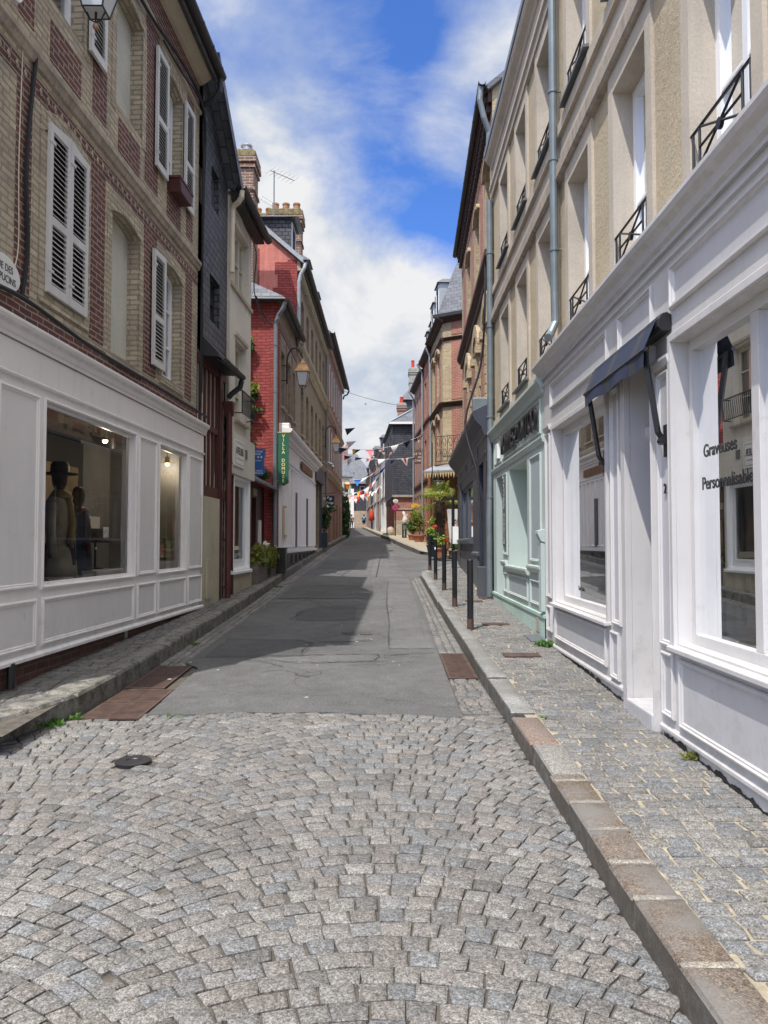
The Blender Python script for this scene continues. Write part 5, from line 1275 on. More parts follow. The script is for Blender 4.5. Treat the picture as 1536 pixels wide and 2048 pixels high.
# dormer
def dormer(parent, fr, u0, u1, n_front, n_back, z0, z1, mat='slate_cladding', glass=True, hip=.35, rmat='slate_roof'):
    m = MB(fr); m.box(u0, u1, n_back, n_front, z0, z1); dd = m.build('dormer', mat, parent)
    m = MB(fr); e = .10; uc = (u0 + u1) / 2
    a = [(u0 - e, n_front + e, z1), (u1 + e, n_front + e, z1), (u1 + e, n_back, z1), (u0 - e, n_back, z1)]; r0 = (uc, n_front - hip * .6, z1 + hip); r1 = (uc, n_back, z1 + hip)
    m.face([a[0], a[1], r0]); m.face([a[1], a[2], r1, r0]); m.face([a[3], a[0], r0, r1]); m.face(a); m.build('dormer_roof', rmat, dd)
    if glass:
        m = MB(fr); m.ring(u0 + .08, u1 - .08, z0 + .1, z1 - .06, [(0, n_front), (0, n_front + .03), (.05, n_front + .03), (.05, n_front + .005)]); m.build('dormer_frame', 'white_pvc', dd)
        m = MB(fr); m.box(u0 + .12, u1 - .12, n_front, n_front + .004, z0 + .15, z1 - .1); m.build('dormer_glass', 'dark_interior', dd)
    return dd
dormer(h6, E5, 23.9, 25.0, -.25, -2.4, 10.5, 11.75)
m = MB(E5); m.face([(23.75, .0, 11.78), (25.15, .0, 11.78), (25.15, -2.5, 11.78), (23.75, -2.5, 11.78)]); m.build('dormer_flashing', 'zinc_light', h6)
for u in (26.0, 29.4): dormer(h6, E5, u, u + .8, .05, -1.2, 10.5, 11.2)
def chimney(parent, x0, x1, y0, y1, z0, z1, mat='brown_chimney_brick', pots=0, potmat='terracotta_old', cap='chimney_cap', ph=.35):
    m = MB(); m.box(x0, x1, y0, y1, z0, z1 - .35); m.box(x0 - .05, x1 + .05, y0 - .05, y1 + .05, z1 - .50, z1 - .42); m.box(x0 - .04, x1 + .04, y0 - .04, y1 + .04, z1 - 1.15, z1 - 1.07)
    m.box(x0 - .08, x1 + .08, y0 - .08, y1 + .08, z1 - .35, z1 - .22); c = m.build('chimney', mat, parent)
    m = MB(); m.box(x0 - .07, x1 + .07, y0 - .07, y1 + .07, z1 - .22, z1 - .03); m.box(x0, x1, y0, y1, z1 - .03, z1 + .05); m.build('chimney_cap', cap, c, bevel=.03)
    for i in range(pots):
        xx = x0 + (x1 - x0) * (i + .5) / pots
        m = MB(); m.lathe((xx, (y0 + y1) / 2, z1), [(.13, 0), (.12, ph * .8), (.135, ph * .85), (.13, ph), (.09, ph), (.08, ph * .5)], 10, True); m.build('chimney_pot', potmat, c)
    return c
c6 = chimney(h6, -4.05, -2.92, 26.6, 27.3, 10.4, 13.25, pots=3)
c7 = chimney(h6, -5.4, -4.2, 28.6, 29.3, 11.0, 13.95, pots=3)
c5 = chimney(h5, -4.85, -3.68, 21.3, 22.1, 8.6, 12.62)
m = MB(); m.lathe((-3.95, 21.7, 12.62), [(.16, 0), (.16, .05), (.11, .06), (.11, .28), (.17, .30), (.17, .33), (.02, .36)], 16, True); m.build('chimney_cowl', 'metal_shiny', c5, smooth=False)
t = thing('tv_antenna', 'thin mast with two aerials beside the brick chimneys', 'antenna', (-3.72, 25.6, 11.5))
m = MB(); m.tube([(-3.72, 25.6, 11.0), (-3.72, 25.6, 14.15)], .022, 8, True); m.build('mast', 'zinc_pipe', t)
def aerial(c, d, L, n, w):
    m = MB(); c = Vector(c); d = Vector(d).normalized(); s_ = Vector((.55, -.25, .8)).cross(d).normalized(); s_ = Vector((.6, 0, .42)).normalized()
    m.tube([c, c + d * L], .012, 6, True)
    for i in range(n):
        p = c + d * (L * i / (n - 1)); m.tube([p - s_ * w, p + s_ * w], .005, 4, True)
    m.build('aerial', 'zinc_pipe', t)
aerial((-3.85, 25.6, 14.15), (.9, .2, -.30), .85, 7, .2); aerial((-3.75, 25.6, 12.95), (-.7, .3, .55), .6, 9, .10)

# ================================================================ LEFT: pinkish brick house to the bend, ivy, further wall
h7 = thing('pink_brick_house', 'long pinkish brick terrace house before the street bends left', 'house', tuple(E5.w(40, 0, gz(40))))
us = [34.6 + 1.55 * i for i in range(8)]
m = MB(E5); m.wall(34.0, 46.6, 0, 11.0, [(u, u + .85, z, z + 1.7) for u in us[:8] if u < 46 for z in (5.2, 8.2)], 0, .2)
m.face([(46.6, 0, 0), (46.6, -8, 0), (46.6, -8, 11), (46.6, 0, 11)]); m.face([(34, 0, 9.5), (34, -4, 9.5), (34, -4, 14.5), (34, 0, 11)])
m.build('wall', 'pink_brick', h7)
for u in us[:8]:
    if u < 46:
        for z in (5.2, 8.2):
            f = MB(E5); f.box(u, u + .85, -.12, -.10, z, z + 1.7); f.ring(u, u + .85, z, z + 1.7, [(0, -.1), (0, -.06), (.05, -.06), (.05, -.1)]); f.build('window', 'shutter_white', h7)
        shutter(h7, E5, u - .36, u - .02, 8.2, 9.9, .02, dark=False, slat=.09, mids=()); shutter(h7, E5, u - .36, u - .02, 5.2, 6.9, .02, dark=False, slat=.09, mids=())
m = MB(E5); cornice(m, 34, 46.6, 7.4, 1, 1); cornice(m, 34, 46.6, 4.55, 1.2, 1.2); m.box(34, 46.6, 0, .12, 10.6, 11.0); m.build_each('cornice', 'smooth_render', h7)
for u in (36, 39.2, 41.5, 44): m = MB(E5); m.box(u, u + 1.0, .0, .015, 1.4, 3.6); m.build('ground_floor_door', 'brown_wood', h7)
roof(h7, E5, 34.0, 46.7, [(.26, 10.95), (-4.2, 14.6), (-8.4, 10.95)]); gutter(h7, E5, 33.9, 46.8, .34, 10.95, .09)
pipe(h7, E5, [(46.7, .42, 10.85), (46.75, .30, 10.6), (46.7, .10, 10.5), (46.6, .06, 10.3)], .05, 'black_gutter')
chimney(h7, -4.6, -3.6, 34.2, 34.9, 11.0, 14.0, 'grey_brown_brick')
L8 = side(-2.50 + .055 * 46.6, -.055, True)
t = thing('ivy', 'dark ivy mass covering the wall end just before the bend', 'ivy', (-2.7, 48, gz(48)))
m = MB(); leaves(m, (-2.55, 48.5, 3.2), (.5, 1.8, 1.7), 2600, .12); leaves(m, (-2.45, 47.6, 2.4), (.35, .8, 1.0), 700, .12); m.build('foliage', 'leaf_dark', t)
m = MB(); m.tube([(-2.7, 48, 1.7), (-2.7, 48.3, 2.8), (-2.6, 48.6, 3.8)], .06, 6, True); m.build('stem', 'trunk_fibre', t)
# ================================================================ RIGHT: cream roughcast building with two shopfronts
Q = FR1
ur = Vector((-0.0065, -1, 0)); nr = FR1.n                    # reading direction and facing of the right-hand walls
g1 = thing('cream_building', 'three-storey cream roughcast building with stone bands over two shopfronts', 'building', tuple(Q.w(8, 0, gz(8))))
far = [4.90 + 1.683 * i for i in range(-3, 6)]
w1 = [(f - .85, f, 3.86, 5.48) for f in far]; w2 = [(f - .83, f, 6.42, 7.86) for f in far]
m = MB(Q); hs = w1 + w2
shop_a = (6.74, 8.92, .88, 2.86); door_a = (5.50, 6.10, .30, 2.95); shop_b = (2.98, 5.14, .88, 2.90)
m.wall(-2, 14.36, 3.60, 9.0, hs, 0, .20)
m.face([(14.36, 0, -.1), (14.36, -8, -.1), (14.36, -8, 9.0), (14.36, 0, 9.0)]); m.face([(-2, 0, -.5), (-2, -8, -.5), (-2, -8, 9), (-2, 0, 9)]); m.face([(-2, -8, 0), (14.36, -8, 0), (14.36, -8, 9), (-2, -8, 9)])
m.build('wall', 'cream_roughcast', g1)
m = MB(Q)                                                    # smooth bands and window surrounds
m.box(-2, 14.36, 0, .035, 3.60, 3.80)
m2_ = MB(Q); m2_.ext([(0, 5.66), (.05, 5.67), (.075, 5.70), (.075, 5.84), (.05, 5.87), (0, 5.88)], -2, 14.36); m2_.build('string_course', 'sill_stone', g1)
m.ext([(0, 6.20), (.045, 6.20), (.045, 6.33), (0, 6.36)], -2, 14.36)
m.ext([(0, 8.05), (.05, 8.06), (.05, 8.17), (.08, 8.20), (.08, 8.26), (0, 8.27)], -2, 14.36)
m.box(-2, 14.36, 0, .02, 8.27, 8.62)
m.ext([(0, 8.60), (.04, 8.62), (.06, 8.68), (.13, 8.75), (.15, 8.80), (.15, 8.86), (0, 8.9)], -2, 14.36)
for (a_, b_, z0, z1) in w1 + w2:
    if b_ < 1.2: continue
    zb, zt = (3.80, 5.66) if z0 < 5 else (6.36, 8.05)
    m.box(a_ - .13, a_, 0, .028, zb, zt); m.box(b_, b_ + .13, 0, .028, zb, zt)
    m.box(a_, b_, 0, .026, z1, zt - .001)
    if z0 > 5: m.box(a_, b_, 0, .026, 6.36, z0)
    else: m.box(a_, b_, 0, .026, 3.80, z0)
m.wall(-2, 14.36, 5.88, 6.20, (), .004)
sur = m.build('stone_dressing', 'smooth_render', g1)
for i, (a_, b_, z0, z1) in enumerate(w1 + w2):
    if b_ < 1.2: continue
    m = MB(Q)                                                # lining of each opening
    for (ua, ub) in ((a_, a_), (b_, b_)):
        m.face([(ua + (.002 if ua == a_ else -.002), .028, z0), (ua + (.002 if ua == a_ else -.002), -.2, z0), (ua + (.002 if ua == a_ else -.002), -.2, z1), (ua + (.002 if ua == a_ else -.002), .028, z1)])
    m.face([(a_, .028, z1 - .002), (b_, .028, z1 - .002), (b_, -.2, z1 - .002), (a_, -.2, z1 - .002)])
    m.build('window_reveal', 'smooth_render', g1)
    fo = window(g1, Q, a_, b_, z0, z1, -.15, 'white_pvc', bars=(.36,), curtain=1)
    s_ = MB(Q); s_.ext([(-.15, z0 + .03), (-.15, z0 - .01), (.09, z0 - .04), (.09, z0 - .012)], a_ - .12, b_ + .12); s_.build('sill', 'slate_plate', fo)
    railing(g1, Q, a_ + .0, b_ - .0, z0 + .02, .015, .30 if z0 < 5 else .26)
roof(g1, Q, -2, 14.4, [(.14, 8.92), (-4, 11.8), (-8.2, 8.9)])
m = MB(Q); m.box(-2, 14.4, .10, .17, 8.86, 8.96); m.build('gutter', 'zinc_pipe', g1)
pipe(g1, Q, [(8.68, .09, 8.86), (8.68, .09, 7.0), (8.68, .09, 4.4), (8.66, .09, 4.05), (8.60, .16, 3.90), (8.52, .20, 3.84)], .047, 'zinc_pipe', coll=((8.68, .09, 7.9), (8.68, .09, 6.75), (8.68, .09, 5.95), (8.68, .09, 4.9)))
pipe(g1, Q, [(14.30, .08, 8.0), (14.30, .08, 5.0), (14.30, .09, 2.8), (14.26, .12, 2.0), (14.26, .12, .55)], .06, 'zinc_pipe', coll=((14.3, .08, 7.0), (14.3, .08, 5.6), (14.3, .09, 3.9), (14.28, .10, 2.4)))
# --- white shopfront
P1 = .06
m = MB(Q); m.wall(-2, 9.46, -.1, 3.60, [shop_a, door_a, shop_b, (.3, 2.4, .88, 2.9)], P1, .14)
cornice(m, -2, 9.60, 3.56, .95, .95, P1); m.ext([(P1, 3.47), (P1 + .02, 3.48), (P1 + .02, 3.50), (P1, 3.5)], -2, 9.5)
m.face([(9.46, P1, -.1), (9.46, -.05, -.1), (9.46, -.05, 3.6), (9.46, P1, 3.6)])
sp = m.build('shopfront', 'shop_white', g1, bevel=.004)
WP = [(.26, .42)]
frames = [(6.66, 9.02, 3.12, 3.42), (5.51, 6.33, 3.12, 3.42), (2.9, 5.155, 3.12, 3.42), (.2, 2.5, 3.12, 3.42)]
low = lambda u0, u1, zb: (u0, u1, zb, .80)
lows = [(6.80, 8.88, .46, .80), (6.42, 6.66, .40, .80), (9.08, 9.34, .50, .80), (5.20, 5.42, .36, .80), (2.98, 5.10, .34, .79)]
pil = [(6.36, 6.60, .86, 2.86), (9.08, 9.34, .90, 2.86), (5.20, 5.44, .84, 2.74)]
m = MB(Q)
for q in frames: m.ring(*q, [(a_, P1 + b_ * 1.4) for a_, b_ in PANEL])
for q in lows + pil: m.ring(*q, [(a_ * .8, P1 + b_ * 1.2) for a_, b_ in PANEL])
m.build('panel_moulding', 'shop_white', sp)
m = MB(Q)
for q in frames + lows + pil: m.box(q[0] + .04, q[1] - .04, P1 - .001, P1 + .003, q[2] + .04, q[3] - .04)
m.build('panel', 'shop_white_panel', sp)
m = MB(Q)                                                    # caps on the pilasters, skirting
for q in pil: m.ext([(P1, q[3] + .02), (P1 + .03, q[3] + .03), (P1 + .045, q[3] + .07), (P1 + .045, q[3] + .09), (P1, q[3] + .10)], q[0] - .03, q[1] + .03); m.cut()
m.ext([(P1, .34), (P1 + .02, .34), (P1 + .02, .36), (P1, .38)], 6.34, 9.46); m.cut(); m.ext([(P1, .26), (P1 + .02, .26), (P1 + .02, .28), (P1, .30)], -2, 5.46)
m.build_each('pilaster_cap', 'shop_white', sp)
def shopwin(q, mull, mat='shop_white'):
    m = MB(Q); a_, b_, z0, z1 = q; n0 = P1 - .13
    for (x0, x1, y0, y1) in ((a_, a_ + .06, z0, z1), (b_ - .06, b_, z0, z1), (a_ + .06, b_ - .06, z0, z0 + .07), (a_ + .06, b_ - .06, z1 - .07, z1)): m.box(x0, x1, n0 - .04, n0 + .035, y0, y1)
    for k in mull: m.box(k - .045, k + .045, n0 - .04, n0 + .03, z0 + .07, z1 - .07)
    m.build('shop_window_frame', mat, sp, bevel=.004)
    m = MB(Q); m.ext([(n0, z0), (n0, z0 - .03), (P1 + .06, z0 - .05), (P1 + .06, z0 - .02)], a_ - .06, b_ + .06); m.build('window_sill', mat, sp, bevel=.004)
    m = MB(Q); m.face([(a_ + .05, n0, z0 + .05), (b_ - .05, n0, z0 + .05), (b_ - .05, n0, z1 - .05), (a_ + .05, n0, z1 - .05)]); m.build('shop_glass', 'shop_glass', sp)
    m = MB(Q)                                                # moulded architrave
    for (x0, x1) in ((a_ - .05, a_), (b_, b_ + .05)): m.box(x0, x1, P1, P1 + .03, z0 - .02, z1 + .05)
    m.box(a_, b_, P1, P1 + .03, z1, z1 + .05); m.build('architrave', mat, sp, bevel=.004)
shopwin(shop_a, (7.06,)); shopwin(shop_b, (4.22,)); shopwin((.3, 2.4, .88, 2.9), ())
# door recess
m = MB(Q); m.box(5.50, 6.10, -.30, -.26, .34, 2.4); m.ring(5.56, 6.04, .5, 1.1, [(0, -.258), (0, -.245), (.03, -.245), (.04, -.258)]); dd = m.build('door', 'shop_white_panel', sp)
m = MB(Q); m.box(5.62, 5.98, -.258, -.252, 1.25, 2.3); m.build('door_pane', 'dark_interior', dd)
m = MB(Q); m.box(5.50, 6.10, -.30, -.20, 2.4, 2.44); m.ext([(-.26, 2.30), (-.10, 2.34), (-.06, 2.40), (-.06, 2.46), (-.26, 2.48)], 5.93, 6.10); m.box(5.50, 6.10, -.28, -.24, 2.44, 2.95); m.build('door_head', 'shop_white', sp)
m = MB(Q)
m.face([(6.097, P1, .3), (6.097, -.32, .3), (6.097, -.32, 2.95), (6.097, P1, 2.95)]); m.face([(5.503, P1, .3), (5.503, -.32, .3), (5.503, -.32, 2.95), (5.503, P1, 2.95)]); m.face([(5.5, P1, 2.947), (6.1, P1, 2.947), (6.1, -.32, 2.947), (5.5, -.32, 2.947)])
for (x0, x1) in ((6.04, 6.095),): m.box(x0, x1, -.258, -.20, .336, 2.39)
m.build('door_reveal', 'shop_white', sp)
m = MB(Q); m.box(5.502, 6.098, -.32, P1 + .06, .10, .335); m.build('doorstep', 'shop_white_panel', sp, bevel=.012)
m = MB(Q); m.box(5.485, 5.50, P1, P1 + .05, -.05, 2.97); m.box(6.10, 6.20, P1, P1 + .05, .10, 2.97); m.build('door_surround', 'shop_white', sp, bevel=.003)
t2 = text(sp, '2', Q.w(5.31, P1 + .012, 1.92), ur, nr, .10, 'black_letter', .004)
# dark irregular gap under the front boards
m = MB(Q); u = 2.0
while u < 9.4:
    if not 5.4 < u < 6.2:
        b0 = gz(u) + .13; hh_ = lambda q_: b0 + .012 + .075 * abs(noise.noise(Vector((q_ * 5, 3, 0)))) + .03 * abs(noise.noise(Vector((q_ * 37, 7, 0)))); m.face([(u, P1 + .003, b0 - .1), (u + .02, P1 + .003, b0 - .1), (u + .02, P1 + .003, hh_(u + .02)), (u, P1 + .003, hh_(u))])
    u += .02
    if abs(u - 5.8) < .012: m.cut()
m.build_each('rotted_foot', 'black_cable', sp)
# shop room A and B: shelves, boxes
for (a_, b_) in ((6.3, 9.4), (-1, 5.45)):
    m = MB(Q); m.box(a_, b_, -2.6, -2.55, 0, 3.3); m.box(a_, b_, -2.55, -.1, .80, .86); m.face([(a_, -.1, 3.1), (b_, -.1, 3.1), (b_, -2.6, 3.1), (a_, -2.6, 3.1)]); m.face([(b_, -.1, .8), (b_, -2.6, .8), (b_, -2.6, 3.1), (b_, -.1, 3.1)]); m.face([(a_, -.1, .8), (a_, -2.6, .8), (a_, -2.6, 3.1), (a_, -.1, 3.1)])
    m.build('shop_room', 'shop_dark_wall', sp)
def shelfunit(u0, u1, n0, n1, label):
    t = thing('shelf_unit', label, 'shelf', tuple(Q.w((u0 + u1) / 2, n0, .86)), 'shelves inside the right shop')
    m = MB(Q)
    for u in (u0, u1 - .03): m.box(u, u + .03, n0, n1, .86, 2.6)
    m.build('upright', 'light_wood', t)
    for z in (1.15, 1.5, 1.85, 2.2): m = MB(Q); m.box(u0 + .03, u1 - .03, n0, n1, z, z + .025); m.build('shelf', 'light_wood', t)
shelfunit(3.2, 4.9, -1.5, -1.15, 'pale wood shelves inside the nearest right shop window'); shelfunit(7.0, 8.6, -1.3, -1.0, 'pale wood shelves inside the second right shop window')
cc = ['light_wood', 'paper_white', 'terracotta', 'shop_white_panel', 'blue_sign', 'basket_wicker']
kk = 0
for (a_, b_, n0, nm) in ((3.3, 4.8, -1.2, 'nearest'), (7.1, 8.5, -1.05, 'second')):
    for zi, z in enumerate((1.176, 1.526, 1.876)):
        u = a_
        j_ = 0
        while u < b_ - .2:
            l = rnd.uniform(.14, .26); h_ = rnd.uniform(.10, .24)
            cn = {'light_wood': 'wooden', 'paper_white': 'white', 'terracotta': 'terracotta', 'shop_white_panel': 'pale grey', 'blue_sign': 'blue', 'basket_wicker': 'wicker'}
            mt = cc[kk % 6]; kk += 1
            crate(Q, u, u + l, n0 - .22, n0 - .02, z, z + h_, mt, 'gift_box', f"{['nearest', 'second nearest', 'third nearest', 'fourth nearest', 'fifth nearest', 'sixth nearest', 'seventh nearest', 'eighth nearest', 'ninth nearest'][j_]} box, {cn[mt]}, on {['lowest', 'middle', 'top'][zi]} shelf of {nm} right shop window", 'box', 'boxes on the shelves of the right shop')
            u += l + rnd.uniform(.03, .14); j_ += 1
crate(Q, 4.42, 4.86, -.62, -.22, .861, .95, 'light_wood', 'wooden_crate', 'flat pale wooden box low in the nearest right shop window', 'box')
crate(Q, 4.5, 4.86, -.58, -.26, .951, 1.03, 'light_wood', 'wooden_crate', 'smaller wooden box stacked on the flat one in the nearest right window', 'box')
t = thing('curtain', 'pale curtain hanging at the far end of the nearest right shop window', 'curtain', tuple(Q.w(4.95, -.2, 1)), 'curtains at the ends of the right shop windows')
def drape(u0, n0, u1, n1, z0, z1, t):
    m = MB(Q); K = 30
    pr = [(u0 + (u1 - u0) * i / K + .012 * math.cos(i * 1.7), n0 + (n1 - n0) * i / K + .02 * math.sin(i * 1.7)) for i in range(K + 1)]
    for p, q in zip(pr, pr[1:]): m.face([(p[0], p[1], z0), (q[0], q[1], z0), (q[0], q[1], z1), (p[0], p[1], z1)])
    m.build('cloth', 'curtain', t, smooth=True)
drape(5.02, -.14, 4.86, -.62, .87, 2.88, t)
t = thing('curtain', 'pale curtain hanging at the far end of the second right shop window', 'curtain', tuple(Q.w(8.8, -.2, 1)), 'curtains at the ends of the right shop windows')
drape(8.84, -.14, 8.45, -.62, .87, 2.84, t)
# window lettering
for s_, u, z, sz in (('Graveuses', 4.70, 2.14, .115), ('Personnalisables', 4.56, 1.93, .115)):
    t_ = text(sp, s_, Q.w(5.0 if s_[0] == 'G' else 5.03, P1 - .1285, z), ur, nr, sz, 'black_letter', .0005, 'window_lettering', 'LEFT', bold=.0025)
text(sp, 'Fait Main', Q.w(8.35, P1 - .1285, 1.06), ur, nr, .07, 'black_letter', .001, 'window_lettering', 'LEFT')
# awning
aw = thing('awning', 'small blue and gold striped awning half open over the white shop door', 'awning', tuple(Q.w(6.0, .1, 3.0)))
m = MB(Q); m.ext([(.06, 2.99), (.13, 2.99), (.155, 3.02), (.155, 3.07), (.13, 3.11), (.09, 3.12), (.06, 3.10)], 5.17, 6.86); m.build('cassette', 'black_iron', aw, bevel=.006)
m = MB(Q); K = 14
for i in range(40):
    a_ = 5.22 + i * 1.6 / 40; b_ = 5.22 + (i + 1) * 1.6 / 40
    for (n0, z0, n1, z1) in ((.14, 3.10, .235, 2.88),):
        m.face([(a_, n0, z0), (b_, n0, z0), (b_, n1, z1), (a_, n1, z1)])
    wv = lambda u: .010 * math.sin(u * 9)
    m.face([(a_, .235, 2.88), (b_, .235, 2.88), (b_, .24 + wv(b_), 2.76 + wv(b_) * .6), (a_, .24 + wv(a_), 2.76 + wv(a_) * .6)])
m.build('canopy_cloth', 'awning_stripe', aw)
m = MB(Q); m.tube([(5.20, .228, 2.872), (6.84, .228, 2.872)], .016, 8); m.build('front_bar', 'black_iron', aw)
for u in (5.27, 6.76):
    m = MB(Q); m.tube([(u, .215, 2.87), (u, .13, 2.31), (u, .09, 2.25)], .022, 4); m.build('folding_arm', 'black_iron', aw)
    m = MB(Q); m.box(u - .025, u + .025, .06, .085, 2.14, 2.36); m.tube([(u - .03, .10, 2.25), (u + .03, .10, 2.25)], .028, 10); m.build('arm_bracket', 'black_iron', aw)
# --- mint shopfront
P2 = .05
mint_holes = [(10.74, 12.38, 1.14, 2.72), (13.08, 13.82, .55, 2.70)]
m = MB(Q); m.wall(9.50, 14.20, .62, 3.60, mint_holes, P2, .12)
m.ext([(P2, 3.40), (P2 + .03, 3.42), (P2 + .05, 3.50), (P2 + .10, 3.56), (P2 + .10, 3.60), (P2, 3.62)], 9.50, 14.3)
m.ext([(P2, 2.80), (P2 + .025, 2.81), (P2 + .04, 2.86), (P2 + .04, 2.88), (P2, 2.90)], 9.52, 14.2)
mp_ = m.build('mint_shopfront', 'mint_paint', g1, bevel=.003)
m = MB(Q); m.wall(9.50, 14.24, -.1, .64, (), P2 + .015); m.box(9.5, 14.24, P2, P2 + .03, .62, .66); m.build('plinth', 'mint_wall_base', mp_)
m = MB(Q)
for q in ((9.72, 13.0, 2.94, 3.38), (13.12, 13.95, 2.94, 3.38), (9.72, 10.48, 1.30, 2.70), (9.72, 10.48, .74, 1.06), (10.70, 12.42, .74, 1.06), (12.52, 12.92, .74, 1.06), (12.52, 12.92, 1.35, 2.70)):
    m.ring(*q, [(a_ * .8, P2 + b_) for a_, b_ in PANEL])
m.build('panel_moulding', 'mint_paint', mp_)
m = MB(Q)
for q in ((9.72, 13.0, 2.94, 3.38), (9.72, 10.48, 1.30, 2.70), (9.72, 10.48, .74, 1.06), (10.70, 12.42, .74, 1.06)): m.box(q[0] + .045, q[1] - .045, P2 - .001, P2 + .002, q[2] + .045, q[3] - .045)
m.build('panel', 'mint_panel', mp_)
m = MB(Q)
for (a_, b_, z0, z1), dp in ((mint_holes[0], .46), (mint_holes[1], .6)):
    m.face([(b_, P2 - .12, z0), (b_, -dp, z0), (b_, -dp, z1), (b_, P2 - .12, z1)]); m.face([(a_, P2 - .12, z0), (a_, -dp, z0), (a_, -dp, z1), (a_, P2 - .12, z1)])
    m.face([(a_, P2 - .12, z1), (b_, P2 - .12, z1), (b_, -dp, z1), (a_, -dp, z1)]); m.face([(a_, -dp, z0), (b_, -dp, z0), (b_, -dp, z1), (a_, -dp, z1)]); m.face([(a_, P2 - .12, z0), (b_, P2 - .12, z0), (b_, -dp, z0), (a_, -dp, z0)])
m.build('recess_lining', 'mint_paint', mp_)
m = MB(Q)
for (u0, u1, z) in ((9.62, 10.55, 1.16), (10.62, 12.50, 1.10), (12.46, 13.0, 1.16)): m.ext([(P2, z), (P2 + .03, z), (P2 + .06, z + .06), (P2 + .06, z + .09), (P2, z + .10)], u0, u1)
m.ext([(P2, 1.55), (P2 + .05, 1.57), (P2 + .09, 1.66), (P2 + .09, 1.70), (P2, 1.72)], 9.53, 9.70); m.box(9.54, 9.70, P2, P2 + .05, .70, 1.55)
m.build('ledge', 'mint_paint', mp_, bevel=.004)
m = MB(Q); m.box(12.55, 12.88, P2 + .01, P2 + .03, 1.5, 2.62); mm = m.build('price_board', 'slate_plate', mp_)
for k, s_ in enumerate(('TATTOO',)): text(mm, 'TATTOO  PIERCING', Q.w(12.71, P2 + .034, 2.06), (0, 0, -1), nr, .12, 'white_letter', .001)
m = MB(Q); m.box(13.35, 13.6, P2, P2 + .05, 3.02, 3.28); m.build('small_case', 'white_pvc', mp_)
tt = text(mp_, 'HOMMES 2 TATTOO', Q.w(11.30, P2 + .05, 3.14), ur, nr, .42, 'black_letter', .02, 'raised_lettering', sx=.78)
m = MB(Q)
for k in range(7): m.box(9.85, 10.05, P2 + .016, P2 + .024, .42 + k * .026, .436 + k * .026)
m.build('vent_grille', 'smooth_render', mp_)

# ================================================================ RIGHT: brick house over navy shopfront
T = FR2
g2 = thing('brick_corner_house', 'red and yellow brick house with arched window hoods over a navy shopfront', 'house', tuple(T.w(18, 0, gz(18))))
b1 = [(14.90, 15.82), (17.30, 18.22), (19.90, 20.82)]
hl = [arch(a_, b_, 4.45, 6.28, .28) for a_, b_ in b1]; hu = [arch(a_, b_, 7.35, 9.25, .15) for a_, b_ in b1]
m = MB(T); m.wall(14.4, 23.0, 4.0, 10.2, hl + hu, 0, .22); m.face([(23.0, 0, 0), (23.0, -8, 0), (23.0, -8, 10.2), (23.0, 0, 10.2)]); m.face([(14.4, 0, 8), (14.4, -4, 8), (14.4, -4, 14), (14.4, 0, 10.2)])
m.m = 1
for a_, b_ in ((16.3, 16.85), (18.7, 19.4), (21.3, 22.3)):
    m.box(a_, b_, -.01, .015, 4.4, 6.7); m.box(a_, b_, -.01, .015, 7.3, 9.5)
m.box(14.5, 23.0, -.01, .012, 9.55, 9.75)
m.m = 0
for a_, b_ in b1:
    for u0, u1 in ((a_ - .2, a_), (b_, b_ + .2)):
        for k in range(9): m.box(u0 - (.05 if k % 2 and u0 < a_ else 0), u1 + (.05 if k % 2 and u0 > a_ else 0), 0, .03, 4.45 + k * .2, 4.45 + k * .2 + .18)
    c_ = (a_ + b_) / 2; n_ = 13
    for i in range(n_):                                      # projecting brick hood
        t0 = math.pi * i / n_; t1 = math.pi * (i + 1) / n_; r0, r1 = .46, .80
        f = lambda r_, t_: (c_ + r_ * math.cos(t_), 5.98 + .75 * r_ * math.sin(t_))
        m.prism([f(r0, t0), f(r1, t0), f(r1, t1), f(r0, t1)], 0, .09)
    for u in (a_ - .33, b_ + .02): m.box(u, u + .30, 0, .12, 5.78, 5.98)
    for i in range(n_):
        t0 = math.pi * i / n_; t1 = math.pi * (i + 1) / n_
        f = lambda r_, t_: (c_ + r_ * math.cos(t_), 9.12 + .35 * r_ * math.sin(t_))
        m.prism([f(.46, t0), f(.66, t0), f(.66, t1), f(.46, t1)], 0, .07)
m.build('wall', ['warm_yellow_brick', 'old_red_brick'], g2)
m = MB(T)
m.box(14.4, 23.05, 0, .06, 6.78, 6.90); m.ext([(0, 6.9), (.08, 6.92), (.16, 7.02), (.16, 7.12), (0, 7.16)], 14.4, 23.05)
u = 14.5
while u < 22.9: m.box(u, u + .10, 0, .09, 9.84, 9.98); m.box(u, u + .10, .08, .13, 10.02, 10.16); u += .24
m.box(14.4, 23.05, 0, .08, 9.98, 10.22); m.box(14.4, 23.05, .08, .15, 10.16, 10.24); m.build_each('cornice', 'dark_brown_wood', g2)
for i, (a_, b_) in enumerate(b1):
    if i == 1: m = MB(T); m.wall(a_, b_, 4.4, 6.4, (), -.12); m.build('blind_window', 'old_red_brick', g2)
    else: window(g2, T, a_, b_, 4.45, 6.3, -.17, 'brown_wood', bars=(.33, .66), curtain=False, sill='sill_stone')
    window(g2, T, a_, b_, 7.35, 9.25, -.19, 'brown_wood', bars=(.33,), curtain=1, sill='sill_stone')
    shutter(g2, T, a_ + .02, a_ + .46, 7.4, 9.1, -.13, 'brown_wood', dark=True, slat=.07); shutter(g2, T, b_ - .46, b_ - .02, 7.4, 9.1, -.13, 'brown_wood', dark=True, slat=.07)
roof(g2, T, 14.3, 23.1, [(.14, 10.24), (-4, 13.6), (-8.3, 10.2)]); gutter(g2, T, 14.25, 23.15, .20, 10.30, .075)
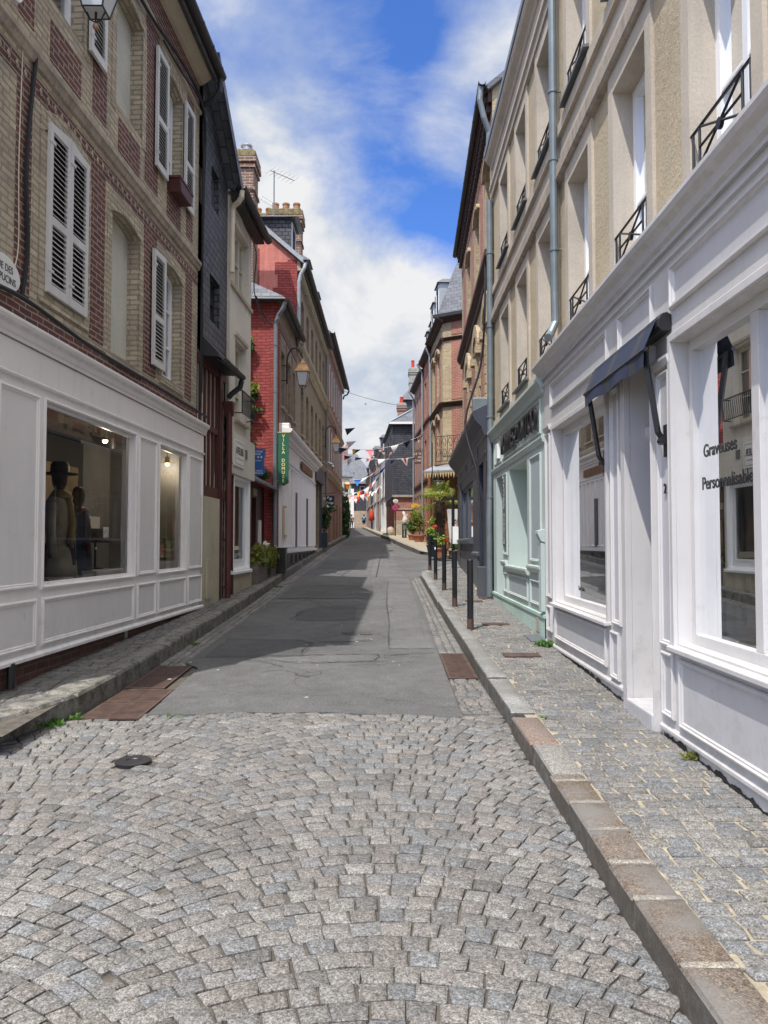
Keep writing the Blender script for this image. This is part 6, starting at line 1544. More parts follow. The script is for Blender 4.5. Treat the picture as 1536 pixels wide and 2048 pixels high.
pipe(g2, T, [(14.35, .22, 10.24), (14.35, .24, 9.98), (14.38, .16, 9.65), (14.44, .06, 9.4), (14.46, .06, 9.0)], .055, 'zinc_pipe')
c_ = T.w(22.2, -1.6, 0); chimney(g2, c_.x - .35, c_.x + .35, c_.y - .3, c_.y + .3, 10.8, 12.9, 'old_red_brick', 1)
cable('thick black cable sagging down the brick house beside the pipe', [tuple(T.w(14.7, .12, 7.0)), tuple(T.w(14.66, .14, 6.0)), tuple(T.w(14.9, .2, 5.0)), tuple(T.w(14.95, .5, 3.9)), tuple(T.w(14.7, .3, 2.9)), tuple(T.w(14.55, .25, 2.0))], .02, group='cables on the right houses')
T2 = side(1.43, 0.034, False)
m = MB(T2)
nh = [(15.0, 15.95, .62, 3.15), (17.55, 21.4, 1.62, 2.98)]
m.wall(14.35, 23.2, -.1, 3.75, nh, 0, .16); m.face([(23.2, 0, 0), (23.2, -6, 0), (23.2, -6, 3.75), (23.2, 0, 3.75)])
m.ext([(0, 3.55), (.05, 3.58), (.09, 3.72), (.22, 3.86), (.26, 3.95), (.26, 4.02), (-.16, 4.22)], 14.35, 23.35)
m.ext([(0, 3.22), (.03, 3.24), (.03, 3.28), (0, 3.30)], 14.4, 23.2)
ns = m.build('navy_shopfront', 'navy_paint', g2, bevel=.004)
m = MB(T2)
for q in ((17.6, 19.3, 3.30, 3.54), (19.5, 21.4, 3.30, 3.54), (16.1, 17.4, 3.30, 3.54)): m.ring(*q, [(a_, b_) for a_, b_ in PANEL])
m.box(16.0, 17.4, 0, .03, .55, 1.28); m.ext([(0, 1.26), (.05, 1.28), (.05, 1.33), (0, 1.36)], 15.95, 17.5)
m.ext([(0, 1.52), (.10, 1.54), (.14, 1.60), (.14, 1.63), (0, 1.66)], 17.45, 21.5); m.box(17.5, 21.45, 0, .02, .6, 1.35)
m.box(21.5, 21.9, 0, .03, .6, 3.2); m.build('shopfront_trim', 'grey_blue_paint', ns)
m = MB(T2)
for k in (17.55, 19.45, 21.34): m.box(k, k + .07, -.10, -.04, 1.62, 2.98)
m.box(17.6, 21.4, -.10, -.041, 1.62, 1.69); m.box(17.6, 21.4, -.10, -.041, 2.91, 2.98); m.build('shop_window_frame', 'grey_blue_paint', ns)
m = MB(T2); m.face([(17.55, -.08, 1.62), (21.4, -.08, 1.62), (21.4, -.08, 2.98), (17.55, -.08, 2.98)]); m.build('shop_glass', 'shop_glass', ns)
m = MB(T2); m.box(15.0, 15.95, -.50, -.45, .6, 3.2); m.face([(15.95, 0, .6), (15.95, -.5, .6), (15.95, -.5, 3.15), (15.95, 0, 3.15)]); m.face([(15.0, 0, .6), (15.0, -.5, .6), (15.0, -.5, 3.15), (15.0, 0, 3.15)]); m.build('door', 'navy_paint', ns)
m = MB(T2); m.box(14.95, 16.0, -.5, .12, .2, .62); m.build('doorstep', 'sill_stone', ns)
m = MB(T2); m.box(14.42, 14.75, .0, .16, .2, 1.10); m.build('pier_base', 'grey_blue_paint', ns, bevel=.01)
m = MB(T); m.box(14.36, 14.50, .0, .40, 4.0, 4.28); m.build('rainwater_head', 'zinc_pipe', g2, bevel=.02)
m = MB(T2); m.box(17.5, 21.5, -1.2, -1.15, 1.2, 3.1); m.build('shop_back', 'shop_interior', ns)
cnm = {'light_wood': 'wooden', 'paper_white': 'white', 'terracotta': 'terracotta', 'shop_white_panel': 'pale grey', 'blue_sign': 'blue', 'basket_wicker': 'wicker'}
for k in range(9):
    u = 17.8 + k * .4; crate(T2, u, u + .16, -.5, -.3, 1.66, 1.85 + .25 * rnd.random(), cc[(k * 5 + 1) % 6], 'gift_box', f'{cnm[cc[(k * 5 + 1) % 6]]} box, {["nearest", "second nearest", "third nearest", "fourth nearest", "middle", "fourth farthest", "third farthest", "second farthest", "farthest"][k]} of the nine in the navy shop window', 'box', 'things on show in the navy shop window')

# ================================================================ RIGHT: corner house across the side street (restaurant)
C0 = Vector((2.50, 32.5)); dS = Vector((1, -.62)).normalized()
K3 = Fr((C0.x, C0.y), (dS.x, dS.y), (-.62, -1))               # face along the side street, u to the right
V3 = Fr((2.5 + .052 * 32.5, 0), (-.052, 1), (-1, -.052))       # main-street face, u = Y
g3 = thing('mansard_house', 'yellow and red brick corner house with slate mansard and wrought balcony', 'house', (3.0, 32.5, gz(32)))
m = MB(K3); m.wall(0, 4.2, 4.9, 11.0, [(.95, 1.75, 5.2, 7.05)], 0, .2); m.m = 1
m.box(.42, .95, -.01, .02, 7.6, 10.1); m.box(1.32, 4.2, -.01, .02, 7.6, 10.1); m.box(.42, 4.2, -.01, .02, 10.35, 10.95); m.box(.42, .92, -.01, .02, 5.0, 7.2)
m.build('side_street_wall', ['warm_yellow_brick', 'old_red_brick'], g3)
m = MB(K3)
cornice(m, -.03, 4.2, 7.3, 1.2, 1.0); cornice(m, -.03, 4.2, 10.12, .8, .7); cornice(m, -.1, 4.2, 10.9, 2.0, 1.2); m.build_each('cornice', 'dark_brown_wood', g3)
shutter(g3, K3, .98, 1.72, 6.2, 7.1, .05, 'mint_shutter', slat=.08, mids=(), dark=True)
m = MB(K3)                                                   # wrought balcony in front of the window
def scroll(m, u0, u1, n, z0, z1, k=5, fr=None):
    w_ = (u1 - u0) / k
    for i in range(k):
        uc = u0 + (i + .5) * w_
        for zc, s_ in ((z0 + (z1 - z0) * .28, 1), (z0 + (z1 - z0) * .72, -1)):
            m.tube([(uc + s_ * w_ * .42 * (1 - j / 14) * math.cos(j * .62), n, zc + (z1 - z0) * .26 * (1 - j / 14) * math.sin(j * .62)) for j in range(14)], .014, 4)
    for u in [u0 + i * w_ for i in range(k + 1)]: m.tube([(u, n, z0), (u, n, z1)], .010, 4)
    m.tube([(u0, n, z1), (u1, n, z1)], .018, 5); m.tube([(u0, n, z0), (u1, n, z0)], .014, 5)
scroll(m, .9, 1.9, .08, 5.15, 6.15, 3); scroll(m, -.15, 1.0, .42, 4.95, 6.0, 4); m.build('balcony_railing', 'black_iron', g3)
m = MB(K3); m.ext([(0, 4.55), (1.0, 4.45), (1.0, 4.52), (0, 4.85)], -.4, 4.2); m.build('canopy', 'zinc_light', g3)
m = MB(K3); i_ = 0
while i_ < 30:
    u = -.38 + i_ * .12; m.prism([(u, 4.46), (u + .12, 4.46), (u + .10, 4.36), (u + .06, 4.22 - .05 * (i_ % 2)), (u + .02, 4.36)], .97, .99); i_ += 1
m.build('canopy_fringe', 'light_wood', g3)
m = MB(K3); m.wall(0, 4.2, .6, 4.9, [(.5, 1.6, 1.2, 3.4), (2.0, 3.6, .8, 3.6)], 0, .2); m.build('restaurant_front', 'brown_wood', g3)
m = MB(K3)
for u in [.02 + .28 * i for i in range(14)]: m.box(u, u + .05, 0, .04, 1, 4.4)
m.box(0, 4.2, .0, .06, 3.5, 3.62); m.box(-.2, -.08, .88, .98, 1.0, 4.45); m.build('timber_post', 'brown_wood', g3)
m = MB(K3); m.box(.3, 3.9, -.4, -.35, .8, 3.7); m.build('restaurant_interior', 'dark_interior', g3)
m = MB(V3)
vw = [(u, u + .9, z, z + 1.75) for u in (33.6, 35.2) for z in (5.2, 8.1)]
m.wall(32.5, 36.8, .5, 11.0, vw, 0, .2); m.m = 1; m.box(33.2, 33.5, -.01, .02, 4.9, 10.5); m.box(34.6, 35.1, -.01, .02, 4.9, 10.5); m.build('street_wall', ['warm_yellow_brick', 'old_red_brick'], g3)
m = MB(V3); m.box(32.48, 36.8, 0, .10, .6, 4.6); m.build('timber_front', 'dark_brown_wood', g3)
m = MB(V3)
for u in (32.6, 34.0, 35.4): m.ring(u, u + 1.2, 1.3, 4.3, [(0, .10), (0, .16), (.08, .16), (.10, .105)])
m.build('front_framing', 'brown_wood', g3)
for q in vw:
    window(g3, V3, *q, -.15, 'cream_frame', bars=(.4,), curtain=1)
    m = MB(V3); c_ = (q[0] + q[1]) / 2
    for i in range(9):
        t0 = math.pi * i / 9; t1 = math.pi * (i + 1) / 9; f = lambda r_, t_: (c_ + r_ * math.cos(t_), q[3] - .05 + .5 * r_ * math.sin(t_)); m.prism([f(.48, t0), f(.7, t0), f(.7, t1), f(.48, t1)], 0, .10)
    m.build('window_hood', 'warm_yellow_brick', g3)
m = MB(V3); cornice(m, 32.4, 36.8, 7.3, 1.2, 1.0); cornice(m, 32.4, 36.8, 10.12, .8, .7); cornice(m, 32.3, 36.8, 10.9, 2.2, 1.2); cornice(m, 32.4, 36.8, 4.6, 2.5, 1.2); m.build_each('street_cornice', 'dark_brown_wood', g3)
# mansard
m = MB()
def P3(u, n, z, fr=K3): return fr.w(u, n, z)
a0, a1 = K3.w(-.22, .15, 11.18), K3.w(4.2, .15, 11.18); bb = V3.w(36.8, .18, 11.18)
top0 = Vector((3.25, 33.0, 13.9)); top1 = Vector((6.2, 31.3, 13.9)); top2 = Vector((3.05, 36.8, 13.9)); pk = Vector((6, 36, 15.2))
m.face([a0, a1, top1, top0], True); m.face([bb, a0, top0, top2], True); m.face([top0, top1, pk, top2], True); m.face([bb, top2, pk, Vector((8, 36.8, 11))], True); m.face([a1, Vector((8, 31, 11)), pk, top1], True)
for i in range(len(m.v)): pass
mo = m.build('mansard_roof', 'slate_roof', g3)
gm = MB(K3); gm.box(-.3, 4.2, .15, .30, 11.1, 11.24); gm.build('gutter', 'black_gutter', g3)
dormer(g3, V3, 33.2, 34.2, .05, -1.5, 11.5, 12.9, 'zinc_light', rmat='slate_plate'); dormer(g3, V3, 35.1, 36.0, .05, -1.5, 11.4, 12.6, 'zinc_light', rmat='slate_plate')
c_ = K3.w(1.9, -1.0, 13.4); chimney(g3, c_.x - .35, c_.x + .35, c_.y - .35, c_.y + .35, 13.0, 15.0, 'old_red_brick', 2)
pipe(g3, V3, [(36.6, .30, 10.9), (36.6, .10, 10.5), (36.6, .07, 9), (36.6, .07, 5.2)], .055, 'zinc_light'); pipe(g3, V3, [(36.6, .07, 5.1), (36.6, .07, 1.6)], .07, 'white_pvc', 'pipe_foot')
# red terraces further along
def terrace(u0, u1, ze, wall, label, nwin, shut=None, dorm=1, rows_=((5.0, 1.7), (8.0, 1.6)), fr=V3, trim='smooth_render', ground='brown_wood', roofm='slate_roof', ridge=3.2, rise=2.6):
    g = thing('terraced_house', label, 'house', tuple(fr.w((u0 + u1) / 2, 0, gz((u0 + u1) / 2))), 'terraced houses further up the street')
    zb = gz(u0); w_ = (u1 - u0) / nwin; hh = []
    for i in range(nwin):
        for (z, h_) in rows_: hh.append((u0 + w_ * (i + .28), u0 + w_ * (i + .72), z, z + h_))
    hd_ = [(u0 + w_ * (i + .2), u0 + w_ * (i + .8), zb + .3, zb + 2.6) for i in range(nwin)]
    m = MB(fr); m.wall(u0, u1, zb - .5, ze, hh + hd_, 0, .18); m.face([(u0, 0, zb), (u0, -7, zb), (u0, -7, ze), (u0, -ridge, ze + rise), (u0, 0, ze)]); m.face([(u1, 0, zb), (u1, -7, zb), (u1, -7, ze), (u1, -ridge, ze + rise), (u1, 0, ze)]); m.build('wall', wall, g)
    for q in hh:
        f = MB(fr); f.ring(*q, [(0, -.14), (0, -.08), (.06, -.08), (.06, -.13)]); c_ = (q[0] + q[1]) / 2; f.box(c_ - .03, c_ + .03, -.13, -.09, q[2], q[3]); fo = f.build('window', 'white_pvc', g)
        f = MB(fr); f.face([(q[0], -.13, q[2]), (q[1], -.13, q[2]), (q[1], -.13, q[3]), (q[0], -.13, q[3])]); f.build('pane', 'dark_interior', fo)
        if shut: shutter(g, fr, q[0] - .42, q[0] - .03, q[2], q[3], .02, shut, dark=False, slat=.12, mids=())
    for q in hd_: f = MB(fr); f.box(q[0], q[1], -.16, -.12, q[2], q[3]); f.build('ground_floor_door', ground, g)
    m = MB(fr)
    for (z, h_) in rows_: m.box(u0, u1, 0, .07, z - .35, z - .22); m.cut()
    m.ext([(0, ze - .25), (.1, ze - .2), (.25, ze - .05), (.25, ze), (0, ze)], u0, u1); m.build_each('cornice', trim, g)
    roof(g, fr, u0, u1, [(.30, ze - .02), (-ridge, ze + rise), (-7.2, ze)], roofm)
    for i in range(dorm):
        uu = u0 + (u1 - u0) * (i + .5) / dorm; dormer(g, fr, uu - .45, uu + .45, -.1, -1.8, ze + .15, ze + 1.35)
    pipe(g, fr, [(u1 - .1, .35, ze - .05), (u1 - .1, .08, ze - .5), (u1 - .1, .08, zb + .2)], .05, 'zinc_light')
    return g
ga = terrace(36.8, 40.4, 11.0, 'old_red_brick', 'red brick terrace house with two roof dormers next to the mansard house', 2, None, 2, ((5.0, 1.8), (8.0, 1.8)), trim='dark_brown_wood', rise=3.4)
gb = terrace(40.4, 45.6, 10.6, 'pink_brick', 'paler brick terrace house behind the hanging brown sign', 4, None, 0, ((5.0, 1.8), (8.0, 1.8)), trim='dark_brown_wood')
for g, us_, z in ((ga, (37.6, 39.4), 13.0),):
    for u in us_:
        m = MB(V3); c_ = V3.w(u, -.3, 0); m.tube([(c_.x, c_.y, z - .1), (c_.x, c_.y, z + .7)], .02, 5, True); m.build('finial', 'black_iron', g)

# ================================================================ slate-clad house at the bend
g4 = thing('slate_clad_house', 'house clad in dark slates over a brick and rubble ground floor', 'house', (1.2, 50, gz(50)))
S4 = Fr((.55, 50), (1, 0), (0, -1)); S4b = Fr((.55 + .052 * 50, 0), (-.052, 1), (-1, -.052))
m = MB(S4); m.wall(0, 6, 4.65, 9.4, (), 0); m.face([(0, 0, 4.65), (6, 0, 4.65), (6, -.2, 4.65), (0, -.2, 4.65)])
mq = MB(S4b); mq.wall(50, 59.5, 4.65, 9.4, [(51.2, 52.2, 6.8, 8.6), (54, 55, 6.8, 8.6), (57, 58, 6.8, 8.6)], 0, .15)
m.build('slate_wall', 'slate_cladding', g4); mq.build('slate_side_wall', 'slate_cladding', g4)
for u in (51.2, 54, 57): f = MB(S4b); f.box(u, u + 1, -.14, -.1, 6.8, 8.6); f.build('window', 'cream_frame', g4)
m = MB(S4); m.wall(.12, 6, 3.0, 4.65, (), -.12); m.build('brick_wall', 'old_red_brick', g4); m = MB(S4); m.wall(.12, 6, 1.2, 3.02, (), -.10); m.box(.1, 6, -.12, -.08, 3.7, 3.78); m.build('rubble_base', 'rubble_stone', g4)
m = MB(S4b); m.wall(50.1, 59.5, 1.5, 4.65, [(51, 52.2, 2.2, 4.2), (54, 55.4, 2.2, 4.3)], -.12, .1); m.build('street_wall', 'dark_maroon_wood', g4)
m = MB(S4); m.box(-.02, 6, -.1, .03, 4.52, 4.66); m.build('floor_band', 'sill_stone', g4)
m = MB(); pr = [(.35, 49.75, 9.35), (7, 49.75, 9.35), (6.5, 60, 9.35), (-.15, 60, 9.35)]; rr0, rr1 = (3.6, 52.5, 11.6), (3.2, 59, 11.6)
m.face([pr[0], pr[1], rr0], True); m.face([pr[3], pr[0], rr0, rr1], True); m.face([pr[1], pr[2], rr1, rr0], True); m.face([pr[2], pr[3], rr1], True); m.face([(a_, b_, 9.3) for a_, b_, _ in pr], True); m.build('roof', 'slate_roof', g4)
m = MB(); m.box(.35, 7, 49.70, 49.80, 9.26, 9.40); m.build('white_gutter', 'white_pvc', g4)
m = MB(); m.tube([(.35, 49.75, 9.40), (3.6, 52.5, 11.64)], .05, 5, True); m.build('hip_flashing', 'zinc_light', g4)
m = MB(); m.box(1.35, 3.4, 56, 58, 9.5, 12.0); m.build('slate_turret', 'slate_cladding', g4)
m = MB(); q = [(1.15, 55.8, 12.0), (3.6, 55.8, 12.0), (3.6, 58.2, 12.0), (1.15, 58.2, 12.0)]; tp = (2.4, 57, 13.6)
for i in range(4): m.face([q[i], q[(i + 1) % 4], tp], True)
m.face(q, True); m.build('turret_roof', 'slate_roof', g4)
chimney(g4, 1.95, 3.1, 58.8, 59.8, 10, 15.0, 'grey_render_chimney', 2, 'umbrella_red', 'grey_render_chimney', .7)
chimney(g4, .95, 1.5, 53.0, 53.6, 9.8, 11.2, 'pink_brick', 1, 'umbrella_red', 'grey_render_chimney', .5)
# houses on up the hill, right side
tr = [(59.6, 66, 8.6, 'far_white', 'white rendered terrace house just beyond the slate-clad house', 4, None, 1, 'blue_sign'),
      (66, 72, 9.6, 'pink_brick', 'brick terrace house with tall windows beyond the white one', 3, None, 1, 'brown_wood'),
      (72, 80, 9.0, 'offwhite_render', 'cream terrace house behind the red umbrella up the hill', 4, None, 2, 'flag_blue'),
      (80, 90, 10.6, 'slate_cladding', 'dark slate-hung terrace house far up the right side', 4, None, 1, 'grey_blue_paint'),
      (90, 104, 9.8, 'pink_brick', 'last brick terrace house at the top of the right side', 5, None, 1, 'brown_wood')]
for (u0, u1, ze, wl, lb, nw, st_, dm, gr_) in tr:
    terrace(u0, u1, ze, wl, lb, nw, st_, dm, ((gz(u0) + 3.2, 1.5),) if ze < 9.5 else ((gz(u0) + 3.2, 1.5), (gz(u0) + 5.4, 1.2)), S4b, ground=gr_)
# left side beyond the ivy
L9 = side(-3.25 + .055 * 46.4, -.055, True)
for (u0, u1, ze, wl, lb) in ((50, 64, 9.0, 'pink_brick', 'terrace house hidden behind the ivy on the left'), (64, 84, 9.4, 'offwhite_render', 'pale terrace house beyond the ivy on the left'), (84, 106, 10.2, 'old_red_brick', 'red terrace house at the far left bend')):
    terrace(u0, u1, ze, wl, lb, 4, None, 1, ((gz(u0) + 3.2, 1.5),), L9)
# houses closing the view
def endhouse(x0, x1, y, ze, wall, label, wins_, shut=None, zb=None, ridge_rise=3.0, dark=None):
    fr = Fr((x0, y), (1, 0), (0, -1)); L = x1 - x0; zb = zb or gz(y)
    g = thing('end_house', label, 'house', ((x0 + x1) / 2, y, zb), 'houses closing the view at the top of the street')
    m = MB(fr); m.wall(0, L, zb - .5, ze, wins_, 0, .15)
    for u in (0, L): m.face([(u, 0, zb - .5), (u, -8, zb - .5), (u, -8, ze), (u, 0, ze)])
    m.build('wall', wall, g)
    for q in wins_:
        f = MB(fr); f.ring(*q, [(0, -.12), (0, -.05), (.07, -.05), (.07, -.11)]); fo = f.build('window', 'white_pvc', g); f = MB(fr); f.box(q[0], q[1], -.14, -.12, q[2], q[3]); f.build('pane', 'dark_interior', fo)
        if shut:
            for a_, b_ in ((q[0] - .5, q[0] - .02), (q[1] + .02, q[1] + .5)): shutter(g, fr, a_, b_, q[2], q[3], .02, shut, dark=False, slat=.18, mids=())
    m = MB(fr); e = .4
    q = [(-e, e, ze), (L + e, e, ze), (L + e, -8, ze), (-e, -8, ze)]; r0, r1 = (min(2.5, L * .3), -4, ze + ridge_rise), (L - min(2.5, L * .3), -4, ze + ridge_rise)
    m.face([q[0], q[1], r1, r0]); m.face([q[1], q[2], r1]); m.face([q[3], q[0], r0]); m.face([q[2], q[3], r0, r1]); m.face(q); m.build('roof', 'slate_roof', g)
    return g
e1 = endhouse(-9.6, -5.0, 122, 12.0, 'far_cream', 'cream house with pale green shutters closing the street view', [(1.2, 2.0, 5.6, 7.8), (3.2, 4.0, 5.6, 7.8), (1.2, 2.0, 9.0, 11.0), (3.2, 4.0, 9.0, 11.0)], 'mint_shutter')
e2 = endhouse(-4.9, -2.2, 118, 10.6, 'slate_cladding', 'slate-hung house with white corner post closing the street view', [(1.2, 2.0, 8.6, 10.2)], None)
m = MB(); m.box(-5.1, -4.6, 117.6, 118.2, 3.6, 9.8); m.build('white_pier', 'far_white', e2); m = MB(); m.box(-4.58, -2.1, 117.5, 118.2, 3.4, 6.4); m.build('ground_floor', 'rubble_stone', e2)
e3 = endhouse(-2.2, 3.0, 112, 12.4, 'old_red_brick', 'red brick house at the right end of the closing row', [(1.0, 1.8, 8.6, 10.4), (3.0, 3.8, 8.6, 10.4)], None)
e4 = endhouse(-16, -3.0, 150, 15.2, 'far_cream', 'big dark-roofed house rising behind the closing row', [(2, 3, 10, 12)], None, ridge_rise=4.2)
chimney(e4, -8.4, -7.2, 151, 152, 16, 20.4, 'pink_brick', 2, 'umbrella_red', 'grey_render_chimney', .5)
e5 = endhouse(-26, -11.6, 112, 11.2, 'pink_brick', 'pink house at the left end of the closing row', [(12, 12.8, 5.2, 7)], None)
e6 = endhouse(2.6, 16, 142, 14.0, 'far_white', 'white house behind the right side roofs', [(2, 3, 10, 12)], None)
# ================================================================ bollards and posts
BOL = [(1.158, 10.37, 'black steel bollard nearest the camera with a rusty foot'), (1.19, 13.0, 'black bollard second from the camera'), (1.22, 15.65, 'black bollard third from the camera'),
       (1.20, 17.96, 'black bollard with a white sticker, fourth from the camera'), (1.22, 20.5, 'black bollard farthest from the camera, at the side-street corner')]
def make_bollard():
    t = thing('bollard', 'x', 'bollard', (0, 0, 0), 'black bollards along the right kerb')
    m = MB(); m.lathe((0, 0, -.06), [(.043, 0), (.043, .985), (.038, .995), (.034, .995), (.033, .985), (.001, .985)], 18, True); m.build('post', 'black_bollard', t, smooth=False)
    m = MB(); m.lathe((0, 0, .0), [(.0455, -.02), (.0455, .13), (.044, .14), (.044, -.02)], 18, True); m.build('rusty_foot', 'rust_iron', t)
    return t
pb = make_bollard(); first_ = True
for x, y, lb in BOL:
    if first_: o = pb
    else:
        o = pb.copy(); COL.objects.link(o)
        for ch in list(pb.children):
            c = ch.copy(); COL.objects.link(c); c.parent = o
    o.location = (x, y, gz(y) + .132); o['label'] = lb; first_ = False
for o in [pb] + [q_ for q_ in bpy.data.objects if q_.name.startswith('bollard.')]:
    x, y = o.location.x, o.location.y
    if abs(y - 17.96) < .01:
        m = MB(); 
        for k in range(6):
            a0 = -2.2 + k * .12; a1 = a0 + .12; r_ = .0445; zz0 = .80 if y < 11 else .70
            m.face([(x + r_ * math.cos(a0), y + r_ * math.sin(a0), gz(y) + .132 + zz0), (x + r_ * math.cos(a1), y + r_ * math.sin(a1), gz(y) + .132 + zz0), (x + r_ * math.cos(a1), y + r_ * math.sin(a1), gz(y) + .132 + zz0 + .05), (x + r_ * math.cos(a0), y + r_ * math.sin(a0), gz(y) + .132 + zz0 + .05)], True)
        m.build('sticker', 'paper_white', o)
t = thing('sign_post', 'tall black post with a short cross arm and paper notices near the corner', 'post', (1.92, 21.4, gz(21.4) + .13))
m = MB(); m.tube([(1.92, 21.4, gz(21.4)), (1.92, 21.4, 2.80)], .045, 12, True); m.build('post', 'black_bollard', t)
m = MB(); m.box(1.68, 2.06, 21.36, 21.44, 2.74, 2.80); m.box(1.70, 1.72, 21.38, 21.42, 2.80, 2.86); m.build('cross_arm', 'black_bollard', t)
m = MB(); m.box(1.90, 2.06, 21.33, 21.345, 1.52, 2.0); m.build('notice', 'paper_white', t)

# ================================================================ lanterns
def lantern(t, c, w=.17, h=.34, roofmat='lantern_copper', glass='lantern_glass'):
    c = Vector(c); m = MB()                                 # four tapering panes
    def sq(r, z): return [(c.x - r, c.y - r, c.z + z), (c.x + r, c.y - r, c.z + z), (c.x + r, c.y + r, c.z + z), (c.x - r, c.y + r, c.z + z)]
    a, b = sq(w * .55, -h), sq(w * .95, 0)
    for k in range(4): m.face([a[k], a[(k + 1) % 4], b[(k + 1) % 4], b[k]], True)
    m.face(a, True); m.build('lantern_pane', glass, t)
    m = MB()
    for k in range(4): m.tube([a[k], b[k]], .010, 4, True); m.tube([a[k], a[(k + 1) % 4]], .009, 4, True); m.tube([b[k], b[(k + 1) % 4]], .012, 4, True)
    m.tube([(c.x, c.y, c.z - h), (c.x, c.y, c.z - h - .06)], .012, 6, True)
    cc_ = [(c.x - w * .5, c.y, c.z - h), (c.x - w * .3, c.y, c.z - h - .07), (c.x, c.y, c.z - h - .10), (c.x + w * .3, c.y, c.z - h - .07), (c.x + w * .5, c.y, c.z - h)]
    m.tube(cc_, .008, 5, True); m.build('lantern_frame', 'black_iron', t)
    m = MB(); q = [sq(w * 1.12, 0), sq(w * 1.08, .03), sq(w * .62, .20), sq(w * .62, .225), sq(w * .3, .25), sq(.02, .34)]
    for A_, B_ in zip(q, q[1:]):
        for k in range(4): m.face([A_[k], A_[(k + 1) % 4], B_[(k + 1) % 4], B_[k]], True)
    m.face(q[0], True); m.build('lantern_roof', roofmat, t)
def wall_lamp(label, wx, wy, zr, reach, zl, roofmat='lantern_copper', glass='lantern_glass', k=1.0):
    t = thing('street_lamp', label, 'street lamp', (wx, wy, zr), 'wall lanterns of the street')
    m = MB(); x0 = wx + .10
    pts = [(x0, wy, zr - .95 * k)] + [(x0, wy, zr - .35 * k)] + [(x0 + reach * .5 * (1 - math.cos(a)), wy, zr - .35 * k + .38 * k * math.sin(a)) for a in [math.pi * i / 10 for i in range(1, 10)]] + [(x0 + reach, wy, zl + .42 * k)]
    m.tube(pts, .022 * k, 8, True)
    for z in (zr - .85 * k, zr - .45 * k): m.tube([(wx - .06, wy, z), (x0, wy, z)], .014, 6, True)
    sp_ = [(x0 + reach * (.86 - .16 * math.cos(a) * (1 - i / 16)), wy, zr - .12 * k + .14 * (1 - i / 16) * math.sin(a)) for i, a in enumerate([j * .5 for j in range(14)])]
    m.tube(sp_, .010, 5, True); m.build('bracket', 'black_iron', t)
    lantern(t, (x0 + reach, wy, zl), .17 * k, .36 * k, roofmat, glass)
wall_lamp('street lantern with copper roof on a curved bracket on the low red-ended house', -2.70, 20.5, 6.75, .42, 6.12)
wall_lamp('street lantern on the tall pale brick house beyond the navy hanging sign', -2.62, 33.0, 6.55, .46, 5.82)
wall_lamp('orange-glazed street lantern far up on the left side', -4.05, 70.0, 7.6, .6, 6.85, 'lantern_orange', 'lantern_orange', 1.25)
t = thing('street_lamp', 'street lantern seen from below at the upper left, gilt ball underneath', 'street lamp', (-3.2, 7.0, 6.9), 'wall lanterns of the street')
m = MB(); m.tube([(-3.25, 7.0, 6.7), (-3.0, 7.0, 7.15), (-2.8, 7.0, 7.25), (-2.69, 7.0, 7.12), (-2.69, 7.0, 7.0)], .022, 8, True); m.build('bracket', 'black_iron', t)
lantern(t, (-2.69, 7.0, 6.80), .17, .30)
m = MB(); m.lathe((-2.69, 7.0, 6.335), [(.001, 0), (.022, .008), (.03, .03), (.022, .052), (.001, .06)], 12, True); m.build('ball_finial', 'lantern_copper', t, smooth=True)

# ================================================================ signs
t = thing('hanging_sign', 'brown board reading LE THE DES CARNES hung from the brick terrace', 'sign', (1.9, 41, 6.3))
m = MB(); m.prism([(1.62, 5.75), (2.20, 5.75), (2.20, 6.40), (2.10, 6.48), (1.72, 6.48), (1.62, 6.40)], 40.9, 40.94); bo = m.build('board', 'brown_sign', t)
for s_, z, sz in (('LE THES', 6.28, .17), ('DES', 6.10, .13), ('CARNES', 5.92, .15)): text(t, s_, (1.91, 40.89, z), X_, NY, sz, 'white_letter', .002, 'writing')
m = MB(); m.tube([(2.35, 40.92, 6.55), (1.6, 40.92, 6.52)], .02, 6, True); m.build('bracket', 'black_iron', t)
t = thing('hanging_sign', 'small navy square sign with white script and a leaf emblem on the left', 'sign', (-2.4, 32.2, 3.3))
m = MB(); m.box(-2.42, -2.08, 32.18, 32.22, 2.95, 3.52); m.build('board', 'navy_sign', t)
text(t, 'Atelier', (-2.25, 32.17, 3.22), X_, NY, .12, 'white_letter', .001, 'writing'); text(t, 'Boutique', (-2.25, 32.17, 3.07), X_, NY, .10, 'white_letter', .001, 'writing')
m = MB(); m.prism([(-2.30, 3.34), (-2.24, 3.33), (-2.17, 3.38), (-2.20, 3.44), (-2.27, 3.42)], 32.165, 32.175); m.build('leaf_emblem', 'shutter_white', t)
m = MB(); m.tube([(-2.62, 32.2, 3.62), (-2.3, 32.2, 3.60), (-2.05, 32.2, 3.66)], .012, 5, True); m.build('bracket', 'black_iron', t)
t = thing('spotlights', 'pair of small swan-neck spotlights over the navy fascia', 'spotlight', (-2.5, 30.5, 4.5))
for dy in (0, .9):
    m = MB(); m.tube([(-2.5, 29.6 + dy, 4.6), (-2.25, 29.6 + dy, 4.72), (-2.1, 29.6 + dy, 4.62)], .012, 6, True); m.tube([(-2.14, 29.6 + dy, 4.64), (-2.0, 29.6 + dy, 4.56)], .04, 8, True, .06); m.build('lamp_arm', 'zinc_light', t)
t = thing('no_parking_sign', 'round no-stopping sign on a dark post against the brick ground floor', 'road sign', (.70, 47.6, gz(47.6)))
m = MB(); m.tube([(.70, 47.6, gz(47.6)), (.70, 47.6, 3.9)], .035, 8, True); m.build('post', 'black_iron', t)
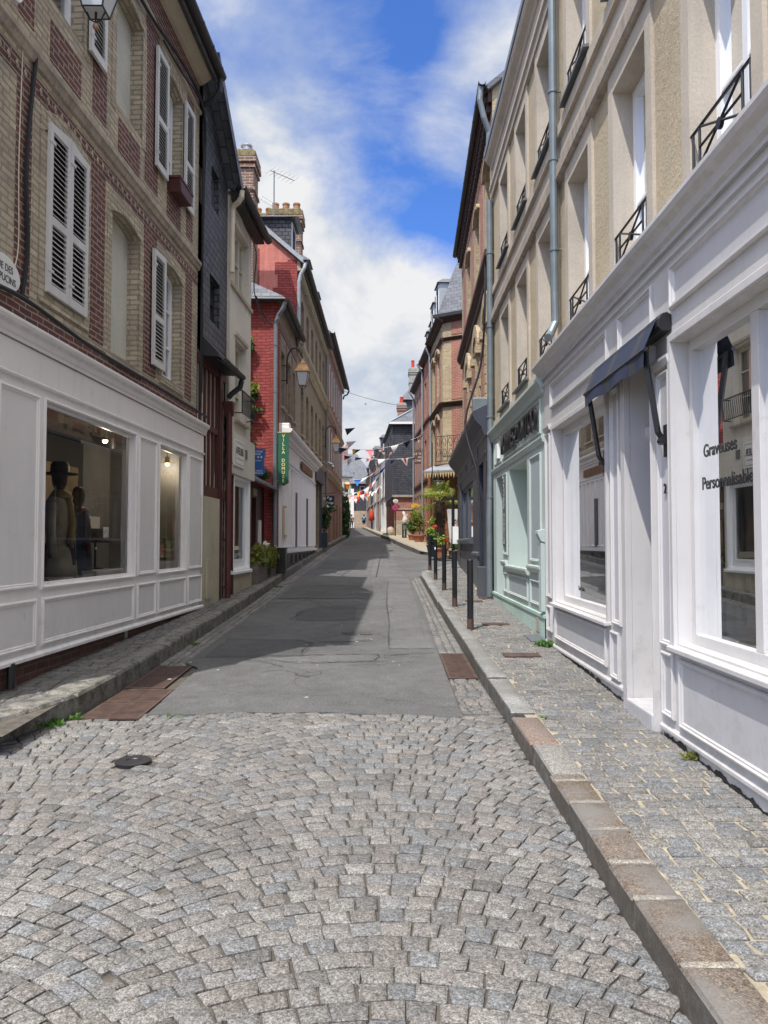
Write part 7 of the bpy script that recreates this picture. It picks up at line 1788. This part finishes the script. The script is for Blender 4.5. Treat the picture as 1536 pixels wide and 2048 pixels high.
def disc(c, r, n=28): return [(c[0] + r * math.cos(2 * math.pi * k / n), c[1] + r * math.sin(2 * math.pi * k / n)) for k in range(n)]
m = MB(); m.prism(disc((.70, 3.72), .20), 47.52, 47.54); m.build('red_rim', 'flag_red', t)
m = MB(); m.prism(disc((.70, 3.72), .155), 47.51, 47.52); m.build('blue_disc', 'flag_blue', t)
m = MB()
for sg in (1, -1): d_ = .105; m.prism([(.70 - d_ - .018 * 1, 3.72 - sg * d_ + sg * .018), (.70 - d_ + .018, 3.72 - sg * d_ - sg * .018), (.70 + d_ + .018, 3.72 + sg * d_ - sg * .018), (.70 + d_ - .018, 3.72 + sg * d_ + sg * .018)], 47.503, 47.51)
m.build('red_cross', 'flag_red', t)
t = thing('street_name_sign', 'white oval name plaque above the no-stopping sign on the slate-clad house', 'street sign', (.8, 49.98, 4.2))
m = MB(); m.prism([(.75 + .17 * math.cos(a), 4.27 + .12 * math.sin(a)) for a in [2 * math.pi * k / 24 for k in range(24)]], 49.93, 49.97); m.build('plaque', 'sign_white', t)
text(t, 'RUE', (.75, 49.925, 4.31), X_, NY, .06, 'black_letter', .001, 'writing'); text(t, 'HAUTE', (.75, 49.925, 4.23), X_, NY, .06, 'black_letter', .001, 'writing')
t = thing('stone_post', 'weathered stone guard post at the corner of the slate-clad house', 'guard stone', (.42, 49.6, gz(49.6)))
m = MB(); m.lathe((.42, 49.6, gz(49.6)), [(.26, 0), (.25, .35), (.20, .58), (.08, .66), (.01, .66)], 14, True); m.build('stone', 'rubble_stone', t, smooth=True)
t = thing('board_sign', 'upright black sign lettered in white with a white goose-like figure on top', 'sign', (1.15, 43.6, gz(43.6)))
zb_ = gz(43.6) + .11
m = MB(); m.box(1.02, 1.28, 43.55, 43.62, zb_, zb_ + .78); m.build('board', 'black_plinth', t)
for i, ch in enumerate('OUVERT'): text(t, ch, (1.15, 43.54, zb_ + .68 - i * .12), X_, NY, .13, 'white_letter', .001, 'writing')
m = MB(); loft(m, [((1.17, 43.6, zb_ + .78), .12, .10), ((1.18, 43.6, zb_ + .95), .17, .13), ((1.20, 43.6, zb_ + 1.15), .12, .10), ((1.16, 43.6, zb_ + 1.28), .07, .07), ((1.12, 43.6, zb_ + 1.40), .10, .08), ((1.10, 43.6, zb_ + 1.50), .03, .03)], 12); m.tube([(1.25, 43.6, zb_ + 1.2), (1.33, 43.6, zb_ + 1.36)], .04, 6, True, .02); m.build('figure', 'white_statue', t, smooth=True)
t = thing('shop_sign', 'small yellow oval sign sticking out above the potted shrubs', 'sign', (1.75, 42.5, 3.7))
m = MB(); m.prism([(1.72 + .24 * math.cos(a) * (1 + .12 * math.cos(5 * a)), 3.60 + .13 * math.sin(a)) for a in [2 * math.pi * k / 30 for k in range(30)]], 42.45, 42.48); m.tube([(1.9, 42.47, 3.62), (2.15, 42.47, 3.66)], .02, 5); m.build('board', 'flag_yellow', t)
t = thing('shield_sign', 'pale shield-shaped sign hanging under the fringed canopy', 'sign', (2.75, 28.5, 3.6))
c_ = K3.w(.55, 1.35, 3.5)
m = MB(); m.prism([(c_.x - .13, 4.0), (c_.x + .13, 4.0), (c_.x + .13, 3.68), (c_.x, 3.45), (c_.x - .13, 3.68)], c_.y, c_.y + .03); m.build('board', 'sign_white', t)
m = MB(); m.tube([(c_.x - .3, c_.y, 3.95), (c_.x - .3, c_.y, 5.6)], .02, 5, True); m.tube([(c_.x - .3, c_.y, 4.05), (c_.x + .2, c_.y, 4.05)], .012, 5, True); m.build('bracket', 'black_iron', t)

# ================================================================ bunting
cols_ = ['flag_navy', 'flag_white', 'flag_red', 'flag_pink', 'flag_blue', 'flag_yellow']
def bunting(label, a, b, n, size, sag, pal_, seed, skip=()):
    r_ = random.Random(seed); a = Vector(a); b = Vector(b)
    t = thing('bunting', label, 'bunting', tuple(a), 'strings of bunting across the street')
    P = lambda k: a.lerp(b, k) + Vector((0, 0, -sag * 4 * k * (1 - k)))
    m = MB(); m.tube([P(i / 24) for i in range(25)], .010, 5, True); m.build('cord', 'flag_white', t)
    for i in range(n):
        if i in skip: continue
        k = (i + .5) / n; p = P(k); q = P(k + size / (b - a).length)
        dr = (q - p).normalized(); tw = r_.uniform(-.5, 1.2); side_ = Vector((math.sin(tw) * .5, -math.cos(tw) * .3, 0))
        wd_ = r_.uniform(-.15, 1.0); tip = (p + q) / 2 + Vector((-.85 * wd_ * size, 0, -size * (1.0 - .62 * max(wd_, 0)))) + side_ * size * .6
        N_ = 5; rows_ = []
        for jx in range(N_ + 1):
            f = jx / N_; w0 = p.lerp(tip, f); w1 = q.lerp(tip, f); cur = Vector((0, .12 * size * math.sin(f * 3 + i), 0)); rows_.append((w0 + cur, w1 + cur))
        cs = pal_[i % len(pal_)]
        if isinstance(cs, tuple):                            # striped flag: bands running down it
            K = len(cs)
            for bi, cm in enumerate(cs):
                m = MB()
                for (l0, r0_), (l1, r1_) in zip(rows_, rows_[1:]):
                    m.face([l0.lerp(r0_, bi / K), l0.lerp(r0_, (bi + 1) / K), l1.lerp(r1_, (bi + 1) / K), l1.lerp(r1_, bi / K)], True)
                m.build('pennant_stripe', cm, t)
        else:
            m = MB()
            for (l0, r0_), (l1, r1_) in zip(rows_, rows_[1:]): m.face([l0, r0_, r1_, l1], True)
            m.build('pennant', cs, t)
    return t
ST = ('flag_navy', 'flag_white', 'flag_red', 'flag_white', 'flag_navy')
bunting('nearest bunting string with a large navy, white and red striped pennant', (-2.55, 38, 6.35), (1.95, 40, 7.15), 7, .46, .42, ['flag_navy', ('flag_yellow', 'flag_navy'), 'flag_pink', ('flag_blue', 'flag_red'), 'flag_white', 'flag_navy', ST], 3)
bunting('second bunting string ending at the brown hanging sign', (-2.5, 42, 6.4), (1.85, 42, 6.25), 7, .42, .2, ['flag_navy', 'flag_navy', 'flag_pink', 'flag_white', 'flag_navy', ('flag_white', 'flag_red', 'flag_white')], 5)
bunting('bunting string hung low from the slate-clad house towards the left lantern', (-2.9, 52, 6.1), (.6, 51, 7.6), 6, .55, .9, ['flag_white', 'flag_blue', 'flag_white', 'flag_pink', 'flag_navy', ('flag_red', 'flag_white')], 6)
bunting('long white bunting string sagging between the lantern and white house', (-3.3, 60, 5.6), (.1, 58, 7.2), 7, .6, .8, ['flag_white', 'flag_white', ('flag_yellow', 'flag_red'), 'flag_white', ('flag_red', 'flag_white'), 'flag_navy', 'flag_blue'], 8)
bunting('bunting string with red and white pennants in mid-street', (-3.6, 66, 5.8), (-.2, 64, 6.4), 8, .55, .5, ['flag_white', ('flag_white', 'flag_red'), 'flag_pink', 'flag_white', 'flag_red', ('flag_white', 'flag_navy')], 9)
bunting('farthest bunting string above the two walkers', (-4.2, 76, 5.9), (-.8, 74, 6.6), 10, .5, .35, ['flag_yellow', 'flag_white', ('flag_white', 'flag_pink'), 'flag_white', 'flag_red', 'flag_navy', 'flag_white'], 10)
for (y_, x_, z_, mt, lb) in ((44, -2.25, 7.6, 'flag_navy', 'dark pennant blown out from the far end of the left row'), (44.5, -2.2, 6.9, 'flag_white', 'white pennant on the far end of the left row above the lantern')):
    m = MB(); m.face([(x_, y_, z_ + .5), (x_ + .6, y_, z_ + .55), (x_ + .12, y_ + .1, z_ + .12)], True); m.face([(x_, y_ + .01, z_ + .5), (x_ + .6, y_ + .01, z_ + .55), (x_ + .12, y_ + .11, z_ + .12)], True); single(m, 'pennant', mt, lb, 'pennant', (x_, y_, z_))
cable('thin wire spanning the street high up between the rows', [(-2.4, 44, 10.3), (-.6, 44, 9.75), (1.2, 45, 9.6), (1.9, 45.3, 9.9)], .012, group='wires across the street')
m = MB(); m.face([(-1.0, 38, 8.42), (-.92, 38, 8.47), (-.86, 38, 8.43), (-.92, 38.05, 8.44)], True); m.face([(-.92, 38, 8.47), (-.94, 37.9, 8.50), (-.90, 38.1, 8.40)], True); m.face([(-.90, 38, 8.43), (-.87, 37.85, 8.36), (-.93, 38.1, 8.38)], True)
single(m, 'bird', 'bird_black', 'tiny dark bird flying over the middle of the street', 'bird', (-.92, 38, 8.43))

# ================================================================ planting by the restaurant
def pot(t, c, r, h, mat='terracotta'):
    m = MB(); m.lathe(c, [(r * .7, 0), (r * .95, h * .85), (r * 1.08, h * .85), (r * 1.08, h), (r * .9, h), (r * .85, h * .9), (.01, h * .9)], 18, True); m.build('pot', mat, t, smooth=False)
pz = lambda y: gz(y) + .11
t = thing('palm_tree', 'small fan palm with a hairy trunk in front of the restaurant', 'palm', (2.02, 27.9, pz(27.9)))
m = MB(); cz = 3.05
m.tube([(2.02, 27.9, pz(27.9)), (2.03, 27.9, 2.0), (2.0, 27.9, cz)], .15, 12, True, .12); m.build('trunk', 'trunk_fibre', t)
m = MB()
for i in range(420):
    a = rnd.uniform(0, 6.28); z = rnd.uniform(pz(27.9), cz); p = Vector((2.02 + .14 * math.cos(a), 27.9 + .14 * math.sin(a), z)); d = Vector((math.cos(a), math.sin(a), -.3)) * rnd.uniform(.04, .11); m.face([p, p + Vector((0, 0, .05)), p + d], True)
m.build('trunk_hair', 'trunk_fibre', t)
for i in range(17):
    az = i * 2.4; el = [1.15, .75, .35, .0, -.35][i % 5]; L = rnd.uniform(.42, .56)
    dr = Vector((math.cos(az) * math.cos(el), math.sin(az) * math.cos(el), math.sin(el))); base_ = Vector((2.0, 27.9, cz)); hub = base_ + dr * L
    m = MB(); m.tube([base_, hub], .010, 4, True)
    sd_ = dr.cross(Vector((0, 0, 1))).normalized(); upv = sd_.cross(dr).normalized()
    for k in range(18):
        th = -1.9 + 3.8 * k / 17; d = (dr * math.cos(th) + sd_ * math.sin(th)).normalized(); ln = .50 * (1 - .12 * abs(th)); w_ = .022
        wv = d.cross(upv).normalized() * w_; mid = hub + d * ln * .55 + upv * .02; end = hub + d * ln + Vector((0, 0, -.13))
        m.face([hub, mid - wv, end, mid + wv], True)
    m.build('frond', 'palm_leaf', t)
def potted(label, x, y, r, h, parts, potmat='terracotta', cat='potted plant', group='potted plants around the restaurant', stems=True):
    t = thing('potted_plant', label, cat, (x, y, pz(y)), group); pot(t, (x, y, pz(y)), r, h, potmat)
    for (dx, dz, rx, rz, n, sz, mt) in parts:
        m = MB(); leaves(m, (x + dx, y, pz(y) + h + dz), (rx, rx, rz), n, sz); m.build('foliage', mt, t)
    if stems:
        m = MB()
        for k in range(4): m.tube([(x, y, pz(y) + h * .8), (x + rnd.uniform(-.2, .2), y + rnd.uniform(-.1, .1), pz(y) + h + parts[0][1])], .010, 5, True)
        m.build('stem', 'trunk_fibre', t)
    return t
potted('terracotta pot with a big airy olive-green shrub left of the palm', 2.06, 34.8 - 4.6, .24, .50, [(-.02, .42, .34, .42, 520, .045, 'leaf_olive'), (-.12, .66, .22, .26, 200, .04, 'leaf_lime'), (.12, .2, .24, .24, 220, .045, 'leaf_green')])
potted('leafy shrub in a low pot against the brick terrace front', 1.75, 38.5, .30, .35, [(0, .6, .42, .65, 700, .055, 'leaf_olive'), (-.15, .95, .3, .35, 260, .055, 'leaf_lime')])
potted('dark bluish-green shrub at the foot of the yellow oval sign', 1.50, 40.5, .25, .3, [(0, .45, .45, .5, 800, .07, 'leaf_green'), (.1, 1.0, .3, .6, 350, .06, 'leaf_olive')])
potted('glazed dark pot of mixed leaves left of the palm trunk', 1.66, 26.6, .19, .42, [(0, .22, .30, .30, 420, .05, 'leaf_green'), (-.05, .45, .22, .22, 220, .045, 'leaf_lime')], 'pot_navy')
q_ = potted('brown tub of lime and red leaves in front of the palm', 1.95, 26.2, .24, .34, [(0, .20, .34, .22, 420, .045, 'leaf_lime'), (.12, .30, .18, .18, 160, .04, 'leaf_green')], 'terracotta')
m = MB(); leaves(m, (2.1, 26.1, pz(26) + .62), (.14, .12, .09), 90, .04); m.build('red_leaves', 'flag_red', q_)
q_ = potted('wicker basket of plants at the kerb right of the palm', 2.42, 26.2, .26, .28, [(0, .15, .3, .2, 300, .045, 'leaf_green')], 'basket_wicker')
q_ = potted('pot with an orange-red bloom beside the palm trunk', 1.80, 27.2, .16, .5, [(0, .2, .2, .25, 200, .045, 'leaf_green')], 'pot_navy')
m = MB(); leaves(m, (1.78, 27.1, pz(27.1) + 1.0), (.12, .08, .13), 80, .05); m.build('red_bloom', 'umbrella_red', q_)
t = thing('wooden_counter', 'wooden plant stand with a yellow top behind the bollards', 'plant stand', (2.0, 26.9, pz(26.9)))
m = MB(); m.box(1.62, 2.45, 26.75, 27.05, pz(27) + .55, pz(27) + .60); m.build('top', 'light_wood', t)
for x_ in (1.66, 2.36): m = MB(); m.box(x_, x_ + .05, 26.78, 27.0, pz(27), pz(27) + .55); m.build('leg', 'brown_wood', t)
t = thing('patterned_banner', 'tall pale patterned fabric panel leaning beside the palm', 'banner', (2.5, 27.3, pz(27.3)))
m = MB(); m.face([(2.24, 27.35, 2.75), (2.62, 27.35, 2.75), (2.70, 27.3, 1.15), (2.36, 27.3, 1.15)], True); m.face([(2.24, 27.37, 2.75), (2.62, 27.37, 2.75), (2.70, 27.32, 1.15), (2.36, 27.32, 1.15)], True); m.build('cloth', 'shutter_white', t)
for k in range(14):
    m = MB(); x_ = 2.36 + rnd.uniform(0, .26); z_ = 1.3 + rnd.uniform(0, 1.35); m.face([(x_, 27.34 - .05, z_), (x_ + rnd.uniform(.05, .12), 27.29, z_ + .02), (x_ + .06, 27.29, z_ + rnd.uniform(.08, .2))], True); m.build('painted_shape', ['jeans', 'flag_pink', 'grey_blue_paint', 'basket_wicker'][k % 4], t)
potted('climber in leaf against the right edge of the restaurant', 2.95, 27.0, .15, .4, [(0, .5, .14, .6, 300, .05, 'leaf_green'), (0, 1.3, .12, .5, 200, .05, 'leaf_olive')], 'terracotta')
# rose in navy tub on the left
t = thing('rose_bush', 'rose bush with white blooms in a navy tub on the left pavement', 'rose bush', (-2.45, 31.5, gz(31.5) + .17))
z_ = gz(31.5) + .168
m = MB(); m.slab([(-2.66, 31.3), (-2.30, 31.3), (-2.30, 31.66), (-2.66, 31.66)], z_, z_ + .62); m.build('tub', 'pot_navy', t, bevel=.01)
m = MB(); leaves(m, (-2.45, 31.5, z_ + 1.15), (.30, .30, .62), 900, .05); leaves(m, (-2.25, 31.6, z_ + 1.6), (.3, .2, .25), 200, .045); m.build('foliage', 'leaf_dark', t)
m = MB()
for (x_, z0_) in ((-2.28, 2.05), (-2.12, 1.82), (-2.3, 1.7), (-2.42, 2.0)): leaves(m, (x_, 31.3, z_ + z0_), (.06, .05, .05), 26, .035)
m.build('bloom', 'flag_white', t)
m = MB(); m.tube([(-2.48, 31.5, z_ + .6), (-2.4, 31.5, z_ + 1.3), (-2.28, 31.5, z_ + 2.0)], .015, 5, True); m.tube([(-2.45, 31.5, z_ + .6), (-2.3, 31.5, z_ + 1.2), (-2.12, 31.4, z_ + 1.8)], .012, 5, True); m.build('stem', 'trunk_fibre', t)
# weeds
def weed(label, c, r, n, size, mat='leaf_weed'):
    t = thing('weed', label, 'weed', c, 'weeds growing in the joints'); m = MB()
    for i in range(n):
        a = rnd.uniform(0, 6.28); rr_ = r * math.sqrt(rnd.random()); b_ = Vector((c[0] + rr_ * math.cos(a), c[1] + rr_ * math.sin(a) * .8, c[2])); d = Vector((rnd.gauss(0, .5), rnd.gauss(0, .5), 1)).normalized() * size * rnd.uniform(.5, 1.2); s_ = d.cross(Vector((rnd.gauss(0, 1), rnd.gauss(0, 1), .1))).normalized() * size * .16
        m.face([b_, b_ + d * .55 - s_, b_ + d + Vector((rnd.uniform(-.02, .02), rnd.uniform(-.02, .02), -.01)), b_ + d * .55 + s_], True)
    m.build('leaf', mat, t)
weed('broad-leaved green weed at the left kerb foot beside the cobbles', (-2.66, 6.12, gz(6.1) + .0), .14, 130, .075)
weed('second green tuft of the weed at the left kerb, nearer the drain', (-2.54, 6.34, gz(6.3)), .08, 60, .06)
weed('grass tuft at the corner of the white and mint shopfronts', (1.88, 9.05, gz(9.05) + .13), .10, 130, .085)
weed('small weed in the joint at the asphalt edge, left', (-1.75, 6.42, gz(6.4)), .10, 40, .03)
weed('dry yellow-green tuft under the near white shopfront', (1.93, 4.86, gz(4.86) + .13), .05, 50, .07, 'leaf_olive')
weed('green weed in the left gutter further up', (-2.42, 9.9, gz(9.9)), .06, 40, .05)
weed('weeds in the left gutter by the hedge', (-2.40, 17.5, gz(17.5)), .10, 90, .05)
weed('weed at the second joint of the right kerb', (1.20, 5.85, gz(5.85) + .13), .03, 25, .03)
weed('weeds along the kerb foot by the slate-clad house', (.35, 51.5, gz(51.5) + .1), .4, 260, .16)
m = MB()
for i in range(26):
    x_ = rnd.uniform(-2.2, .6); y_ = rnd.uniform(6.6, 19); s_ = rnd.uniform(.008, .022); m.face([(x_, y_, gz(y_) + .016), (x_ + s_ * 2, y_ + .005, gz(y_) + .016), (x_ + s_ * 1.5, y_ + s_, gz(y_) + .018), (x_ - .002, y_ + s_ * .8, gz(y_) + .016)], True)
lt = m.build('litter', 'paper_white'); lt['kind'] = 'stuff'; lt['label'] = 'small pale scraps and petals scattered over the asphalt'

# ================================================================ people far up the street
def person(x, y, label, top, legs, shorts=False, pack=None, bag=None, ph=0.0, hair='hair', face=1):
    z0 = gz(y); t = thing('person', label, 'person', (x, y, z0), 'people walking up the street')
    J = {'pel': (0, 0, .95), 'bel': (0, 0, 1.10), 'che': (0, .01, 1.32), 'nck': (0, .01, 1.47), 'hd0': (0, .02, 1.56), 'hd1': (0, .03, 1.66), 'hd2': (0, .02, 1.74),
         'hl': (-.10, 0, .90), 'kl': (-.11, .10 + ph, .50), 'al': (-.11, .06 - .1, .09), 'tl': (-.11, .10, .03), 'hr': (.10, 0, .90), 'kr': (.11, .04 - ph, .50), 'ar': (.11, -.18, .14), 'tr': (.11, -.04, .04),
         'sl': (-.19, 0, 1.40), 'el': (-.24, -.04, 1.13), 'wl': (-.25, .06, .90), 'gl': (-.25, .08, .80), 'sr': (.19, 0, 1.40), 'er': (.24, .04, 1.13), 'wr': (.25, .12, .90), 'gr': (.25, .15, .80)}
    Rr = {'pel': .15, 'bel': .135, 'che': .155, 'nck': .055, 'hd0': .075, 'hd1': .098, 'hd2': .07, 'hl': .10, 'kl': .062, 'al': .042, 'tl': .04, 'hr': .10, 'kr': .062, 'ar': .042, 'tr': .04, 'sl': .062, 'el': .046, 'wl': .034, 'gl': .038, 'sr': .062, 'er': .046, 'wr': .034, 'gr': .038}
    E_ = [('pel', 'bel'), ('bel', 'che'), ('che', 'nck'), ('nck', 'hd0'), ('hd0', 'hd1'), ('hd1', 'hd2'), ('pel', 'hl'), ('hl', 'kl'), ('kl', 'al'), ('al', 'tl'), ('pel', 'hr'), ('hr', 'kr'), ('kr', 'ar'), ('ar', 'tr'), ('che', 'sl'), ('sl', 'el'), ('el', 'wl'), ('wl', 'gl'), ('che', 'sr'), ('sr', 'er'), ('er', 'wr'), ('wr', 'gr')]
    def skinned(name, keys, mat, grow=0.0, cut=None):
        K = [k for k in J if k in keys]; ix = {k: i for i, k in enumerate(K)}
        me = bpy.data.meshes.new(name); me.from_pydata([J[k] for k in K], [(ix[a], ix[b]) for a, b in E_ if a in ix and b in ix], []); me.materials.append(M[mat])
        o = bpy.data.objects.new(name, me); COL.objects.link(o); o.parent = t
        md = o.modifiers.new('skin', 'SKIN'); sv = me.skin_vertices[0].data
        for k in K: r_ = Rr[k] + grow; sv[ix[k]].radius = (r_, r_ * (.8 if k in ('pel', 'bel', 'che') else 1))
        sv[ix['pel'] if 'pel' in ix else 0].use_root = True
        sb = o.modifiers.new('sub', 'SUBSURF'); sb.levels = 1; sb.render_levels = 1
        return o
    skinned('body', list(J), 'skin')
    skinned('shirt', ['bel', 'che', 'sl', 'el', 'sr', 'er', 'pel'], top, .012)
    J2 = dict(J)
    if shorts:
        J['kl'] = tuple(Vector(J['hl']).lerp(Vector(J['kl']), .8)); J['kr'] = tuple(Vector(J['hr']).lerp(Vector(J['kr']), .8)); skinned('shorts', ['pel', 'hl', 'kl', 'hr', 'kr'], legs, .016); J.update(J2)
    else: skinned('trousers', ['pel', 'hl', 'kl', 'al', 'hr', 'kr', 'ar'], legs, .014)
    m = MB(); loft(m, [((x, y + .0, z0 + 1.58), .07, .07), ((x, y - .01, z0 + 1.66), .108, .108), ((x, y, z0 + 1.74), .10, .10), ((x, y, z0 + 1.79), .05, .05)], 12); m.build('hair', hair, t, smooth=True)
    if pack: m = MB(); loft(m, [((x, y - .20, z0 + 1.02), .13, .07), ((x, y - .22, z0 + 1.10), .17, .11), ((x, y - .22, z0 + 1.32), .16, .11), ((x, y - .19, z0 + 1.44), .10, .06)], 12); m.build('backpack', pack, t, smooth=True)
    if bag: single(MB().box(x - .44, x - .22, y, y + .16, z0 + .42, z0 + .76), 'carrier_bag', bag, 'teal carrier bag held by the walker in the dark top', 'bag', (x - .33, y, z0 + .42))
    return t
person(-4.08, 97, 'walker in a dark top and blue jeans seen from behind', 'shirt_dark', 'jeans', bag='bag_teal')
person(-2.5, 96, 'walker in black shorts with a bright blue backpack', 'black_cloth', 'black_cloth', shorts=True, pack='backpack_blue', ph=.06)
t = thing('parasol', 'folded bright red parasol standing by the cream terrace house', 'parasol', (-1.25, 78, gz(78)))
m = MB(); m.tube([(-1.25, 78, gz(78)), (-1.25, 78, gz(78) + 2.3)], .03, 6, True); m.build('pole', 'black_iron', t)
m = MB(); m.lathe((-1.25, 78, gz(78) + .95), [(.10, 0), (.30, .15), (.26, .7), (.10, 1.2), (.02, 1.3)], 12, True); m.build('folded_cloth', 'umbrella_red', t, smooth=True)
t = thing('shop_awning', 'small blue awning high on the white rendered terrace house', 'awning', (-.3, 62, 6.0))
m = MB(S4b); m.face([(60.5, .02, 7.3), (62.5, .02, 7.3), (62.5, .8, 6.8), (60.5, .8, 6.8)]); m.face([(60.5, .8, 6.8), (62.5, .8, 6.8), (62.5, .82, 6.6), (60.5, .82, 6.6)]); m.build('cloth', 'awning_cloth_blue', t)
t = thing('flower_box', 'window box of red flowers on the brick house beyond the white one', 'flower box', tuple(S4b.w(67, .1, 6.2)))
m = MB(S4b); m.box(66.8, 68.0, .02, .2, 5.9, 6.1); m.build('box', 'brown_wood', t); c_ = S4b.w(67.4, .15, 6.25); m = MB(); leaves(m, c_, (.25, .6, .2), 160, .10); m.build('flower', 'umbrella_red', t)
